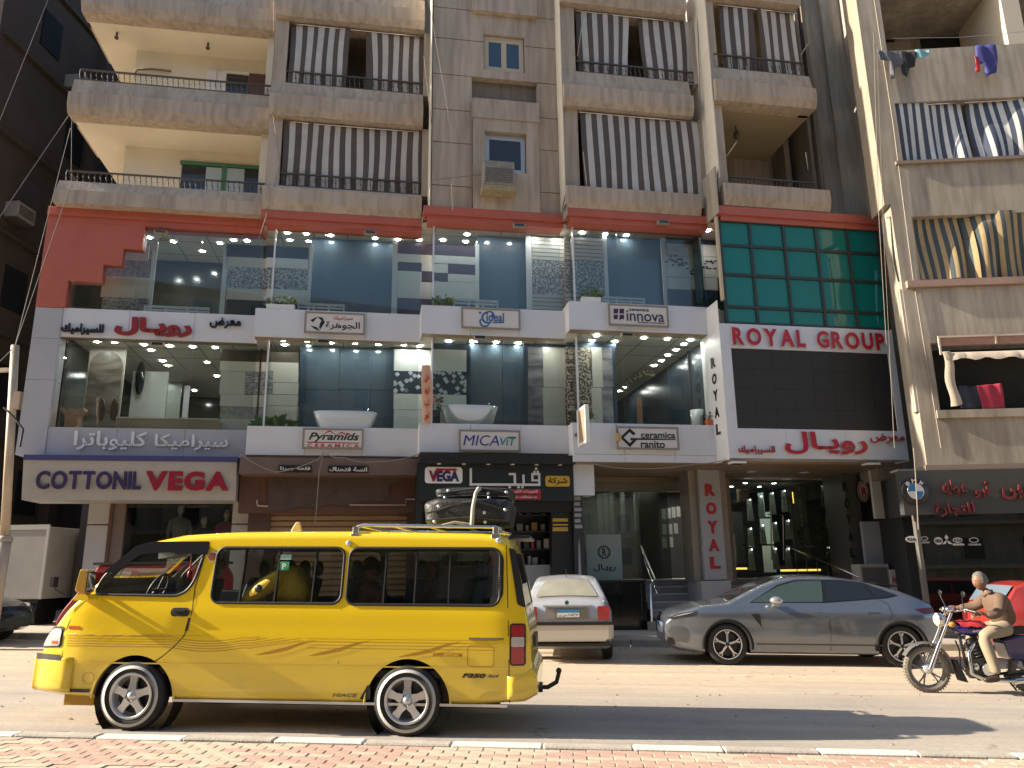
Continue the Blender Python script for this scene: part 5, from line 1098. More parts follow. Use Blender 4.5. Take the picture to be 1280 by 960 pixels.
# goods on the shelves
gd = [mat('goods_grey', (.20, .20, .20), .4), mat('goods_red', (.30, .03, .03), .4), mat('goods_white', (.42, .42, .42), .4), mat('goods_amber', (.34, .17, .03), .4), mat('goods_dark', (.05, .05, .055), .4)]
rr = random.Random(5); gx0, gx1, gz0_, gz1_ = BX(628, 690, 627, 722, 1.6)
for k, py in enumerate((644, 664, 686, 706)):
    z_ = L(660, py, 1.7)[1]; PB(gx0 - 1.6, gx1, 1.55, 1.9, z_ - .03, z_, 'shelf', MATS['goods_dark']); x = gx0 - .3; nb = 0
    while x < gx1 - .15:
        w_ = rr.uniform(.06, .16); h_ = rr.uniform(.12, .27); ci = rr.choice([0, 4, 2, 1, 3, 4, 0]) if k != 3 else rr.choice([1, 2, 4])
        o = thing('boxed_goods', '%s %s box, %s shelf of the dark shop, %s from its left' % ('narrow' if w_ < .1 else 'wide', ('grey', 'red', 'white', 'amber', 'black')[ci], ('top', 'second', 'third', 'lowest')[k], ('first', 'second', 'third', 'fourth', 'fifth', 'sixth', 'seventh', 'eighth', 'ninth', 'tenth', 'eleventh', 'twelfth')[min(nb, 11)]), 'box', W(x + w_ / 2, 1.68, z_), TH, 'goods on the dark shop shelves'); q = MB(); q.box(-w_ / 2, w_ / 2, -.08, .1, 0, h_); q.build('carton', gd[ci], o, bevel=.006); x += w_ + rr.uniform(.03, .14); nb += 1
a0, a1, b0, b1 = BX(655, 690, 706, 727, 1.2); o = thing('white_counter', 'low pale counter in the doorway of the dark shop', 'counter', W((a0 + a1) / 2, 1.2, 0), TH); q = MB(); q.box(-(a1 - a0) / 2, (a1 - a0) / 2, 0, .3, GB, b1); q.build('body', mat('pale_laminate', (.30, .31, .32), .4), o)
# ================================================================ right building (fronts the street squarely at Y = 17.5)
rb = thing('residential_building', 'dusty beige apartment building at the right with curtained balconies', 'building', (7.3, 17.5, 0), 0)
RX = lambda px, py, Y=17.5: (YW(px, py, Y)[0] - 7.3, YW(px, py, Y)[1])
def rp(name, q, m, **k): return q.build(name, m, rb, **k)
def RB(x0, x1, y0, y1, z0, z1, name, m): q = MB(); q.box(x0, x1, y0, y1, z0, z1); return rp(name, q, m)
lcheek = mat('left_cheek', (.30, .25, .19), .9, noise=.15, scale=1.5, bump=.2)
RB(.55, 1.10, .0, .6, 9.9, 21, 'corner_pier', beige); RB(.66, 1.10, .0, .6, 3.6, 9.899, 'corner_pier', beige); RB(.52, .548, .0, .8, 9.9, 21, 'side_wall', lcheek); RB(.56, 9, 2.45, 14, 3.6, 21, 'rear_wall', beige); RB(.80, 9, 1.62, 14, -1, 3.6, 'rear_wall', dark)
RB(1.1, 9, 2.2, 2.4, 3.6, 18, 'balcony_back_wall', beige)
for z0, z1, y in ((12.72, 14.1, -.0), (9.66, 10.92, 0), (6.42, 7.75, 0), (3.62, 4.66, 0)):
    RB(1.1, 9, y, y + .15, z0, z1, 'balcony_front', beige)
RB(.9, 9, -.08, .2, 10.92, 11.0, 'balcony_ledge', mat('ledge_brown', (.24, .18, .14), .8)); RB(.75, 9, -.10, .2, 7.76, 7.92, 'balcony_ledge', mat('ledge_pink', (.36, .24, .19), .8, noise=.1)); RB(1.0, 9, -.08, .15, 4.66, 4.84, 'window_sill', beige)
for z in (12.62, 9.56, 16.0): RB(1.1, 9, .0, 2.2, z, z + .10, 'balcony_ceiling', beige)
RB(.6, 9, -.06, .3, 3.50, 3.62, 'ledge', mat('ledge_brown', (.24, .18, .14)))
# lower opening with awning housing: frame the wall round it
RB(.6, 1.12, .01, .2, 4.84, 7.75, 'wall_panel', beige)
RB(1.15, 9, .6, .7, 4.84, 6.4, 'room_dark', mat('room_black', (.02, .018, .016), .9))
# details high up
wl = mat('peeling_white', (.55, .48, .38), .8)
for (px0, px1, py0, py1) in ((1098, 1117, 37, 53), (1149, 1203, 47, 63)):
    x0, z1 = RX(px0, py0, 19.7); x1, z0 = RX(px1, py1, 19.7); RB(x0, x1, 2.12, 2.19, z0, z1, 'window', win_g)
RB(RX(1240, 30, 18)[0], RX(1262, 30, 18)[0], .0, 2.0, 14.1, 17, 'side_screen', wl)
q = MB(); x, z = RX(1147, 6, 18.8); q.cyl((x, 1.2, z + .2), (x, 1.2, z + .05), .03, n=6); q.box(x - .07, x + .07, 1.13, 1.27, z - .12, z + .05); rp('lantern', q, iron)
for y_, x_ in ((.001, .95),):
    q = MB(); q.tube([(x_, -.02, 17.5), (x_ + .03, -.03, 12), (x_ - .02, -.02, 8), (x_ + .05, -.03, 4)], .013, 5); rp('drain_pipe', q, tan_m)
# shop front of the right building
rsm = mat('shop_panel_grey', (.055, .055, .05), .45, noise=.1)
RB(.0, 9, -.12, .1, 2.55, 3.50, 'shop_fascia', rsm); RB(.6, 9, 1.5, 1.6, -.3, 2.6, 'shop_back_wall', dark); RB(.36, 9, .1, 1.6, 2.56, 3.5, 'shop_ceiling', dark); RB(.27, .345, .05, .2, -.3, 2.55, 'shop_pier', mat('pier_grey', (.12, .11, .10), .6)); 
q = MB(); q.box(.35, 9, .12, .135, -.1, 2.56); rp('shop_glass', q, MATS['shop_glass_dark'])
RB(3.25, 3.6, .0, .14, -.3, 2.5, 'door_frame', mat('door_brown', (.10, .045, .025), .5)); RB(.25, 9, 0, .4, -.5, .02, 'plinth', mat('pier_grey', (.12, .11, .10)))
RB(.02, 9, -.02, .4, 3.505, 3.55, 'fascia_trim', tan_m)
# round badge
x, z = RX(1145, 614, 17.3); bd = thing('round_badge', 'round black badge with blue and white quarters on the grey shop fascia', 'sign', (7.3 + x, 17.37, z))
q = MB(); q.lathe([(.001, -.05), (.27, -.05), (.29, -.03), (.29, 0)], n=36); q.build('rim', ink, bd); 
def quart(a0, m): q = MB(); q.prism([(0, 0)] + [(.165 * math.cos(R(a0 + i * 9)), .165 * math.sin(R(a0 + i * 9))) for i in range(11)], -.062, -.051); q.build('quarter', m, bd, recalc=True)
qb = mat('badge_blue', (.03, .17, .38), .3)
quart(0, sgw); quart(90, qb); quart(180, sgw); quart(270, qb)
q = MB(); q.lathe([(.165, -.055), (.165, -.064), (.175, -.064), (.175, -.055)], n=32); q.build('ring', steel, bd)
for s_, an in (('B', 130), ('M', 92), ('W', 52)):
    vs = MB(); fit_text(vs, s_, -.042, .042, -.04, .04, 0, .008, .03); c_, s2 = math.cos(R(an - 90)), math.sin(R(an - 90)); r_ = .225
    vs.v = [(p[0] * c_ - p[2] * s2 + r_ * math.cos(R(an)), p[1] - .052, p[0] * s2 + p[2] * c_ + r_ * math.sin(R(an))) for p in vs.v]; vs.build('letter', sgw, bd)
def rtext(label, s_, px0, px1, py0, py1, m, Y=17.36, d=.04, bold=.02):
    x0, z1 = YW(px0, py0, Y); x1, z0 = YW(px1, py1, Y); xc, zc = (x0 + x1) / 2, (z0 + z1) / 2; o = thing('sign_lettering', label, 'lettering', (xc, Y, zc)); mb = MB(); fit_text(mb, s_, x0 - xc, x1 - xc, z0 - zc, z1 - zc, 0, d, bold); mb.build('word', m, o); return o
rdk = mat('letter_faded_red', (.14, .02, .02), .5)
rtext('faded red raised Arabic word nearest the round badge', 'عطه', 1176, 1210, 600, 618, rdk); rtext('faded red raised Arabic word in the middle of the grey fascia', 'أبو', 1216, 1240, 602, 622, rdk); rtext('faded red raised Arabic word cut by the right edge of the photo', 'حبيبى', 1250, 1312, 604, 624, rdk); rtext('faded red raised Arabic word on the second line of the grey fascia', 'للتجارة', 1168, 1219, 629, 645, rdk)
def small_logo(label, px, py, w_, h_, word, kind):
    x, z = YW(px, py, 17.56); o = thing('window_sticker', label, 'sticker', (x, 17.6, z), group='white car maker stickers on the shop glass'); q = MB()
    el = lambda rx, rz, cx_=0, cz_=0, n=20: [(cx_ + rx * math.cos(2 * math.pi * i / n), cz_ + rz * math.sin(2 * math.pi * i / n)) for i in range(n)]
    def ringp(rx, rz, t_, cx_=0, cz_=0):
        a = el(rx, rz, cx_, cz_); b_ = el(rx - t_, rz - t_, cx_, cz_)
        for i in range(20): j = (i + 1) % 20; q.prism([a[i], a[j], b_[j], b_[i]], -.006, -.001)
    if kind == 'solid': q.prism(el(w_, h_), -.006, -.001)
    elif kind == 'ring': ringp(w_, h_, .014)
    elif kind == 'tri': q.prism([(0, .12), (.04, .05), (0, -.0), (-.04, .05)], -.006, -.001); q.prism([(0, -.005), (-.05, -.03), (-.11, -.09), (-.03, -.08)], -.006, -.001); q.prism([(0, -.005), (.03, -.08), (.11, -.09), (.05, -.03)], -.006, -.001)
    elif kind == 'rings': ringp(w_, h_, .012); ringp(w_ * .35, h_ * .9, .01); ringp(w_ * .8, h_ * .35, .01, 0, h_ * .4)
    q.build('print', sgw, o, recalc=True)
    if word:
        mb = MB(); a = (-w_ * .7, w_ * .7, -h_ * .45, h_ * .45) if kind in ('solid',) else (-w_ * 1.25, w_ * 1.25, -h_ - .06, -h_ - .02)
        fit_text(mb, word, a[0], a[1], a[2], a[3], -.007, .004, .03); mb.build('lettering', ink if kind == 'solid' else sgw, o)
small_logo('solid white oval sticker reading KIA on the shop glass', 1140.5, 674, .13, .07, 'KIA', 'solid'); small_logo('small oval white sticker with a winged outline and DAEWOO below', 1156.5, 673, .075, .045, 'DAEWOO', 'ring'); small_logo('round white sticker with NISSAN written across', 1174, 676, .09, .08, 'NISSAN', 'solid')
small_logo('white sticker of three small diamonds', 1184.5, 675, .1, .1, '', 'tri'); small_logo('white sticker of three interlaced ovals with TOYOTA below', 1198, 675, .10, .055, 'TOYOTA', 'rings'); small_logo('white oval sticker with slanted H and HYUNDAI below', 1218.5, 675, .10, .055, 'HYUNDAI', 'ring')
# hangings on the right building
P0 = lambda x, y, z: Vector((7.3 + x, 17.5 + y, z))
curtain('striped_curtain', 'navy and white striped curtain, wrinkled, on the upper right balcony, left half', P0, 1.12, 2.75, 11.0, 12.62, .12, .10, 8, st_w, st_n, amp=.05, rot=0, grp='curtains on the right building')
curtain('striped_curtain', 'navy and white striped curtain on the upper right balcony, right half', P0, 2.86, 4.4, 11.0, 12.62, .12, .10, 7, st_w, st_n, amp=.05, rot=0, grp='curtains on the right building')
curtain('striped_curtain', 'ochre and teal striped curtain, sun patched, on the lower right balcony, left half', P0, .62, 2.2, 7.95, 9.62, .10, .08, 8, st_y, st_t, amp=.05, rot=0, grp='curtains on the right building')
curtain('striped_curtain', 'ochre and teal striped curtain on the lower right balcony, right half, pulled askew', P0, 2.26, 4.2, 7.95, 9.62, .10, .08, 9, st_y, st_t, amp=.07, sag=.05, rot=0, grp='curtains on the right building')
def cloth(name, label, cat, Y, poly, m, wave=.02, hem=0, grp=None):
    pts = [YW(px, py, Y) for px, py in poly]; xc = sum(p[0] for p in pts) / len(pts); zt = max(p[1] for p in pts)
    bm = bmesh.new(); vs = [bm.verts.new((p[0] - xc, 0, p[1] - zt)) for p in pts]; bm.faces.new(vs)
    for _ in range(1):
        xs_ = [v.co.x for v in bm.verts]; zs_ = [v.co.z for v in bm.verts]
        for k in range(1, 8):
            bmesh.ops.bisect_plane(bm, geom=bm.verts[:] + bm.edges[:] + bm.faces[:], plane_co=(min(xs_) + (max(xs_) - min(xs_)) * k / 8, 0, 0), plane_no=(1, 0, 0))
            bmesh.ops.bisect_plane(bm, geom=bm.verts[:] + bm.edges[:] + bm.faces[:], plane_co=(0, 0, min(zs_) + (max(zs_) - min(zs_)) * k / 8), plane_no=(0, 0, 1))
    for v in bm.verts: v.co.y = wave * math.sin(v.co.x * 22 + v.co.z * 4) + wave * .7 * math.sin(v.co.z * 9)
    bmesh.ops.recalc_face_normals(bm, faces=bm.faces)
    if bm.faces[:][0].normal.y > 0: bmesh.ops.reverse_faces(bm, faces=bm.faces)
    me = bpy.data.meshes.new(name); bm.to_mesh(me); bm.free(); me.materials.append(m)
    for p in me.polygons: p.use_smooth = True
    o = put(name, me, None, (xc, Y, zt)); md = o.modifiers.new('s', 'SOLIDIFY'); md.thickness = .012; apply_mods(o); return tag(o, label, cat, grp)
fb = mat('cloth_black', (.02, .02, .022), .85); lg = 'washing hung on the upper right balcony'
cloth('hanging_shirt', 'dark checked shirt hanging on the washing line, left of the black clothes', 'laundry', 17.25, [(1096, 62), (1130, 66), (1129, 80), (1119, 84), (1118, 98), (1113, 98), (1112, 76), (1100, 74)], mat('cloth_check', (.12, .12, .14), .85, noise=.5, scale=30), grp=lg)
cloth('hanging_shirt', 'black garment on the washing line beside the pale blue one', 'laundry', 17.25, [(1126, 64), (1145, 65), (1144, 82), (1137, 85), (1134, 95), (1129, 92), (1127, 84)], fb, grp=lg)
cloth('hanging_shirt', 'small pale blue garment on the washing line', 'laundry', 17.25, [(1143, 62), (1163, 63), (1160, 69), (1152, 74), (1146, 73)], mat('cloth_aqua', (.22, .42, .46), .85), grp=lg)
cloth('hanging_jacket', 'dark blue jacket with red sleeves hanging on the far right washing line', 'laundry', 17.25, [(1219, 57), (1245, 55), (1247, 72), (1246, 90), (1232, 96), (1230, 80), (1225, 78), (1223, 91), (1218, 88), (1220, 70)], mat('cloth_blue', (.05, .05, .20), .8), grp=lg)
cloth('hanging_sleeve', 'red sleeve part of the washing at the far right', 'laundry', 17.2, [(1218, 70), (1224, 71), (1225, 89), (1220, 90)], mat('cloth_red', (.45, .03, .04), .8), grp=lg)
cloth('hanging_cloth', 'red cloth hanging in the dark window opening of the right building', 'laundry', 17.45, [(1221, 482), (1251, 479), (1257, 511), (1229, 511)], mat('cloth_crimson', (.36, .03, .06), .8))
cloth('hanging_cloth', 'navy cloth hanging beside the red one in the dark window opening', 'laundry', 17.46, [(1199, 482), (1221, 483), (1229, 511), (1202, 510)], mat('cloth_navy', (.02, .025, .04), .8))
q = MB(); A = P0(1.1, -.35, 14.2); B = P0(4.4, -.35, 14.1); q.tube([(0, 0, 0), ((B.x - A.x) / 2, 0, -.08), (B.x - A.x, 0, -.02)], .006, 5); tag(q.build('washing_line', steel, None, A), 'thin washing line in front of the upper right balcony', 'washing line')
# awning housing over the lower opening
x0, z1 = YW(1173, 420, 17.4); x1 = x0 + 3.4; o = thing('folded_awning', 'faded folded awning with a ragged valance over the dark opening at right', 'awning', (x0, 17.4, 6.0))
q = MB(); q.box(0, 3.4, -.02, .08, .32, .50); q.build('panel', mat('awning_pinkish', (.36, .20, .14), .7, noise=.2), o); q = MB(); q.box(-.04, 3.4, -.05, -.022, .50, .54); q.box(-.04, 0, -.05, -.022, .1, .5); q.box(1.2, 1.24, -.05, -.022, .32, .5); q.build('frame', wl, o)
q = MB(); n = 34; vs = []
for i in range(n + 1): x = -.08 + 3.5 * i / n; vs += [(x, -.14, .12), (x, -.34 + .02 * math.sin(i * 1.7), .05), (x, -.37 + .02 * math.sin(i * 2.1), -.10 - .03 * math.sin(i * 1.3))]
q.add(vs, [(i * 3 + k, i * 3 + k + 1, i * 3 + k + 4, i * 3 + k + 3) for i in range(n) for k in (0, 1)], 0, True); q.build('valance', mat('valance_cream', (.50, .42, .32), .8, noise=.15, scale=6), o)
q = MB(); vs = []
for j in range(12): v = j / 11; vs += [(-.12 + .03 * math.sin(v * 9), -.30, .1 - v * 1.25), (-.02 + .03 * math.sin(v * 7 + 1), -.36, .1 - v * 1.25), (.07 + .12 * v * .5 + .03 * math.sin(v * 8), -.28, .1 - v * 1.2)]
q.add(vs, [(j * 3 + k, j * 3 + k + 1, j * 3 + k + 4, j * 3 + k + 3) for j in range(11) for k in (0, 1)], 0, True); q.build('side_flap', MATS['valance_cream'], o)
# ================================================================ left building across the alley
db = thing('dark_building', 'tall dark brown building in shade on the left across the alley', 'building', (-17.2, 20, 0), 0)
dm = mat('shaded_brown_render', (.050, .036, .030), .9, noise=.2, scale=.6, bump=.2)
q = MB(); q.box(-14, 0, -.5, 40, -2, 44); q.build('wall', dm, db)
def DB(x0, x1, y0, y1, z0, z1, nm, m): q = MB(); q.box(x0, x1, y0, y1, z0, z1); return q.build(nm, m, db)
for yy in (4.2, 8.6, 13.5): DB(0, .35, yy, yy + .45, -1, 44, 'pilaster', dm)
wd_ = mat('window_black', (.012, .013, .016), .75, spec=.2); sh_ = mat('shutter_dull', (.045, .038, .034), .8)
for k in range(11):
    z = 3.4 + k * 3.1
    for i, yy in enumerate((1.2, 3.0, 6.6, 10.2, 15.5, 18.5, 24, 30)):
        if (k * 3 + i * 5) % 4 == 0: continue
        wn = DB(.002, .05, yy, yy + .95, z, z + 1.35, 'window', wd_ if (k + i) % 3 else sh_)
    DB(0, .16, -.4, 38, z - .9, z - .8, 'string_course', dm)
def acunit(y, z, lab):
    o = thing('air_conditioner', lab, 'air conditioner', (-17.2, 20 + y, z), R(90), 'air conditioners on the dark building'); q = MB(); q.box(-.4, .4, -.45, 0, 0, .5); q.build('casing', mat('ac_dull', (.22, .20, .19), .6), o, bevel=.015); q = MB()
    for i in range(7): q.box(-.33, .33, -.462, -.451, .08 + i * .05, .1 + i * .05)
    q.build('grille', iron, o); q = MB(); q.box(-.36, .36, -.42, 0, -.05, -.002); q.build('bracket', iron, o)
acunit(3.0, 18.2, 'grey air conditioner high on the dark building at top left'); acunit(1.2, 12.4, 'grey air conditioner lower on the dark building, at the left edge'); acunit(7.3, 21.2, 'distant air conditioner near the top of the dark building')
# back of the alley
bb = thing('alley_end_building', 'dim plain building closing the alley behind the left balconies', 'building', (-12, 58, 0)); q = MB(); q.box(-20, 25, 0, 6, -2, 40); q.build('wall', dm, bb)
# ================================================================ pole and wires at the left
x, z = YW(5, 690, 14.2); pl_ = thing('utility_pole', 'weathered pale utility pole at the left edge with a short crossarm and old fittings', 'pole', (x, 14.2, gz(x)))
pm = mat('pole_paint', (.46, .38, .28), .6, noise=.2, scale=6, streak=3)
t0 = YW(19, 432, 14.2); h = t0[1] - gz(x)
q = MB(); q.cyl((-.06, 0, 0), (-.02, 0, 2.0), .13, .12, 14); q.cyl((-.02, 0, 2.0), (t0[0] - x, 0, h), .085, .075, 12); q.build('shaft', pm, pl_)
q = MB(); q.lathe([(.14, 1.95), (.14, 2.02), (.085, 2.06)], (-.02, 0, 0), 'z', 14); q.build('collar', pm, pl_)
q = MB(); q.box(t0[0] - x - .7, t0[0] - x, -.04, .04, h - .55, h - .47); q.build('crossarm', pm, pl_); q = MB(); q.box(-.14, .0, -.16, -.06, h - 1.35, h - 1.0); q.build('fitting_box', mat('box_rust', (.26, .19, .13), .7, noise=.2), pl_)
q = MB(); q.tube([(-.35, -.1, h - 1.3), (-.1, -.12, h - 1.5), (.12, -.1, h - 1.75), (.1, -.1, h - 2.1)], .02, 6); q.build('tangled_cable', black, pl_)
q = MB(); q.box(-.13, .02, -.135, -.128, 1.0, 1.4); q.build('paper_notice', mat('paper', (.45, .43, .40), .8), pl_)
def wire(pts, r, label, m=None, sag=0., n=10):
    out = []
    for a, b_ in zip(pts, pts[1:]):
        for i in range(n): t_ = i / n; p = Vector(a).lerp(Vector(b_), t_); p.z -= sag * 4 * t_ * (1 - t_); out.append(p)
    out.append(Vector(pts[-1])); o = out[0].copy(); q = MB(); q.tube([p - o for p in out], r, 5); return tag(q.build('overhead_wire', m or mat('wire_grey', (.16, .14, .12), .6), None, o), label, 'wire', 'wires strung along the facades')
T = Vector((t0[0], 14.2, gz(x) + h)); pw = lambda px, py, Y: Vector((YW(px, py, Y)[0], Y, YW(px, py, Y)[1]))
wire([T, pw(88, 232, 16)], .008, 'thin wire rising from the pole to the lowest left balcony'); wire([T, pw(88, 160, 17)], .008, 'thin wire rising from the pole past the middle left balcony'); wire([pw(-40, 330, 13), pw(92, 135, 17)], .008, 'long wire crossing the dark building at the left edge'); wire([pw(-40, 250, 13), pw(60, 0, 18)], .008, 'steep wire crossing the top of the dark building'); wire([pw(-40, 470, 13), T], .008, 'short slack wire left of the pole top', sag=.15)
wire([pw(89, 215, 16.2), pw(90, 135, 16.2)], .006, 'upright wire between the two left balconies'); wcr = mat('wire_cream', (.24, .205, .16), .7)
def bw(pts, yl, r, label, m=None, sag=0.):
    P_ = [W(L(a, b_, yl)[0], yl, L(a, b_, yl)[1]) for a, b_ in pts]; return wire(P_, r, label, m or wcr, sag, 6)
bw([(342, 0), (343, 60), (338, 120), (350, 205), (343, 232), (333, 262), (333, 270), (323, 300)], 1.0, .010, 'pale cable running down between the left balconies and the first awnings')
bw([(536, 0), (560, 140), (566, 262)], .0, .007, 'thin slanting wire across the wall left of the small window'); bw([(530, 70), (541, 170), (541, 225), (604, 218)], .1, .010, 'pale cable running to the air conditioner shelf'); bw([(588, 128), (588, 262)], .3, .014, 'pale pipe down the wall left of the air conditioner')
bw([(871, 0), (873, 60), (876, 140), (876, 200), (878, 240)], -.2, .012, 'thick pale cable down the pier right of the long awnings'); bw([(703, 262), (706, 246), (712, 236), (709, 252), (702, 268)], -.1, .02, 'looped pale cable at the red band corner', sag=0)
bw([(300, 567), (345, 590), (395, 575), (404, 565), (430, 572), (470, 577), (523, 568)], .80, .012, 'slack pale cable looping under the fascia above the brown canopy', sag=.05); bw([(404, 568), (399, 590), (394, 655)], .80, .010, 'loose cable dangling in front of the closed shutter')
bw([(743, 580), (800, 586), (870, 580), (912, 573)], -.45, .010, 'thin cable slung under the fascia beside the tilted lightbox', sag=.03)
for a in ((1092, 40, 1098, 260, 1108, 430, 'shorter'), (1096, 60, 1105, 300, 1118, 560, 'longer')):
    P_ = [pw(a[0], a[1], 17.2), pw(a[2], a[3], 17.2), pw(a[4], a[5], 17.2)]; wire(P_, .007, a[6] + ' pale cable running down the corner between the two buildings', wcr, .0)
wire([pw(1142, 560, 17.15), pw(1145, 600, 17.15), pw(1148, 662, 17.15)], .012, 'loose pale cable dangling over the round badge', wcr)
o = thing('globe_lamp', 'small round ochre lamp hanging by the lower left corner of the ceramica ranito sign', 'lamp', W(L(772, 546, -.1)[0], -.12, L(772, 546, -.1)[1]), TH); q = MB(); q.ball((0, -.05, -.02), .075, .075, .10, 12, 8); q.build('globe', mat('globe_ochre', (.45, .30, .12), .3), o); q = MB(); q.cyl((0, -.05, .08), (0, .1, .3), .012, n=6); q.build('stem', iron, o)
# truck box parked in the alley
x0, z1 = YW(5, 657, 18.0); x1, _ = YW(58, 665, 18.0); tr = thing('box_truck', 'grimy white truck box parked in the dark passage at the left', 'truck', ((x0 + x1) / 2, 19.5, gz(-12)), R(0)); w_ = (x1 - x0) / 2 * 1.0
q = MB(); q.box(-w_ - .2, w_, -1.4, 2.0, .75, 2.45); q.build('cargo_box', mat('grimy_white', (.28, .265, .245), .7, noise=.12, scale=2), tr, bevel=.02)
q = MB(); q.box(-w_ - .2, w_ + .01, -1.42, -1.38, 2.38, 2.5); q.box(w_ - .05, w_ + .02, -1.43, -1.38, .75, 2.4); q.build('edge_trim', mat('trim_alu', (.36, .35, .33), .4), tr); q = MB(); q.box(-w_, w_ - .2, -1.2, 2.4, .45, .72); q.build('chassis', black, tr)
for sx in (-1, 1):
    for yy in (-.9, 1.4): q = MB(); q.cyl((sx * (w_ - .28) - .1, yy, .4), (sx * (w_ - .28) + .1, yy, .4), .4, n=20); q.build('wheel', black, tr)
# ================================================================ vehicles
def interp(tab, x):
    if x <= tab[0][0]: return tab[0][1]
    for (a, p), (b_, q_) in zip(tab, tab[1:]):
        if x <= b_: return p + (q_ - p) * (x - a) / (b_ - a)
    return tab[-1][1]
def loft(xs, zb, zt, wf, r, camber=.03, nz=12, mi=0, R_=None):
    """closed body along x; wf(x,z) half width, zb/zt bottom and top lines, r top edge radius"""
    q = MB(); rings = []
    for x in xs:
        b_, t_ = zb(x), zt(x); rr_ = min(r(x) if callable(r) else r, (t_ - b_) * .45); Rw = (R_ or (lambda x: rr_ * 1.6))(x); half = []
        half.append((0, b_)); half.append((wf(x, b_) - .06, b_)); half.append((wf(x, b_) - .01, b_ + .025))
        zs_ = b_ + .06; ze = t_ - camber - rr_
        for k in range(nz + 1): z = zs_ + (ze - zs_) * k / nz; half.append((wf(x, z), z))
        y1 = wf(x, ze); Rw = min(Rw, y1 * .6)
        for k in range(1, 7): a = math.pi / 2 * k / 6; half.append((y1 - Rw * (1 - math.cos(a)), ze + rr_ * math.sin(a)))
        yb = y1 - Rw
        for k in (1, 2, 3): yy = yb * (1 - k / 3); half.append((yy, t_ - camber * (yy / yb) ** 2))
        ring = [(x, -y, z) for y, z in half] + [(x, y, z) for y, z in reversed(half[1:-1])]
        rings.append(ring)
    n = len(rings[0]); q.add([p for r_ in rings for p in r_], [(j * n + i, j * n + (i + 1) % n, (j + 1) * n + (i + 1) % n, (j + 1) * n + i) for j in range(len(rings) - 1) for i in range(n)], mi, True)
    q.add(rings[0], [tuple(range(n - 1, -1, -1))], mi); q.add(rings[-1], [tuple(range(n))], mi)
    return q
def rpoly(pts, r=.04, n=4):
    """round the corners of a polygon"""
    out = []; N = len(pts)
    for i in range(N):
        p = Vector(pts[i]); a = Vector(pts[i - 1]) - p; b_ = Vector(pts[(i + 1) % N]) - p; rr_ = min(r, a.length * .45, b_.length * .45)
        A = p + a.normalized() * rr_; B = p + b_.normalized() * rr_
        for k in range(n + 1): t = k / n; out.append(tuple((A * (1 - t) ** 2 + p * 2 * t * (1 - t) + B * t * t)))
    return out
def patch(poly, yf, off, side=-1, step=.12, thick=.0, mi=0):
    """sheet following the body side: y = side*(yf(x,z)+off)"""
    bm = bmesh.new(); vs = [bm.verts.new((p[0], 0, p[1])) for p in poly]; bm.faces.new(vs)
    xs_ = [p[0] for p in poly]; zs_ = [p[1] for p in poly]
    for lo, hi, ax in ((min(xs_), max(xs_), 0), (min(zs_), max(zs_), 2)):
        k = lo + step
        while k < hi - step * .3:
            co = [0, 0, 0]; co[ax] = k; no = [0, 0, 0]; no[ax] = 1
            bmesh.ops.bisect_plane(bm, geom=bm.verts[:] + bm.edges[:] + bm.faces[:], plane_co=co, plane_no=no); k += step
    bmesh.ops.triangulate(bm, faces=[f for f in bm.faces if len(f.verts) > 4])
    for v in bm.verts: v.co.y = side * (yf(v.co.x, v.co.z) + off)
    bm.normal_update()
    for f in bm.faces:
        if f.normal.y * side < 0: f.normal_flip()
    bm.verts.index_update()
    q = MB(); q.add([tuple(v.co) for v in bm.verts], [tuple(v.index for v in f.verts) for f in bm.faces], mi, True); bm.free(); return q
def strip(pts, w_, yf, off, side=-1, q=None, mi=0):
    q = q or MB(); vs = []
    for i, p in enumerate(pts):
        a = Vector(pts[max(i - 1, 0)]); b_ = Vector(pts[min(i + 1, len(pts) - 1)]); d = (b_ - a).normalized(); n_ = Vector((-d.y, d.x)); ww = w_[i] if isinstance(w_, (list, tuple)) else w_
        for s_ in (-1, 1): x, z = p[0] + n_.x * ww / 2 * s_, p[1] + n_.y * ww / 2 * s_; vs.append((x, side * (yf(x, z) + off), z))
    fs = [(2 * i, 2 * i + 1, 2 * i + 3, 2 * i + 2) for i in range(len(pts) - 1)]
    return q.add(vs, fs, mi)
tyre_m = mat('tyre_rubber', (.022, .021, .02), .85, noise=.3, scale=20); ww_m = mat('white_wall', (.50, .48, .45), .6, noise=.08, scale=20); alloy = mat('alloy', (.62, .62, .62), .28, metal=.65); chrome = mat('chrome', (.7, .7, .7), .08, metal=1)
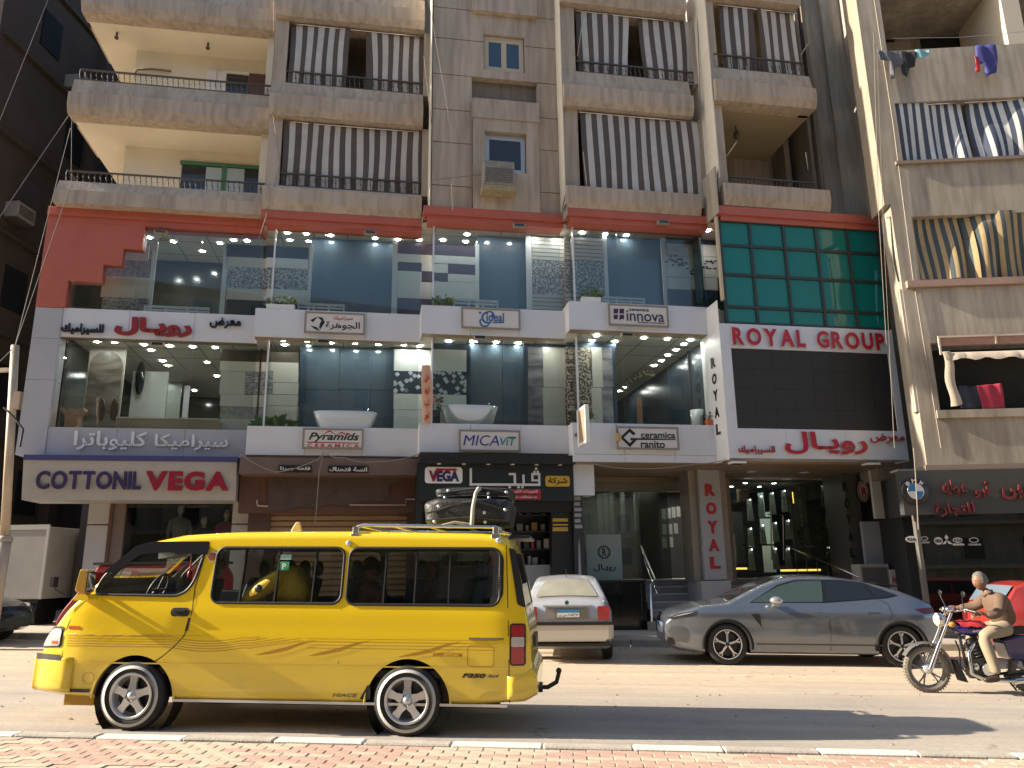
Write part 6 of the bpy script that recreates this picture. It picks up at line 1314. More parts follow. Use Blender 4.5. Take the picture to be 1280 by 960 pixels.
def wheel(par, x, y, z, r, w_, side, rimr, spokes=5, ww=False, rim=None, spoke='star', rim_dark=None, sw=.05):
    """outer face at y, the tyre goes inwards"""
    s = side; o = bpy.data.objects.new('wheel', None); COL.objects.link(o); o.parent = par; o.location = (x, y, z)
    i_ = -s                                         # direction towards the car
    q = MB(); pr = [(rimr, .02 * i_), (rimr + .01, .0), (rimr + (r - rimr) * .5, -.012 * i_ * -1 * 0 - .0), (r - .03, .004 * i_), (r - .008, .02 * i_), (r, .045 * i_), (r, (w_ - .045) * i_), (r - .02, (w_ - .01) * i_), (rimr, w_ * i_), (rimr - .01, w_ * .5 * i_)]
    q.lathe(pr, n=44, mi=0); q.build('tyre', tyre_m, o, recalc=True)
    q = MB()
    for k in range(44):
        a = 2 * math.pi * k / 44; c_, s_ = math.cos(a), math.sin(a); c2, s2 = math.cos(a + .045), math.sin(a + .045)
        for ya, yb in ((.05, w_ * .45), (w_ * .55, w_ - .05)):
            q.add([(r * c_, ya * i_, r * s_), (r * c2, yb * i_, r * s2), ((r + .006) * c2, yb * i_, (r + .006) * s2), ((r + .006) * c_, ya * i_, (r + .006) * s_)], [(0, 1, 2, 3)])
    tag(q.build('tread_block', tyre_m, o), kind='stuff')
    if ww: q = MB(); q.lathe([(r * .80, -.004 * i_ * 1), (r * .80, -.001 * i_), (r * .885, -.001 * i_), (r * .885, .003 * i_)], n=44); q.v = [(a, b_ - .006 * i_, c_) for a, b_, c_ in q.v]; q.build('white_ring', ww_m, o)
    q = MB(); rm = rim or alloy; q.lathe([(rimr + .004, .004 * i_), (rimr - .012, -.004 * i_), (rimr - .022, .01 * i_), (rimr - .03, .07 * i_), (rimr - .06, .10 * i_)], n=40); q.build('rim', rm, o)
    q = MB(); q.lathe([(rimr - .02, .085 * i_), (.001, .085 * i_)], n=24); q.build('brake_backing', rim_dark or black, o)
    q = MB()
    for k in range(spokes):
        a = 2 * math.pi * k / spokes + .3
        def P_(rad, off, d): c_, s_ = math.cos(a), math.sin(a); return (rad * c_ - off * s_, d * i_, rad * s_ + off * c_)
        if spoke == 'star':
            r0, r1 = .05, rimr - .012; pts = [P_(r0, -.042, .012), P_(rimr * .55, -.030, .022), P_(r1, -.042, .03), P_(r1, .042, .03), P_(rimr * .55, .030, .022), P_(r0, .042, .012)]
            bk = [(p[0], p[1] + .03 * i_, p[2]) for p in pts]; q.add(pts + bk, [(0, 1, 2, 3, 4, 5)] + [(j, (j + 1) % 6, (j + 1) % 6 + 6, j + 6) for j in range(6)])
        else:
            r0, r1 = .03, rimr - .006; pts = [P_(r0, -.016, .006), P_(rimr * .66, -.014, .012), P_(r1, -.052, .01), P_(r1, -.014, .01), P_(rimr * .75, .003, .014), P_(r1, .03, .01), P_(r1, .052, .01), P_(rimr * .66, .014, .012), P_(r0, .016, .006)]
            bk = [(p[0], p[1] + .025 * i_, p[2]) for p in pts]; n_ = len(pts); q.add(pts + bk, [tuple(range(n_))] + [(j, (j + 1) % n_, (j + 1) % n_ + n_, j + n_) for j in range(n_)])
    q.build('spokes', alloy, o, recalc=True)
    if spoke != 'star': q = MB(); q.lathe([(rimr + .006, -.002 * i_), (rimr - .006, -.008 * i_), (rimr - .014, .004 * i_)], n=40); q.build('rim_lip', alloy, o)
    q = MB(); q.lathe([(.001, -.004 * i_), (.028, -.002 * i_), (.034, .012 * i_), (.06, .02 * i_), (.062, .05 * i_)], n=20)
    for k in range(5): a = 2 * math.pi * k / 5; q.ball((.048 * math.cos(a), .01 * i_, .048 * math.sin(a)), .008, nu=6, nv=4)
    q.build('hub', rm if spoke == 'star' else black, o)
    return o
def person_skin(name, pts, edges, m, par, sub=1, root=0):
    me = bpy.data.meshes.new(name); me.from_pydata([p[:3] for p in pts], edges, []); o = put(name, me, par)
    sk = o.modifiers.new('s', 'SKIN'); sk.use_smooth_shade = True
    lay = me.skin_vertices[0].data if me.skin_vertices else None
    if lay is None:
        bm = bmesh.new(); bm.from_mesh(me); bm.verts.layers.skin.verify(); bm.to_mesh(me); bm.free(); lay = me.skin_vertices[0].data
    for i, p in enumerate(pts): r_ = p[3]; lay[i].radius = (r_, p[4] if len(p) > 4 else r_); lay[i].use_root = (i == root)
    sb = o.modifiers.new('d', 'SUBSURF'); sb.levels = sub; sb.render_levels = sub
    apply_mods(o); o.data.materials.clear(); o.data.materials.append(m)
    for p in o.data.polygons: p.use_smooth = True
    return o
skin_m = mat('skin', (.22, .105, .065), .55, noise=.08, scale=20)
# ---------------------------------------------------------------- the yellow van
VX, VY = -2.3, 8.35
van = thing('minibus_van', 'bright yellow minibus van with whitewall tyres, side windows and a roof rack', 'van', (VX, VY, gz(VX)), 0, roty=SLOPE)
yel = mat('yellow_paint', (.78, .545, .010), .22, noise=.02, scale=1.5, spec=.5, coat=.7); _n = yel.node_tree; _b = _n.nodes['Principled BSDF']; _src = _b.inputs['Base Color'].links[0].from_socket
_tc = _n.nodes.new('ShaderNodeTexCoord'); _sx = _n.nodes.new('ShaderNodeSeparateXYZ'); _n.links.new(_tc.outputs['Object'], _sx.inputs[0]); _mr = _n.nodes.new('ShaderNodeMapRange'); _mr.inputs[1].default_value = .75; _mr.inputs[2].default_value = .25; _n.links.new(_sx.outputs[2], _mr.inputs[0])
_t = _n.nodes.new('ShaderNodeTexNoise'); _t.inputs['Scale'].default_value = 5; _t.inputs['Detail'].default_value = 8; _n.links.new(_tc.outputs['Object'], _t.inputs[0]); _ml = _n.nodes.new('ShaderNodeMath'); _ml.operation = 'MULTIPLY'; _n.links.new(_mr.outputs[0], _ml.inputs[0]); _n.links.new(_t.outputs[0], _ml.inputs[1])
_m2 = _n.nodes.new('ShaderNodeMath'); _m2.operation = 'MULTIPLY_ADD'; _m2.inputs[1].default_value = .55; _m2.inputs[2].default_value = .02; _n.links.new(_ml.outputs[0], _m2.inputs[0])
_mx = _n.nodes.new('ShaderNodeMix'); _mx.data_type = 'RGBA'; _n.links.new(_m2.outputs[0], _mx.inputs[0]); _n.links.new(_src, _mx.inputs[6]); _mx.inputs[7].default_value = (.36, .28, .18, 1); _n.links.new(_mx.outputs[2], _b.inputs['Base Color'])
yd = mat('dark_yellow_stripe', (.42, .23, .01), .35); yin = mat('van_lining', (.22, .20, .17), .8)  # darker yellow-brown for the side decals and small trim
VT = [(-2.97, .60), (-2.955, .68), (-2.90, .80), (-2.80, .95), (-2.66, 1.13), (-2.48, 1.30), (-2.38, 1.40), (-2.19, 1.56), (-2.01, 1.71), (-1.88, 1.785), (-1.58, 1.845), (-1.07, 1.875), (.2, 1.885), (1.4, 1.87), (1.62, 1.85), (1.70, 1.80), (1.76, 1.66), (1.83, 1.35), (1.88, 1.10), (1.91, .95), (1.925, .66)]
def vw(x, z):
    g = interp([(.2, .80), (.33, .835), (.58, .845), (.60, .850), (.85, .858), (.865, .850), (1.08, .845), (1.15, .83), (1.72, .755), (1.9, .73)], z)
    f = 1.0
    if x < -2.35: t = min(1, (-2.35 - x) / .64); f = 1 - .24 * t ** 2.2
    if x > 1.55: t = min(1, (x - 1.55) / .40); f = 1 - .10 * t ** 2.2
    return g * f
vzb = lambda x: interp([(-2.97, .36), (-2.9, .30), (-2.3, .28), (-2.2, .26), (1.3, .26), (1.7, .30), (1.93, .36)], x); vzt = lambda x: interp(VT, x)
vxs = sorted(set([round(v, 3) for v in [-2.97, -2.963, -2.955, -2.93, -2.90, -2.87, -2.84, -2.80, -2.74, -2.66, -2.58, -2.48, -2.43, -2.38, -2.28, -2.19, -2.1, -2.01, -1.95, -1.88, -1.78, -1.68, -1.58, -1.4, -1.2, -1.0, -.7, -.4, 0, .4, .8, 1.1, 1.4, 1.5, 1.58, 1.64, 1.68, 1.70, 1.73, 1.76, 1.79, 1.83, 1.86, 1.88, 1.9, 1.915, 1.925]]))
body = loft(vxs, vzb, vzt, vw, lambda x: interp([(-2.9, .05), (-2.3, .09), (-1.7, .08), (1.6, .08)], x), camber=.03, nz=22, R_=lambda x: .11).build('body', [yel, yin], van, recalc=True)
cav = loft([-2.42, -2.3, -2.1, -1.95, -1.8, -1.5, -1, 0, 1, 1.5, 1.6, 1.66], lambda x: .52, lambda x: vzt(x) - .055, lambda x, z: vw(x, z) - .055, .06, camber=.02, nz=8).build('c1', [yel, yin], recalc=True); 
for p in cav.data.polygons: p.material_index = 1
cs = [cav]
W1 = rpoly([(-2.385, 1.235), (-2.33, 1.40), (-2.05, 1.665), (-1.90, 1.71), (-1.30, 1.715), (-1.34, 1.60), (-1.39, 1.37), (-1.45, 1.27), (-1.55, 1.225)], .06)
W2 = rrect(-1.20, .09, 1.165, 1.69, .085); W3 = rrect(.14, 1.62, 1.16, 1.69, .085)
for wpoly in (W1, W2, W3): q = MB(); q.prism(wpoly, -1.2, 1.2); c_ = q.build('c', [yel, yin], recalc=True); [setattr(p, 'material_index', 1) for p in c_.data.polygons]; cs.append(c_)
WH = ((-1.875, .30), (.77, .30))
for x, z in WH:
    q = MB(); q.cyl((x, -1.2, z - .02), (x, -.56, z - .02), .395, n=48); q.cyl((x, .56, z - .02), (x, 1.2, z - .02), .395, n=48); c_ = q.build('c', [yel, yin], recalc=True); [setattr(p, 'material_index', 1) for p in c_.data.polygons]; cs.append(c_)
q = MB(); q.prism([(-2.52, 1.36), (-2.36, 1.36), (-1.98, 1.70), (-2.10, 1.80)], -.62, .62); c_ = q.build('c', [yel, yin], recalc=True); [setattr(p, 'material_index', 1) for p in c_.data.polygons]; cs.append(c_)
q = MB(); q.box(1.5, 2.2, -.60, .60, 1.14, 1.66); c_ = q.build('c', [yel, yin]); [setattr(p, 'material_index', 1) for p in c_.data.polygons]; cs.append(c_)
cut(body, cs); smooth(body, 32)
vgl = glass('van_glass', (.84, .88, .86), 0, .9, .0); vgd = glass('van_glass_dark', (.62, .68, .66), 0, .9, .0)
seal = mat('rubber_seal', (.012, .012, .012), .5)
for sd_ in (-1, 1):
    par_w = []
    for nm, poly, gm in (('window_front', W1, vgl), ('window_middle', W2, vgd), ('window_rear', W3, vgd)):
        wo = patch(poly, vw, -.02, sd_).build('window', gm, van)
        q = MB(); q.tube([(x, sd_ * (vw(x, z) + .002), z) for x, z in poly], .014, 6, closed=True); q.build('seal', seal, wo)
q = MB()
for bx in (-.92, -.57, -.20, .50, .80, 1.13):
    q = MB(); q.box(bx - .007, bx + .007, -vw(bx, 1.4) - .0, -vw(bx, 1.4) + .05, 1.17, 1.69); q.v = [(x, y + (-.035 if z < 1.4 else .055), z) for x, y, z in q.v]; q.build('window_bar', seal, van)
patch(rpoly([(1.52, 1.175), (1.60, 1.175), (1.655, 1.26), (1.655, 1.60), (1.60, 1.685), (1.50, 1.685), (1.55, 1.6), (1.55, 1.26)], .03), vw, .008).build('vent_trim', seal, van)
q = MB()
for i in range(8): q.box(1.585, 1.635, -vw(1.6, 1.3) - .012, -vw(1.6, 1.3), 1.27 + i * .022, 1.28 + i * .022)
q.build('vent_slat', mat('slat_grey', (.06, .06, .06), .5), van)
patch(rpoly([(-2.33, 1.44), (-2.05, 1.70), (-1.90, 1.745), (-1.28, 1.75), (-1.29, 1.615), (-1.72, 1.64), (-1.98, 1.62), (-2.22, 1.44)], .03), vw, .022).build('rain_deflector', mat('smoked_plastic', (.015, .016, .02), .12), van)
q = MB(); q.add([(-2.445, -.6, 1.37), (-2.445, .6, 1.37), (-2.05, .57, 1.73), (-2.05, -.57, 1.73)], [(0, 1, 2, 3)]); q.build('windscreen', vgl, van)
q = MB(); q.add([(1.86, -.6, 1.14), (1.86, .6, 1.14), (1.745, .57, 1.68), (1.745, -.57, 1.68)], [(0, 1, 2, 3)]); q.build('tailgate_window', vgd, van)
patch(rpoly([(1.765, 1.68), (1.70, 1.70), (1.79, 1.17), (1.87, 1.14)], .02), vw, .012).build('tailgate_seal', seal, van)
# lines on the body
q = MB(); strip([(-1.325, 1.62), (-1.35, 1.45), (-1.375, 1.3), (-1.365, 1.10), (-1.385, .95), (-1.42, .85), (-1.50, .76), (-1.60, .675), (-1.68, .62)], .010, vw, .002, q=q)
strip([(-2.40, 1.22), (-2.56, 1.10), (-2.63, .90), (-2.64, .62), (-2.635, .34)], .008, vw, .002, q=q); strip([(1.675, 1.72), (1.69, 1.4), (1.705, 1.0), (1.715, .6), (1.72, .3)], .008, vw, .003, q=q)
strip([(.11, 1.12), (.11, .62)], .005, vw, .002, q=q); q.build('panel_gap', mat('gap_dark', (.05, .03, .005), .8), van)
q = MB()
strip([(-2.6 + i * .1, .862) for i in range(43)], .007, vw, .003, q=q)
for k in range(5):
    z0 = .845 - k * .023; pts = [(-2.6 + i * .1, z0) for i in range(10)] + [(-1.55 + i * .08, z0 - .035 * math.sin(min(1, i / 9.) * math.pi / 1.0) * (1 if i < 12 else 0) - .03 * (i < 10) * 0 + (.012 * max(0, i - 10) if i > 10 else 0)) for i in range(17)]
    strip([(x, z) for x, z in pts if z < .858], .0055, vw, .003, q=q)
for k in range(4): strip([(-.2 + i * .1, .845 - k * .028) for i in range(19)], .004, vw, .003, q=q)
for x0 in (-.70, -.18, .68): strip([(x0, .69), (x0 + .14, .715), (x0 + .30, .75), (x0 + .44, .80), (x0 + .58, .832)], [.004, .028, .032, .022, .003], vw, .0035, q=q)
q.build('side_stripe', yd, van)
q = MB(); strip([(-2.62 + i * .1, .602) for i in range(45)], .012, vw, .004, q=q); q.build('moulding_line', mat('moulding_yellow', (.80, .56, .08), .25), van)  # slightly paler yellow line along the lower moulding
q = MB(); q.box(-1.48, 1.7, -.835, -.80, .262, .285); q.build('sill_strip', alloy, van)
for x, z in WH:
    q = MB(); q.tube([(x + .405 * math.cos(a), -vw(x, .5) + .012, z - .02 + .405 * math.sin(a)) for a in [math.pi * (i / 18.) for i in range(19)]], .011, 8); q.build('arch_lip', yel, van)
    q = MB(); q.lathe([(.39, -.80), (.385, -.57)], (x, 0, z - .02), n=32); q.build('arch_liner', black, van)
# handle, badges, filler flap, marker
patch(rrect(-1.575, -1.385, 1.035, 1.115, .035), vw, .006).build('door_handle_recess', seal, van)
q = MB(); q.box(-1.55, -1.42, -vw(-1.5, 1.09) - .028, -vw(-1.5, 1.09) - .004, 1.075, 1.10); q.build('door_handle', black, van, bevel=.006)
patch(rpoly([(-1.415, .90), (-1.385, .90), (-1.372, 1.02), (-1.395, 1.02)], .01), vw, .004).build('door_guard', seal, van)
q = MB(); fr = rrect(1.33, 1.575, .615, .80, .03); strip(fr + [fr[0]], .007, vw, .004, q=q); q.build('filler_flap', yd, van)
patch([(1.34, .853), (1.665, .853), (1.665, .872), (1.34, .872)], vw, .006).build('side_badge_bar', mat('badge_grey', (.10, .09, .07), .4), van)
patch([(-2.60, .905), (-2.47, .905), (-2.47, .935), (-2.60, .935)], vw, .005).build('side_marker', mat('marker_orange', (.45, .06, .01), .3), van)
def vtext(s_, x0, x1, z0, z1, m, bold=.03, shear=.25): mb = MB(); y = -vw((x0 + x1) / 2, (z0 + z1) / 2) - .003; fit_text(mb, s_, x0, x1, z0, z1, y, .004, bold, shear=shear); mb.build('badge_lettering', m, van)
vtext('F350', 1.28, 1.50, .515, .555, ink, .05); vtext('4x4', 1.515, 1.62, .52, .55, MATS['badge_grey'], .02); vtext('HIACE', .06, .30, .33, .36, MATS['badge_grey'], .02); vtext('SUPER CUSTOM', 1.00, 1.28, .70, .735, yd, .01)
patch(rpoly([(.32, .31), (.42, .31), (.42, .40), (.40, .45)], .02), vw, .006).build('mud_badge', seal, van)
q = MB(); q.lathe([(.001, -.006), (.035, -.006), (.042, -.001)], (-1.245, -vw(-1.245, 1.60), 1.60), n=20); q.build('round_sticker', mat('sticker_rust', (.35, .08, .04), .4), van)
q = MB(); q.lathe([(.044, -.008), (.052, -.004), (.05, .0)], (-1.245, -vw(-1.245, 1.60), 1.60), n=20); q.build('sticker_ring', white, van)
for x, z, m_, nm in ((.115, 1.735, alloy, 'rack_emblem'), (1.60, 1.765, alloy, 'side_lamp')): q = MB(); q.ball((x, -vw(x, z) - .002, z), .028, .014, .03, 12, 8); q.build(nm, m_, van)
q = MB(); q.lathe([(.05, -.003), (.062, -.003)], (-2.33, -vw(-2.33, .46), .46), n=20); q.build('round_badge', mat('badge_gold', (.5, .32, .1), .3), van)
# front: headlamp, bumper, black strip
hz = rpoly([(-2.935, .715), (-2.885, .80), (-2.80, .925), (-2.655, .93), (-2.655, .735)], .03)
patch(hz, vw, .006, step=.05).build('headlamp_surround', seal, van); patch(rpoly([(-2.915, .735), (-2.875, .80), (-2.795, .905), (-2.675, .91), (-2.675, .75)], .03), vw, .014, step=.05).build('headlight', mat('lamp_lens', (.55, .56, .55), .08, metal=.5), van)
patch(rpoly([(-2.78, .765), (-2.70, .765), (-2.70, .79), (-2.78, .79)], .01), vw, .018).build('indicator', mat('marker_orange', (.45, .06, .01)), van)
q = MB(); q.box(-2.975, -2.93, -.55, .55, .70, .86); q.build('grille', black, van)
bump = loft([-3.0, -2.99, -2.95, -2.9, -2.8, -2.7, -2.62, -2.5], lambda x: .31, lambda x: .665, lambda x, z: vw(max(x, -2.96), .5) + .018, .04, camber=.0, nz=3).build('front_bumper', yel, van, recalc=True)
q = MB(); strip([(-2.99, .64), (-2.9, .64), (-2.8, .64), (-2.7, .64), (-2.645, .64)], .052, lambda x, z: vw(max(x, -2.96), .5) + .018, .004, q=q); q.build('bumper_strip', seal, van)
q = MB(); strip([(-2.62, .345), (-2.45, .345), (-2.30, .345)], .03, vw, .01, q=q); q.build('lower_strip', seal, van); q = MB(); q.box(-2.6, -2.3, -.75, .75, .20, .3); q.build('under_tray', yd, van)
# rear: lamps, bumper, tow hitch, wiper spoiler
for z0, z1, m_ in ((.885, .985, 'r'), (.79, .88, 'w'), (.64, .785, 'r')):
    patch(rrect(1.735, 1.855, z0, z1, .012), vw, .012, step=.05).build('tail_light', mat('lens_red', (.35, .015, .02), .12, coat=.5) if m_ == 'r' else mat('lens_clear', (.5, .45, .42), .15), van)
patch(rrect(1.72, 1.87, .625, 1.0, .03), vw, .006, step=.05).build('lamp_surround', seal, van)
loft([1.70, 1.78, 1.86, 1.92, 1.96, 1.975], lambda x: .30 + .06 * max(0, x - 1.85) / .12, lambda x: interp([(1.7, .56), (1.86, .58), (1.92, .62), (1.975, .55)], x), lambda x, z: vw(x, z) + .015, .05, camber=0, nz=3).build('rear_bumper', yel, van, recalc=True)
q = MB(); q.tube([(1.75, .0, .33), (1.95, -.02, .33), (2.05, -.02, .33), (2.14, -.02, .38), (2.165, -.02, .47)], .022, 8); q.ball((2.165, -.02, .49), .03, nu=10, nv=8); q.cyl((1.95, -.02, .33), (2.0, -.02, .33), .05, n=10); q.build('tow_hitch', mat('hitch_black', (.02, .02, .02), .5), van)
q = MB(); q.box(1.68, 1.90, -.5, .5, 1.80, 1.83); q.build('spoiler', black, van, bevel=.01); q = MB(); q.box(1.88, 1.94, -.3, .3, .75, .85); q.build('tailgate_handle', black, van)
# mirrors
q = MB(); q.tube([(-2.40, -.82, 1.30), (-2.44, -.98, 1.30)], .02, 8); q.build('mirror_arm', yel, van); q = MB(); q.prism(rpoly([(-2.46, -.06), (-2.36, -.10), (-2.35, .13), (-2.43, .15)], .03), -1.04, -.90); q.v = [(x, y, z + 1.33) for x, y, z in q.v]; q.build('side_mirror', mat('mirror_amber', (.50, .30, .06), .2, metal=.4), van, bevel=.01)
q = MB(); q.box(-2.345, -2.34, -1.03, -.91, 1.26, 1.45); q.build('mirror_glass', chrome, van); q = MB(); q.prism(rpoly([(-2.50, -.09), (-2.34, -.09), (-2.36, -.03), (-2.46, -.03)], .02), -.98, -.80); q.v = [(x, y, z + 1.27) for x, y, z in q.v]; q.build('mirror_foot', yel, van)
q = MB(); q.tube([(-2.12, .55, 1.68), (-2.22, .62, 1.78)], .012, 6); q.box(-2.26, -2.16, .58, .66, 1.74, 1.86); q.build('bonnet_mirror', mat('mirror_amber', (.50, .30, .06)), van)
q = MB(); q.prism([(-.75, 1.88), (-.62, 1.88), (-.655, 1.985), (-.69, 1.985)], -.02, .02); q.build('roof_fin', mat('fin_cream', (.62, .48, .22), .4), van, bevel=.006)
q = MB(); q.tube([(-2.50, -.3, 1.33), (-2.30, -.5, 1.50)], .008, 5); q.build('wiper', black, van)
# wheels
for x, z in WH:
    wheel(van, x, -.872, .31, .31, .20, -1, .205, ww=True, sw=.06); wheel(van, x, .872, .31, .31, .20, 1, .205, ww=True)
q = MB(); q.cyl((-1.875, -.7, .30), (-1.875, .7, .30), .03, n=8); q.cyl((.77, -.7, .30), (.77, .7, .30), .04, n=8); q.cyl((.77, 0, .2), (.77, 0, .42), .12, n=12); q.box(-1.4, 1.6, -.45, -.38, .19, .27); q.box(-1.4, 1.6, .38, .45, .19, .27); q.tube([(-.5, .2, .2), (.2, .2, .2), (1.5, .35, .22)], .04, 8); q.build('chassis', mat('chassis_dark', (.03, .028, .025), .8), van)
# roof rack
q = MB()
for sd_ in (-1, 1): q.tube([(.17, sd_ * .66, 1.90), (.22, sd_ * .67, 1.915), (1.56, sd_ * .66, 1.90), (1.62, sd_ * .65, 1.88)], .018, 8)
for x in (.22, .55, .9, 1.25, 1.56): q.tube([(x, -.66, 1.905), (x, .66, 1.905)], .014, 8)
q.build('roof_rack', steel, van)
for x in (.17, 1.57):
    for sd_ in (-1, 1): q = MB(); q.box(x - .03, x + .03, sd_ * .70 - .02, sd_ * .70 + .02, 1.79, 1.90); q.box(x - .045, x + .045, sd_ * .725 - .012, sd_ * .725 + .012, 1.775, 1.83); q.build('rack_clamp', steel, van, bevel=.004)
# cabin
q = MB(); q.box(-2.42, 1.64, -.78, .78, .50, .56); q.build('cabin_floor', mat('cabin_floor', (.04, .04, .04), .9), van); q = MB(); q.prism([(-2.42, .56), (-2.42, 1.24), (-2.15, 1.20), (-2.05, 1.02), (-2.05, .56)], -.76, .76); q.build('dashboard', mat('dash_black', (.02, .02, .02), .6), van)
q = MB(); cx, cy, cz = -1.98, -.38, 1.27; q.tube([(cx + .13 * math.cos(a) * .5, cy + .17 * math.sin(a), cz + .155 * math.cos(a)) for a in [2 * math.pi * i / 24 for i in range(24)]], .014, 8, closed=True); q.tube([(cx, cy, cz), (cx - .1, cy, cz - .12)], .03, 8); q.tube([(cx + .06, cy, cz + .15), (cx, cy, cz)], .012, 6); q.tube([(cx, cy - .16, cz), (cx, cy + .16, cz)], .012, 6); q.build('steering_wheel', mat('wheel_grip', (.10, .09, .08), .5), van)
seatm = mat('seat_grey', (.06, .065, .07), .8); seat_r = mat('seat_maroon', (.20, .05, .05), .8)
def seat(x, y, m, hr=True, hm=None):
    q = MB(); q.prism(rpoly([(x - .25, .80), (x + .22, .78), (x + .22, .92), (x - .25, .93)], .05), y - .22, y + .22); q.prism(rpoly([(x + .14, .90), (x + .26, .90), (x + .40, 1.38), (x + .30, 1.40)], .05), y - .21, y + .21); q.box(x - .2, x + .2, y - .18, y + .18, .56, .79); o = q.build('seat', m, van, bevel=.015, recalc=True)
    if hr: q = MB(); q.ball((x + .385, y, 1.49), .055, .13, .09, 12, 8); q.cyl((x + .37, y - .05, 1.38), (x + .38, y - .05, 1.45), .008, n=6); q.cyl((x + .37, y + .05, 1.38), (x + .38, y + .05, 1.45), .008, n=6); q.build('headrest', hm or m, o)
seat(-1.55, .38, seatm); seat(-1.75, -.38, seatm, hm=mat('patterned_cover', (.40, .36, .32), .8, noise=.5, scale=30)); 
for x, m_ in ((-.95, seatm), (-.25, mat('seat_teal', (.07, .11, .10), .8)), (.42, seatm), (.98, seatm)):
    for y in (-.45, .0, .45): seat(x, y, m_ if not (x == .42 and y == 0) else seat_r)
for px, py, w_, h_, m_ in ((-.555 - .30, 1.60, .11, .05, mat('sticker_mint', (.25, .40, .33), .5)), (-.86, 1.515, .095, .085, mat('sticker_green', (.02, .22, .10), .5))): patch(rrect(px - w_ / 2 + .35, px + w_ / 2 + .35, py - h_ / 2, py + h_ / 2, .005), vw, -.012).build('window_sticker', m_, van)
mb = MB(); fit_text(mb, 'P', -.53, -.49, 1.485, 1.54, -vw(-.5, 1.5) + .008, .002, .02); mb.build('sticker_print', white, van)
q = MB(); q.prism(rpoly([(-1.95, 1.58), (-1.78, 1.61), (-1.78, 1.67), (-1.95, 1.67)], .01), -.5, -.2); q.build('sun_visor', mat('visor_pale', (.5, .5, .47), .6), van)
q = MB(); q.tube([(-1.84, 0, 1.66), (-1.84, 0, 1.45)], .008, 5); q.ball((-1.84, 0, 1.42), .03, .03, .05, 8, 6); q.build('hanging_charm', redl, van)
# ---------------------------------------------------------------- people in the van
def vthing(name, label, cat, x, y, z=.0, rz=0.): 
    M_ = Matrix.Translation((VX, VY, gz(VX))) @ Matrix.Rotation(SLOPE, 4, 'Y'); p = M_ @ Vector((x, y, z)); o = thing(name, label, cat, p, rz, roty=SLOPE); return o
def head(par, c, r=.1, hair=None, ang=0., hairm=None, hood=None, look=(-1, 0, 0)):
    """head with the face towards look; c centre"""
    f = Vector(look).normalized(); s_ = Vector((0, 0, 1)).cross(f).normalized(); u = f.cross(s_)
    c = Vector(c); T_ = lambda a, b_, d: c + f * a * r + s_ * b_ * r + u * d * r
    q = MB(); nu, nv = 20, 16; vs = []
    for j in range(nv + 1):
        t = math.pi * j / nv
        for i in range(nu):
            a = 2 * math.pi * i / nu; x, y, z = math.sin(t) * math.cos(a), math.sin(t) * math.sin(a), math.cos(t)
            sx_ = .95; sy_ = .76; sz_ = 1.18
            if z < 0: sy_ *= 1 + z * .28; sx_ *= (1 + z * .08) if x > 0 else (1 + z * .3)
            nx = 0
            if x > .75 and -.35 < z < .12 and abs(y) < .22: nx = .22 * (1 - abs(y) / .22) * (1 - abs(z + .18) / .32 if abs(z + .18) < .32 else 0)
            if x > .6 and .05 < z < .22 and .12 < abs(y) < .5: nx = -.06
            if x > .6 and -.95 < z < -.72: nx = .06
            vs.append(T_(x * sx_ + nx, y * sy_, z * sz_))
    q.add(vs, [(j * nu + i, (j + 1) * nu + i, (j + 1) * nu + (i + 1) % nu, j * nu + (i + 1) % nu) for j in range(nv) for i in range(nu)], 0, True)
    q.build('head', skin_m, par, recalc=True)
    for sg in (-1, 1):
        q = MB(); q.ball(T_(.80, sg * .30, .10), r * .09, nu=8, nv=6); q.build('eye', black, par); q = MB(); q.ball(T_(-.05, sg * .76, -.05), r * .17, r * .07, r * .26, 8, 6); q.build('ear', skin_m, par)
        q = MB(); q.tube([T_(.82, sg * .16, .24), T_(.80, sg * .42, .25)], r * .035, 5); q.build('eyebrow', hairm or black, par)
    q = MB(); q.tube([T_(.90, -.2, -.52), T_(.94, 0, -.50), T_(.90, .2, -.52)], r * .035, 5); q.build('mouth', mat('lips', (.22, .09, .07), .5), par)
    if hairm:
        q = MB(); vs = []; rr_ = random.Random(4)
        for j in range(9):
            t = math.pi * .56 * j / 8
            for i in range(24):
                a = 2 * math.pi * i / 24; k = 1.04 + rr_.uniform(-.02, .03); x, y, z = math.sin(t) * math.cos(a), math.sin(t) * math.sin(a), math.cos(t)
                if x > .35 and t > .9: k *= .90
                vs.append(T_(x * .97 * k - .04, y * .80 * k, z * 1.18 * k * .99 + .02))
        q.add(vs, [(j * 24 + i, (j + 1) * 24 + i, (j + 1) * 24 + (i + 1) % 24, j * 24 + (i + 1) % 24) for j in range(8) for i in range(24)], 0, True); q.build('hair', hairm, par, recalc=True)
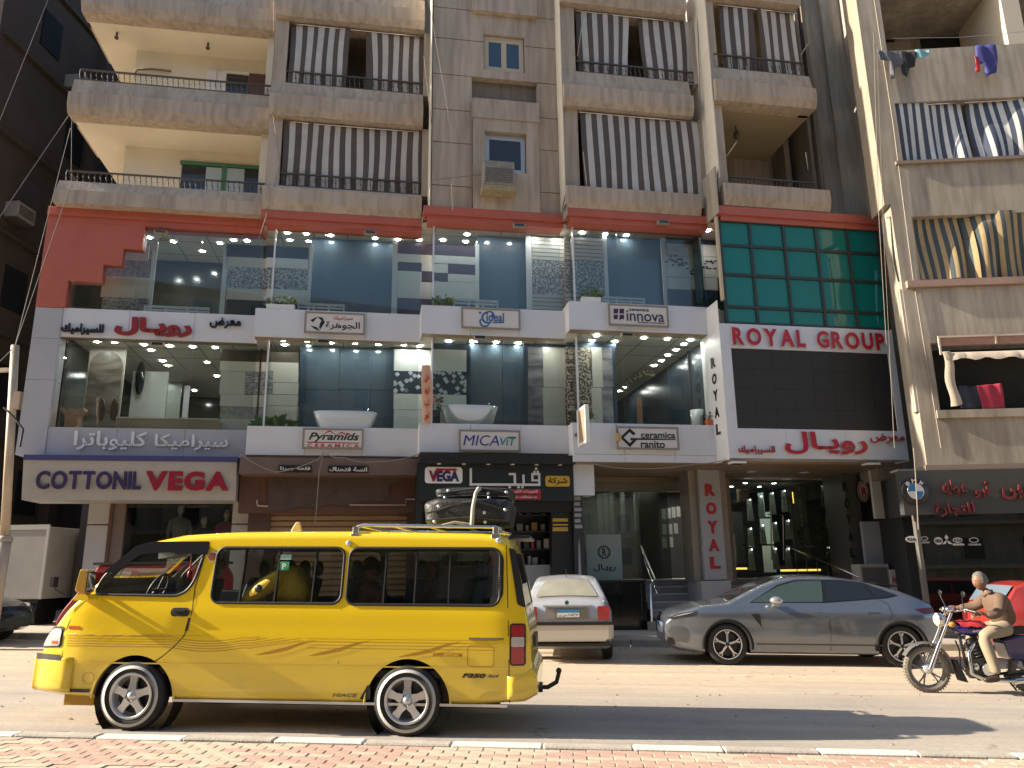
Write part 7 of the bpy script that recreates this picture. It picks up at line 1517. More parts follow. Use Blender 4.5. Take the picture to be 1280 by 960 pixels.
def hand(par, c, d, up, s_=1., curl=.5):
    """palm at c pointing along d, fingers curling towards -up"""
    d = Vector(d).normalized(); up = Vector(up).normalized(); sd_ = d.cross(up).normalized(); c = Vector(c); q = MB()
    q.tube([c - d * .02, c + d * .03 , c + d * .075], [.022 * s_, .036 * s_, .030 * s_], 8)
    for i, (o_, l_) in enumerate(((-.028, .065), (-.010, .075), (.010, .070), (.027, .055))):
        b_ = c + d * .065 + sd_ * o_; p = [b_, b_ + d * l_ * .45 - up * l_ * .18, b_ + d * l_ * .7 - up * l_ * (.5 + curl * .3), b_ + d * l_ * .55 - up * l_ * (.8 + curl * .4)]; q.tube(p, [.0095, .009, .008, .006], 6)
    q.tube([c + d * .01 - sd_ * .03, c + d * .04 - sd_ * .055 - up * .02, c + d * .065 - sd_ * .05 - up * .04], [.012, .010, .008], 6)
    return q.build('hand', skin_m, par)
yj = mat('yellow_jacket', (.80, .56, .05), .45, noise=.08, scale=9, bump=.15); brj = mat('brown_coat', (.22, .085, .035), .8, noise=.15, scale=8)
p1 = vthing('person', 'passenger in a puffy bright yellow jacket leaning forward behind the second van window', 'person', -.46, -.50, .97)
person_skin('body', [(0, 0, 0, .13), (-.02, 0, .25, .14), (-.06, .0, .42, .12), (-.12, 0, .50, .07), (-.35, 0, -.02, .09), (-.42, 0, -.35, .06)], [(0, 1), (1, 2), (2, 3), (0, 4), (4, 5)], mat('trouser_dark', (.03, .03, .04), .8), p1)
person_skin('jacket', [(.05, 0, .0, .19), (.02, 0, .22, .22), (-.04, 0, .42, .18), (-.08, 0, .52, .12), (-.10, -.17, .46, .11), (-.32, -.22, .30, .095), (-.50, -.20, .10, .085), (-.10, .17, .44, .1), (-.35, .2, .25, .09)], [(0, 1), (1, 2), (2, 3), (2, 4), (4, 5), (5, 6), (2, 7), (7, 8)], yj, p1, sub=2)
q = MB(); q.lathe([(.001, 0), (.035, 0), (.04, .01)], (-.28, -.315, .33), n=14); q.build('sleeve_badge', black, p1)
head(p1, (-.16, .02, .50), .095, hairm=mat('scarf_yellow', (.50, .36, .05), .7), look=(-1, 0, -.5)); hand(p1, (-.55, -.18, .06), (-.5, 0, -.8), (0, -1, 0))
p2 = vthing('person', 'passenger in a brown coat seen from behind at the front of the rear van window', 'person', .26, -.30, .92)
person_skin('body', [(0, 0, 0, .12), (0, 0, .25, .13), (0, 0, .38, .10), (-.01, 0, .46, .055), (-.3, 0, 0, .09), (-.36, 0, -.35, .06)], [(0, 1), (1, 2), (2, 3), (0, 4), (4, 5)], MATS['trouser_dark'], p2)
person_skin('coat', [(.02, 0, 0, .17), (0, 0, .22, .17), (-.02, 0, .36, .14), (-.02, 0, .43, .08), (-.02, -.17, .32, .08), (-.10, -.21, .12, .065), (-.25, -.15, .02, .055), (-.02, .17, .32, .08), (-.1, .2, .12, .065)], [(0, 1), (1, 2), (2, 3), (2, 4), (4, 5), (5, 6), (2, 7), (7, 8)], brj, p2, sub=2); head(p2, (-.03, 0, .58), .095, hairm=mat('hair_dark', (.02, .015, .01), .7)); hand(p2, (-.28, -.15, .0), (-1, 0, -.3), (0, 0, 1))
p3 = vthing('person', 'passenger with brown knitted headscarf at the rear edge of the second van window', 'person', -.02, .25, .92)
person_skin('body', [(0, 0, 0, .13), (0, 0, .2, .15), (0, 0, .30, .12), (0, 0, .36, .06), (-.3, 0, 0, .09), (-.36, 0, -.3, .06)], [(0, 1), (1, 2), (2, 3), (0, 4), (4, 5)], brj, p3); head(p3, (-.02, 0, .46), .1, hairm=mat('knit_brown', (.26, .12, .06), .9, noise=.5, scale=25))
# ---------------------------------------------------------------- luggage on the roof
bagm = mat('bag_black', (.014, .014, .015), .5, bump=.3, scale=5)
def bag(label, x, y, z, hx_, hy, hz_, seed, wr_=.03, stuff=True):
    rr_ = random.Random(seed); o = vthing('travel_bag', label, 'bag', x, y, z); q = MB(); nu, nv = 40, 24; vs = []
    sp = lambda c_, e: math.copysign(abs(c_) ** e, c_)
    for j in range(nv + 1):
        t = math.pi * j / nv
        for i in range(nu):
            a = 2 * math.pi * i / nu; X, Y, Z = sp(math.sin(t), .22) * sp(math.cos(a), .28), sp(math.sin(t), .22) * sp(math.sin(a), .35), sp(math.cos(t), .42)
            w__ = 1 + wr_ * (math.sin(X * 5 + seed) + .7 * math.sin(X * 11 + Z * 6 + seed)); dent = 1 - .10 * math.exp(-((X - .1) / .06) ** 2)
            vs.append((X * hx_ * (1 + .02 * math.sin(Z * 4)), Y * hy * w__, hz_ + Z * hz_ * (w__ if Z > 0 else 1) * dent))
    q.add(vs, [(j * nu + i, (j + 1) * nu + i, (j + 1) * nu + (i + 1) % nu, j * nu + (i + 1) % nu) for j in range(nv) for i in range(nu)], 0, True); q.build('shell', bagm, o)
    q = MB(); q.tube([(X * hx_ * .985, -hy * 1.0 * (1 + wr_ * math.sin(X * 5)), hz_ * (1.25 + .45 * math.cos(X * 2.6 - .3))) for X in [-.9 + .1 * i for i in range(19)]], .010, 6); q.tube([(X * hx_ * .985, -hy * 1.02, hz_ * (.45 + .12 * math.cos(X * 3))) for X in [-.92 + .115 * i for i in range(17)]], .008, 6); q.build('piping', mat('bag_piping', (.05, .05, .05), .4), o)
    for fx, fz in ((-.62, 1.35), (.40, .9), (-.7, .25), (.42, .22), (.86, 1.1)): q = MB(); q.ball((fx * hx_, -hy * 1.04, fz * hz_), .018, .012, .018, 8, 6); q.build('stud', alloy, o)
    return o
bag('large black travel bag on the van roof rack, under the smaller one', 1.25, -.10, 1.925, .46, .42, .14, 3)
b2 = bag('smaller black bag on top of the large travel bag', 1.29, .0, 2.20, .41, .36, .065, 8, .03)
st_ = vthing('tie_strap', 'pale strap tied upright round the luggage on the van roof', 'strap', 1.34, -.1, 1.92); q = MB(); q.tube([(-.03, -.45, 0), (-.02, -.46, .18), (.0, -.42, .33), (.02, -.34, .38), (.02, .2, .43), (0, .42, .2)], [.022, .02, .018, .024, .018, .018], 8); q.tube([(-.03, -.44, .01), (-.2, -.5, .03), (-.35, -.52, -.01)], .013, 6); q.build('cord', mat('strap_pale', (.42, .40, .33), .7), st_)
# ---------------------------------------------------------------- generic car
def make_car(name, label, loc, rotz, roty, paint, top, bot, W0, wheels, wr, side_windows, L_, rim='y', belt=.95, gh=.45, tuck=.06, glassm=None, trim=True, edge=.06, Rt=.12, arch=None, sc=1., nose=.22, tail=.16):
    o = thing(name, label, 'car', loc, rotz, roty=roty); x0, x1 = top[0][0], top[-1][0]
    def wf(x, z):
        g = W0 if z < belt - .16 else W0 - tuck * (z - belt + .16) / .16 if z < belt else W0 - tuck - (z - belt) * gh
        if z < .45: g -= .03 * (.45 - z) / .2
        f = 1
        if x < x0 + .75: t = (x0 + .75 - x) / .75; f = 1 - nose * t ** 2.4
        if x > x1 - .6: t = (x - x1 + .6) / .6; f = 1 - tail * t ** 2.4
        return g * f
    xs_ = sorted(set([x0 + (x1 - x0) * i / 46 for i in range(47)] + [p[0] for p in top] + [x0 + .006, x0 + .02, x0 + .05, x1 - .05, x1 - .02, x1 - .006]))
    bd_ = loft(xs_, lambda x: interp(bot, x), lambda x: interp(top, x), wf, edge, camber=.025, nz=16, R_=lambda x: Rt).build('body', [paint, black], o, recalc=True)
    cs_ = []; ar = arch or wr + .05
    for x, z in wheels:
        q = MB(); q.cyl((x, -2, z), (x, -W0 + .24, z), ar, n=40); q.cyl((x, W0 - .24, z), (x, 2, z), ar, n=40); c_ = q.build('c', [paint, black], recalc=True); [setattr(p, 'material_index', 1) for p in c_.data.polygons]; cs_.append(c_)
    cut(bd_, cs_); smooth(bd_, 35)
    for x, z in wheels:
        for sd_ in (-1, 1):
            if trim: q = MB(); q.tube([(x + (ar + .012) * math.cos(a), sd_ * (wf(x, .5) - .012), z + (ar + .012) * math.sin(a)) for a in [math.pi * (-.05 + 1.1 * i / 20.) for i in range(21)]], .036, 8); q.build('arch_trim', mat('arch_plastic', (.018, .018, .018), .75, spec=.2), o)
            wheel(o, x, sd_ * (wf(x, .4) + .0), wr, wr, .18, sd_, wr * .70, spoke=rim, rim=black if rim == 'y' else None)
    for poly, gm in side_windows:
        for sd_ in (-1, 1): patch(rpoly(poly, .03), wf, .006, sd_).build('side_window', gm, o)
    return o, wf
gp = mat('grey_car_paint', (.165, .185, .215), .2, metal=.6, coat=.8, noise=.02); wdark = mat('car_glass_black', (.012, .013, .015), .05, spec=.8); wgreen = mat('car_glass_green', (.045, .07, .06), .06, spec=.8)
GT = [(-2.44, .62), (-2.42, .70), (-2.36, .76), (-2.22, .845), (-1.86, .955), (-1.42, 1.0), (-1.13, 1.14), (-.85, 1.27), (-.60, 1.365), (-.31, 1.42), (.05, 1.435), (.33, 1.425), (.82, 1.36), (1.11, 1.29), (1.42, 1.20), (1.68, 1.10), (1.86, 1.02), (1.89, .95), (1.93, .60)]
GB_ = [(-2.44, .32), (-2.3, .22), (-1.9, .18), (1.6, .18), (1.85, .28), (1.93, .36)]
CX, CY = 4.0, 14.18
car, cwf = make_car('parked_car', 'grey coupe style car with black windows parked in front of the shop steps', (CX, CY, gz(CX)), 0, SLOPE, gp, GT, GB_, .86, ((-1.46, .31), (1.29, .31)), .325,
    [([(-1.02, .985), (-.86, 1.08), (-.55, 1.24), (-.24, 1.325), (.17, 1.335), (.13, 1.0)], wgreen), ([(.23, 1.335), (.50, 1.33), (.80, 1.295), (.97, 1.06), (.22, 1.005)], wdark), ([(.85, 1.285), (1.10, 1.21), (1.32, 1.115), (1.16, 1.08), (1.01, 1.065)], wdark)], 4.4, arch=.375, trim=True, gh=.42, Rt=.16)
def cpatch(o, wf, poly, m, nm, off=.008, r=.02, step=.08, both=True):
    for sd_ in ((-1, 1) if both else (-1,)): patch(rpoly(poly, r) if r else poly, wf, off, sd_, step).build(nm, m, o)
cpatch(car, cwf, [(-1.06, .975), (-.56, 1.265), (-.24, 1.35), (.45, 1.352), (.83, 1.31), (1.36, 1.105), (1.16, 1.062), (.2, .985)], black, 'window_surround', .002)
cpatch(car, cwf, [(-2.40, .72), (-2.20, .80), (-1.90, .845), (-1.98, .775), (-2.3, .70)], mat('lamp_dark', (.03, .03, .035), .1), 'headlight', .006, .015); cpatch(car, cwf, [(-2.33, .735), (-2.16, .79), (-1.96, .825), (-2.1, .785)], alloy, 'headlight_strip', .012, .005)
cpatch(car, cwf, [(-2.40, .50), (-2.34, .60), (-2.12, .58), (-2.06, .46), (-2.1, .34), (-2.3, .36)], mat('intake_silver', (.10, .105, .115), .3, metal=.6), 'bumper_fin', .006); cpatch(car, cwf, [(-2.42, .30), (-2.40, .42), (-2.32, .40), (-2.28, .30)], black, 'intake', .008)
cpatch(car, cwf, [(-1.05, .80), (-.92, .80), (-.90, .60), (-1.0, .72)], black, 'side_vent', .004, .008); cpatch(car, cwf, [(1.55, .90), (1.88, .93), (1.90, .84), (1.72, .82)], mat('lens_red_dark', (.12, .012, .015), .12), 'tail_light', .008, .01)
q = MB()
for pts in ([(.175, .98), (.185, .7), (.185, .45), (.17, .24)], [(-.90, .95), (-.90, .6), (-.88, .25)], [(1.0, 1.05), (1.16, .97), (1.18, .80), (1.10, .70)]): strip(pts, .007, cwf, .003, q=q); strip(pts, .007, cwf, .003, side=1, q=q)
q.build('panel_gap', black, car); q = MB(); strip([(-1.0 + i * .2, .335) for i in range(11)], .02, cwf, .006, q=q); q.build('sill_line', mat('sill_dark', (.05, .05, .05), .5), car)
q = MB()
for x in (-.14, .80): q.box(x, x + .19, -cwf(x, .83) - .006, -cwf(x, .83) + .01, .815, .845)
q.build('door_handle', gp, car)
q = MB(); q.ball((-.66, -.96, 1.02), .11, .085, .065, 14, 10); q.box(-.70, -.60, -.90, -.82, .93, .99); q.build('side_mirror', mat('mirror_silver', (.45, .46, .48), .25, metal=.7), car); q = MB(); q.ball((-.66, .96, 1.02), .11, .085, .065, 14, 10); q.build('side_mirror', MATS['mirror_silver'], car)
q = MB(); q.prism([(1.10, 1.315), (1.42, 1.27), (1.44, 1.235), (1.14, 1.28)], -.52, .52); q.build('spoiler', black, car)
q = MB(); q.box(-2.46, -2.43, -.24, .24, .46, .62); q.build('number_plate', white, car); q = MB(); q.box(-2.465, -2.459, -.24, .24, .56, .62); q.build('plate_band', mat('plate_blue', (.05, .25, .5), .4), car)
def windscreen(o, wf, xa, za, xb, zb_, m, nm, off=.004, tb=.1):
    q = MB(); n = 8; vs = []
    for i in range(n + 1):
        t = i / n; x, z = xa + (xb - xa) * t, za + (zb_ - za) * t
        for k in range(7): s_ = -1 + k / 3; y = s_ * (wf(x, z) - tb); vs.append((x - off, y, z + off + .02 * (1 - s_ * s_) - .015))
    q.add(vs, [(j * 7 + i, j * 7 + i + 1, (j + 1) * 7 + i + 1, (j + 1) * 7 + i) for j in range(n) for i in range(6)], 0, True); return q.build(nm, m, o)
windscreen(car, cwf, -1.36, 1.03, -.56, 1.385, wdark, 'windscreen', tb=.14)
q = MB(); q.ball((-.05, -.64, 1.12), .05, .05, .08, 8, 6); q.ball((.06, -.62, 1.12), .05, .05, .08, 8, 6)
# silver saloon, seen from behind
sp_ = mat('silver_paint', (.56, .57, .60), .28, metal=.5, coat=.5, noise=.05, scale=3); dusty = mat('dusty_glass', (.26, .25, .20), .35, noise=.2, scale=3)
ST = [(-2.0, .60), (-1.98, .68), (-1.85, .78), (-1.3, .88), (-1.0, .93), (-.55, 1.22), (-.3, 1.34), (.1, 1.40), (.55, 1.385), (.85, 1.33), (1.10, 1.20), (1.38, 1.035), (1.60, 1.02), (1.82, 1.0), (1.90, .94), (1.93, .90), (1.95, .62)]
sed, swf = make_car('parked_car', 'dusty silver saloon car parked nose in, seen from behind beside the van', (-.04, 15.2, gz(0)), R(-90), 0, sp_, ST, [(-2, .3), (-1.8, .2), (1.6, .2), (1.9, .28), (1.95, .32)], .76, ((-1.25, .29), (1.15, .29)), .29, [([(-.85, .98), (-.4, 1.26), (.1, 1.33), (.5, 1.31), (1.15, 1.02)], wdark)], 4, rim='star', trim=False, gh=.40, tail=.16, Rt=.14)
def rear(px0, px1, z0, z1, m, nm, x=1.955, t=.02, r=.02, par=sed):
    q = MB(); pl_ = rrect(px0, px1, z0, z1, min(r, (px1 - px0) / 3, (z1 - z0) / 3)); q.prism(pl_, x - .06, x + t, axis='x'); return q.build(nm, m, par, recalc=True)
# local y is the right-left of the rear (y>0 = left on screen for a car facing away)
lr = mat('lens_red', (.35, .015, .02)); 
for s_ in (-1, 1):
    a, b_ = sorted((s_ * .50, s_ * .695)); rear(a, b_, .68, .90, lr, 'tail_light', 1.945)
rear(-.40, .40, .90, .925, sp_, 'plate_lip', 1.955, .03, .01); rear(-.36, .36, .70, .88, mat('plate_recess', (.22, .22, .23), .4), 'plate_recess', 1.945, .012)
rear(-.22, .30, .72, .86, mat('plate_frame', (.20, .17, .12), .5), 'plate_frame', 1.96, .012); rear(-.16, .20, .73, .80, white, 'number_plate', 1.965, .014, .005); rear(-.16, .20, .805, .85, mat('plate_sky', (.03, .22, .45), .4), 'plate_band', 1.965, .014, .005)
mb = MB(); fit_text(mb, '٧٣٥١ ا س ن', -.14, .18, .738, .79, 0, .004, .02); mb.v = [(1.98 + .004 - v[1], v[0], v[2]) for v in mb.v]; mb.build('plate_writing', ink, sed)
q = MB(); q.cyl((1.94, 0, .96), (1.965, 0, .96), .035, n=16); q.build('emblem', mat('emblem_green', (.02, .10, .05), .3), sed); mb = MB(); fit_text(mb, 'GLXI', .40, .58, .86, .89, 0, .004, .02); mb.v = [(1.955 - v[1], v[0], v[2]) for v in mb.v]; mb.build('badge_lettering', alloy, sed)
loft([1.80, 1.9, 1.97, 2.0], lambda x: .37, lambda x: .64, lambda x, z: .755 - .9 * max(0, x - 1.9), .04, camber=0, nz=3).build('rear_bumper', mat('bumper_cream', (.50, .44, .36), .4), sed, recalc=True); rear(-.75, .75, .605, .655, black, 'bumper_strip', 1.99, .02); rear(-.70, .70, .27, .345, black, 'lower_bumper', 1.93, .02)
q = MB(); n = 8; vs = []
for i in range(n + 1):
    t = i / n; x = .86 + .50 * t; z = interp(ST, x) + .006
    for k in range(7): s_ = -1 + k / 3; vs.append((x + .01, s_ * (swf(x, z) - .17 + .05 * t), z - .02 * s_ * s_ + .003))
q.add(vs, [(j * 7 + i, (j + 1) * 7 + i, (j + 1) * 7 + i + 1, j * 7 + i + 1) for j in range(n) for i in range(6)], 0, True); q.build('rear_window', dusty, sed)
q = MB(); q.tube([(.8, 0, 1.36), (.95, 0, 1.50)], .006, 5); q.build('aerial', black, sed)
# black car at the left edge, its front to the right
bp2 = mat('black_car_paint', (.012, .012, .014), .15, coat=.8)
bt = [(-2.0, .60), (-1.95, .70), (-1.7, .80), (-1.2, .92), (-.95, .96), (-.55, 1.20), (-.2, 1.38), (.3, 1.42), (.9, 1.38), (1.3, 1.25), (1.7, 1.02), (1.9, .95), (1.95, .6)]
xb_ = YW(34, 770, 14.6)[0]
bc, bwf = make_car('parked_car', 'black car cut by the left edge, its bonnet pointing right', (xb_ - 2.85, 15.35, gz(-12)), R(180), 0, bp2, bt, [(-2, .28), (-1.8, .2), (1.8, .2), (1.95, .3)], .78, ((-1.28, .3), (1.2, .3)), .30, [([(-.95, 1.0), (-.5, 1.22), (-.15, 1.34), (.3, 1.37), (.35, 1.0)], wdark), ([(.4, 1.0), (.36, 1.36), (.9, 1.32), (1.2, 1.1)], wdark)], 4, trim=False)
cpatch(bc, bwf, [(-1.9, .62), (-1.85, .74), (-1.5, .76), (-1.6, .62)], alloy, 'headlight'); q = MB(); q.ball((-.75, .88, 1.02), .09, .07, .06, 10, 8); q.ball((-.75, -.88, 1.02), .09, .07, .06, 10, 8); q.build('side_mirror', bp2, bc); windscreen(bc, bwf, -.92, .98, -.3, 1.34, wdark, 'windscreen')
# red car behind the rider
rp_ = mat('red_car_paint', (.28, .03, .025), .25, coat=.6); xr = YW(1203, 765, 14.3)[0]
rc, rwf = make_car('parked_car', 'red car mostly hidden behind the motorcyclist at the right edge', (xr + 2.6, 15.1, gz(8)), R(180), 0, rp_, [(-1.9, .55), (-1.86, .68), (-1.6, .78), (-1.15, .88), (-.95, .92), (-.5, 1.16), (-.25, 1.28), (.0, 1.33), (1.3, 1.34), (1.55, 1.27), (1.80, .97), (1.86, .88), (1.9, .55)], [(-1.9, .26), (-1.7, .2), (1.7, .2), (1.9, .3)], .78, ((-1.2, .29), (1.2, .29)), .29, [([(-.85, .97), (-.35, 1.21), (-.05, 1.25), (.3, 1.26), (.3, .97)], wdark), ([(.36, .97), (.36, 1.26), (1.05, 1.26), (1.3, 1.0)], wdark)], 4, trim=False)
windscreen(rc, rwf, -.9, .95, -.3, 1.27, wdark, 'windscreen')
q = MB(); vs = []
for i in range(7):
    t = i / 6; x = 1.57 + .22 * t; z = 1.255 - .27 * t
    for k in range(7): s_ = -1 + k / 3; vs.append((x + .012, s_ * .56, z + .012 - .01 * s_ * s_))
q.add(vs, [(j * 7 + i, (j + 1) * 7 + i, (j + 1) * 7 + i + 1, j * 7 + i + 1) for j in range(6) for i in range(6)], 0, True); q.build('rear_window', mat('screen_bluegrey', (.12, .16, .2), .1), rc)
for s_ in (-1, 1): q = MB(); q.box(1.82, 1.90, s_ * .55, s_ * .70, .62, .84); q.build('tail_light', mat('lens_red_dark', (.12, .012, .015), .12), rc, bevel=.01)
# red three-wheeler behind the van's nose
xt = YW(72, 765, 12.4)[0]; tk = thing('three_wheeler', 'red three-wheeled taxi mostly hidden behind the nose of the yellow van', 'three-wheeler', (xt, 12.9, gz(-9)), 0); q = MB()
tkf = [(0, .62), (.10, .80), (.55, 1.36), (.62, 1.50), (2.3, 1.52), (2.45, 1.3), (2.45, .45), (.3, .35), (.05, .45)]
q.prism(rpoly(tkf, .06), -.55, .55); tb_ = q.build('body', [mat('taxi_red', (.22, .02, .025), .3, coat=.4), black], tk, recalc=True, bevel=.03)
q = MB(); q.prism(rpoly([(.30, .98), (.60, 1.38), (1.2, 1.40), (1.2, .98)], .04), -.8, .8); c1_ = q.build('c', [rp_, black], recalc=True); q = MB(); q.prism(rpoly([(1.3, .75), (1.3, 1.40), (2.2, 1.40), (2.3, .75)], .05), -.8, .8); c2_ = q.build('c', [rp_, black], recalc=True); cut(tb_, [c1_, c2_])
q = MB(); q.add([(.14, -.45, .88), (.14, .45, .88), (.54, .42, 1.38), (.54, -.42, 1.38)], [(0, 1, 2, 3)]); q.build('windscreen', wdark, tk); q = MB(); q.box(.55, 2.4, -.57, .57, 1.5, 1.54); q.build('roof', black, tk)
q = MB(); q.tube([(.2, -.56, 1.0), (.02, -.66, 1.12), (.0, -.68, 1.22)], .012, 6); q.box(-.03, .03, -.74, -.62, 1.16, 1.32); q.build('mirror', black, tk)
for x, y in ((.25, 0), (2.05, -.5), (2.05, .5)): wheel(tk, x, y - .06, .22, .22, .12, -1, .12, spoke='star')
# ---------------------------------------------------------------- motorcycle
MX, MY = 5.0, 10.75
bike = thing('motorcycle', 'blue and chrome motorcycle with round headlamp and a red cloth over its tank', 'motorcycle', (MX, MY, gz(MX)), 0, roty=SLOPE)
def bwheel(x, r, w_):
    o = bpy.data.objects.new('wheel', None); COL.objects.link(o); o.parent = bike; o.location = (x, 0, r)
    q = MB(); q.lathe([(r - .065, -w_ * .3), (r - .05, -w_ * .5), (r - .02, -w_ * .5), (r, -w_ * .2), (r, w_ * .2), (r - .02, w_ * .5), (r - .05, w_ * .5), (r - .065, w_ * .3)], n=40); q.build('tyre', mat('tyre_dusty', (.16, .14, .11), .9, noise=.3, scale=20), o)
    q = MB()
    for k in range(46):
        a = 2 * math.pi * k / 46
        for s_ in (-1, 1): c = Vector((math.cos(a) * (r - .006), s_ * w_ * .30, math.sin(a) * (r - .006))); q.cyl(c, c + Vector((math.cos(a), s_ * .5, math.sin(a))) * .014, .008, n=4)
    tag(q.build('tread_block', MATS['tyre_dusty'], o), kind='stuff')
    q = MB(); q.lathe([(r - .065, -w_ * .3), (r - .085, -w_ * .25), (r - .085, w_ * .25), (r - .065, w_ * .3)], n=36); q.build('rim', mat('rim_grey', (.22, .21, .19), .4, metal=.6), o)
    q = MB()
    for k in range(5):
        a = 2 * math.pi * k / 5 + .5
        for e in (-.16, .16): q.tube([(math.cos(a) * .04, 0, math.sin(a) * .04), (math.cos(a + e * .6) * r * .45, 0, math.sin(a + e * .6) * r * .45), (math.cos(a + e) * (r - .08), 0, math.sin(a + e) * (r - .08))], .010, 6)
    q.build('spokes', MATS['rim_grey'], o); q = MB(); q.lathe([(.001, -.05), (.055, -.045), (.065, .045), (.001, .05)], n=20); q.build('hub', alloy, o)
bwheel(-.47, .285, .085); bwheel(.80, .27, .10)
q = MB()
for y in (-.075, .075): q.tube([(-.46, y, .285), (-.30, y, .62)], [.032, .028], 10); q.tube([(-.30, y, .62), (-.12, y, .98)], .019, 10)
q.build('fork', chrome, bike)
q = MB(); n = 14; vs = []
for i in range(n + 1):
    a = R(150 - i * 11.5); rr_ = .325
    for y, d in ((-.06, -.015), (0, .01), (.06, -.015)): vs.append((-.47 + (rr_ + d) * math.cos(a), y, .285 + (rr_ + d) * math.sin(a)))
q.add(vs, [(i * 3 + k, i * 3 + k + 1, i * 3 + k + 4, i * 3 + k + 3) for i in range(n) for k in (0, 1)], 0, True); o = q.build('front_fender', mat('fender_dust', (.10, .10, .10), .35), bike); q = MB(); q.prism([(-.16, .40), (-.10, .40), (.0, .13), (-.09, .15)], -.05, .05); q.build('mud_flap', mat('flap', (.03, .028, .025), .8), bike)
q = MB(); q.lathe([(.001, -.10), (.05, -.095), (.085, -.04), (.092, .0), (.085, .02)], (0, 0, 0), 'x', 24); q.v = [(-.26 - x, y, .89 + z) for x, y, z in q.v]; q.build('headlight_shell', chrome, bike, recalc=True); q = MB(); q.lathe([(.001, .035), (.05, .028), (.083, .0)], (0, 0, 0), 'x', 24); q.v = [(-.275 - x, y, .89 + z) for x, y, z in q.v]; q.build('headlight_lens', mat('lens_yellowed', (.55, .50, .38), .12), bike, recalc=True)
for y in (-.17, .17): q = MB(); q.ball((-.17, y, .84), .045, .03, .035, 10, 8); q.build('indicator', mat('marker_amber', (.55, .22, .05), .25), bike); q = MB(); q.cyl((-.15, y * .4, .84), (-.16, y, .84), .01, n=6); q.build('indicator_stem', black, bike)
q = MB(); q.lathe([(.001, 0), (.05, .0), (.055, .05), (.001, .07)], (-.13, -.045, .99), 'z', 16); q.lathe([(.001, 0), (.05, .0), (.055, .05), (.001, .07)], (-.13, .055, .99), 'z', 16); q.build('instrument', chrome, bike)
q = MB(); q.tube([(.05, -.36, 1.00), (-.02, -.26, 1.03), (-.08, -.1, 1.0), (-.08, .1, 1.0), (-.02, .26, 1.03), (.05, .36, 1.00)], .013, 8); q.build('handlebar', chrome, bike)
for s_ in (-1, 1):
    q = MB(); q.tube([(.05, s_ * .36, 1.0), (0.0, s_ * .28, 1.02)], .02, 8); q.build('grip', black, bike); q = MB(); q.tube([(-.04, s_ * .25, 1.02), (-.07, s_ * .34, 1.0)], .007, 6); q.build('lever', alloy, bike)
    q = MB(); q.tube([(-.03, s_ * .24, 1.03), (-.06, s_ * .28, 1.15), (-.06, s_ * .30, 1.19)], .007, 6); q.ball((-.055, s_ * .31, 1.22), .012, .055, .035, 12, 8); q.build('mirror', black, bike)
q = MB(); vs = []; ns = 10
for i in range(ns + 1):
    t = i / ns; x = -.08 + .42 * t; rz = interp([(0, .05), (.2, .085), (.6, .085), (1, .045)], t); ry = interp([(0, .07), (.3, .12), (.7, .11), (1, .07)], t); cz = interp([(0, .79), (.4, .775), (1, .75)], t)
    vs += [(x, ry * math.cos(a), cz + rz * math.sin(a)) for a in [2 * math.pi * k / 16 for k in range(16)]]
q.add(vs, [(i * 16 + k, i * 16 + (k + 1) % 16, (i + 1) * 16 + (k + 1) % 16, (i + 1) * 16 + k) for i in range(ns) for k in range(16)], 0, True); q.add(vs[:16], [tuple(range(16))]); q.build('fuel_tank', mat('tank_blue', (.02, .015, .16), .12, metal=.3, coat=1), bike, recalc=True)
mb = MB(); fit_text(mb, 'DAYUN', .10, .24, .745, .775, -.118, .003, .03, shear=.2); mb.build('tank_lettering', white, bike)
q = MB(); vs = []
for i in range(9):
    t = i / 8; x = -.06 + .34 * t
    for k in range(9): a = math.pi * (.05 + .9 * k / 8); vs.append((x + .01 * math.sin(k), .135 * math.cos(a) * (1 if t < .8 else .8), .80 + .085 * math.sin(a) + .008 * math.sin(i * 2 + k)))
q.add(vs, [(i * 9 + k, i * 9 + k + 1, (i + 1) * 9 + k + 1, (i + 1) * 9 + k) for i in range(8) for k in range(8)], 0, True); q.build('tank_cloth', mat('cloth_scarlet', (.45, .025, .03), .75), bike)
q = MB(); q.prism(rpoly([(.26, .78), (.34, .72), (1.0, .74), (1.05, .80), (.8, .82), (.5, .78)], .03), -.12, .12); q.build('seat', black, bike, bevel=.02, recalc=True)
q = MB(); q.tube([(-.10, 0, .92), (-.02, 0, .70), (.02, 0, .35), (.15, 0, .17), (.5, 0, .17), (.8, 0, .27)], .02, 8); q.tube([(-.06, 0, .82), (.3, 0, .70), (.9, 0, .68), (1.1, 0, .72)], .018, 8)
for s_ in (-1, 1): q.tube([(.42, s_ * .09, .22), (.80, s_ * .09, .27)], .018, 8); q.tube([(.72, s_ * .11, .68), (.80, s_ * .11, .30)], .02, 8); q.tube([(-.02, s_ * .12, .62), (.03, s_ * .15, .50), (.02, s_ * .16, .30), (.1, s_ * .12, .2)], .012, 8)
q.build('frame', mat('frame_black', (.02, .02, .02), .35), bike)
q = MB(); q.box(.05, .36, -.11, .11, .20, .42); q.cyl((.20, 0, .40), (.12, 0, .66), .07, n=12)
for i in range(6): q.cyl((.195 - i * .014, 0, .42 + i * .038), (.190 - i * .014, 0, .432 + i * .038), .095, n=14)
q.build('engine', mat('engine_dark', (.05, .05, .05), .4, metal=.5), bike, bevel=.012); q = MB(); q.cyl((.22, -.10, .30), (.22, -.16, .30), .085, .075, 20); q.ball((.08, -.13, .33), .04, .03, .05, 8, 6); q.build('engine_cover', chrome, bike)
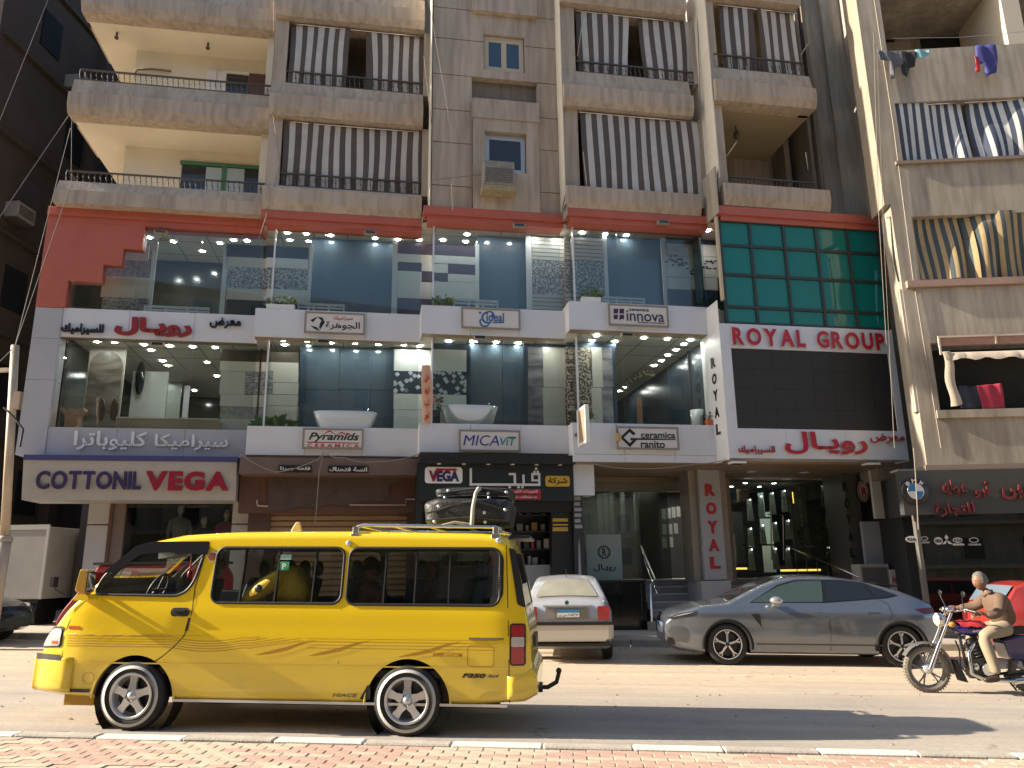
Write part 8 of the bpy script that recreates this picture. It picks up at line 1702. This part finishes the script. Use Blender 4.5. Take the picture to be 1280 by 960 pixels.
q = MB(); q.tube([(.10, -.10, .60), (.0, -.15, .50), (.0, -.16, .25), (.15, -.17, .18), (.5, -.17, .17)], .022, 8); q.tube([(.5, -.17, .17), (1.05, -.18, .24)], .045, 12); q.build('exhaust', chrome, bike)
q = MB(); q.prism(rpoly([(.44, .66), (.50, .42), (.72, .40), (.98, .55), (1.0, .70), (.7, .72)], .05), -.15, .15); q.build('side_panel', mat('panel_navy', (.015, .015, .08), .2, coat=.8), bike, bevel=.02, recalc=True)
q = MB(); q.tube([(.24, -.2, .19), (.24, .2, .19)], .012, 8); q.build('foot_peg', black, bike); q = MB(); q.box(.98, 1.25, -.2, .2, .78, 1.02); q.build('rear_box', black, bike, bevel=.02); q = MB(); q.tube([(.55, .16, .2), (.72, .24, .01)], .012, 6); q.build('side_stand', black, bike)
# ---------------------------------------------------------------- rider
rid = thing('person', 'grey haired man in a tan jacket and cream trousers riding the motorcycle', 'person', (MX, MY, gz(MX)), 0, roty=SLOPE)
tanj = mat('jacket_tan', (.13, .08, .052), .85, noise=.1, scale=9, bump=.25); crt = mat('trouser_cream', (.28, .23, .155), .85, noise=.08, scale=9, bump=.25)
person_skin('body', [(.56, 0, .84, .08), (.52, 0, 1.0, .09), (.46, 0, 1.12, .09), (.40, 0, 1.22, .055), (.36, 0, 1.29, .050), (.46, -.18, 1.16, .055), (.36, -.25, .98, .043), (.17, -.26, .98, .033), (.46, .18, 1.16, .055), (.30, .26, 1.03, .043), (.08, .30, 1.02, .033),
    (.52, -.11, .80, .065), (.20, -.16, .73, .062), (.27, -.19, .42, .05), (.30, -.19, .25, .035), (.52, .11, .80, .065), (.20, .16, .73, .062), (.27, .19, .42, .05), (.30, .19, .25, .035)],
    [(0, 1), (1, 2), (2, 3), (3, 4), (2, 5), (5, 6), (6, 7), (2, 8), (8, 9), (9, 10), (0, 11), (11, 12), (12, 13), (13, 14), (0, 15), (15, 16), (16, 17), (17, 18)], skin_m, rid, sub=1)
person_skin('jacket', [(.585, 0, .79, .15, .165), (.54, 0, 1.0, .15, .16), (.47, 0, 1.13, .135, .15), (.42, 0, 1.21, .075), (.46, -.17, 1.15, .085), (.39, -.245, 1.0, .068), (.30, -.27, .955, .06), (.20, -.26, .975, .048), (.46, .17, 1.15, .085), (.33, .25, 1.04, .068), (.14, .29, 1.02, .048)],
    [(0, 1), (1, 2), (2, 3), (2, 4), (4, 5), (5, 6), (6, 7), (2, 8), (8, 9), (9, 10)], tanj, rid, sub=2)
person_skin('trousers', [(.57, 0, .84, .12), (.50, -.11, .79, .10), (.34, -.15, .76, .098), (.19, -.17, .71, .082), (.22, -.185, .55, .075), (.26, -.19, .38, .066), (.285, -.19, .25, .062), (.50, .11, .79, .10), (.34, .15, .76, .098), (.19, .17, .71, .082), (.26, .19, .38, .066), (.285, .19, .25, .062)],
    [(0, 1), (1, 2), (2, 3), (3, 4), (4, 5), (5, 6), (0, 7), (7, 8), (8, 9), (9, 10), (10, 11)], crt, rid, sub=2)
for s_ in (-1, 1):
    person_skin('shoe', [(.32, s_ * .19, .215, .045), (.26, s_ * .19, .195, .042), (.17, s_ * .195, .185, .040), (.11, s_ * .20, .185, .030)], [(0, 1), (1, 2), (2, 3)], mat('shoe_brown', (.04, .025, .018), .4), rid)
hairg = mat('hair_grey', (.13, .12, .11), .8, noise=.3, scale=40)
head(rid, (.325, 0, 1.375), .10, hairm=hairg, look=(-1, -.22, -.12)); q = MB(); q.tube([(.40, -.075, 1.225), (.345, 0, 1.20), (.40, .075, 1.225), (.455, 0, 1.25)], .022, 8, closed=True); q.build('collar', tanj, rid)
hand(rid, (.15, -.27, .985), (-1, .0, -.05), (0, 0, 1), 1.05, .8); hand(rid, (.12, .31, 1.02), (-1, .1, 0), (0, 0, 1), 1.05, .8)
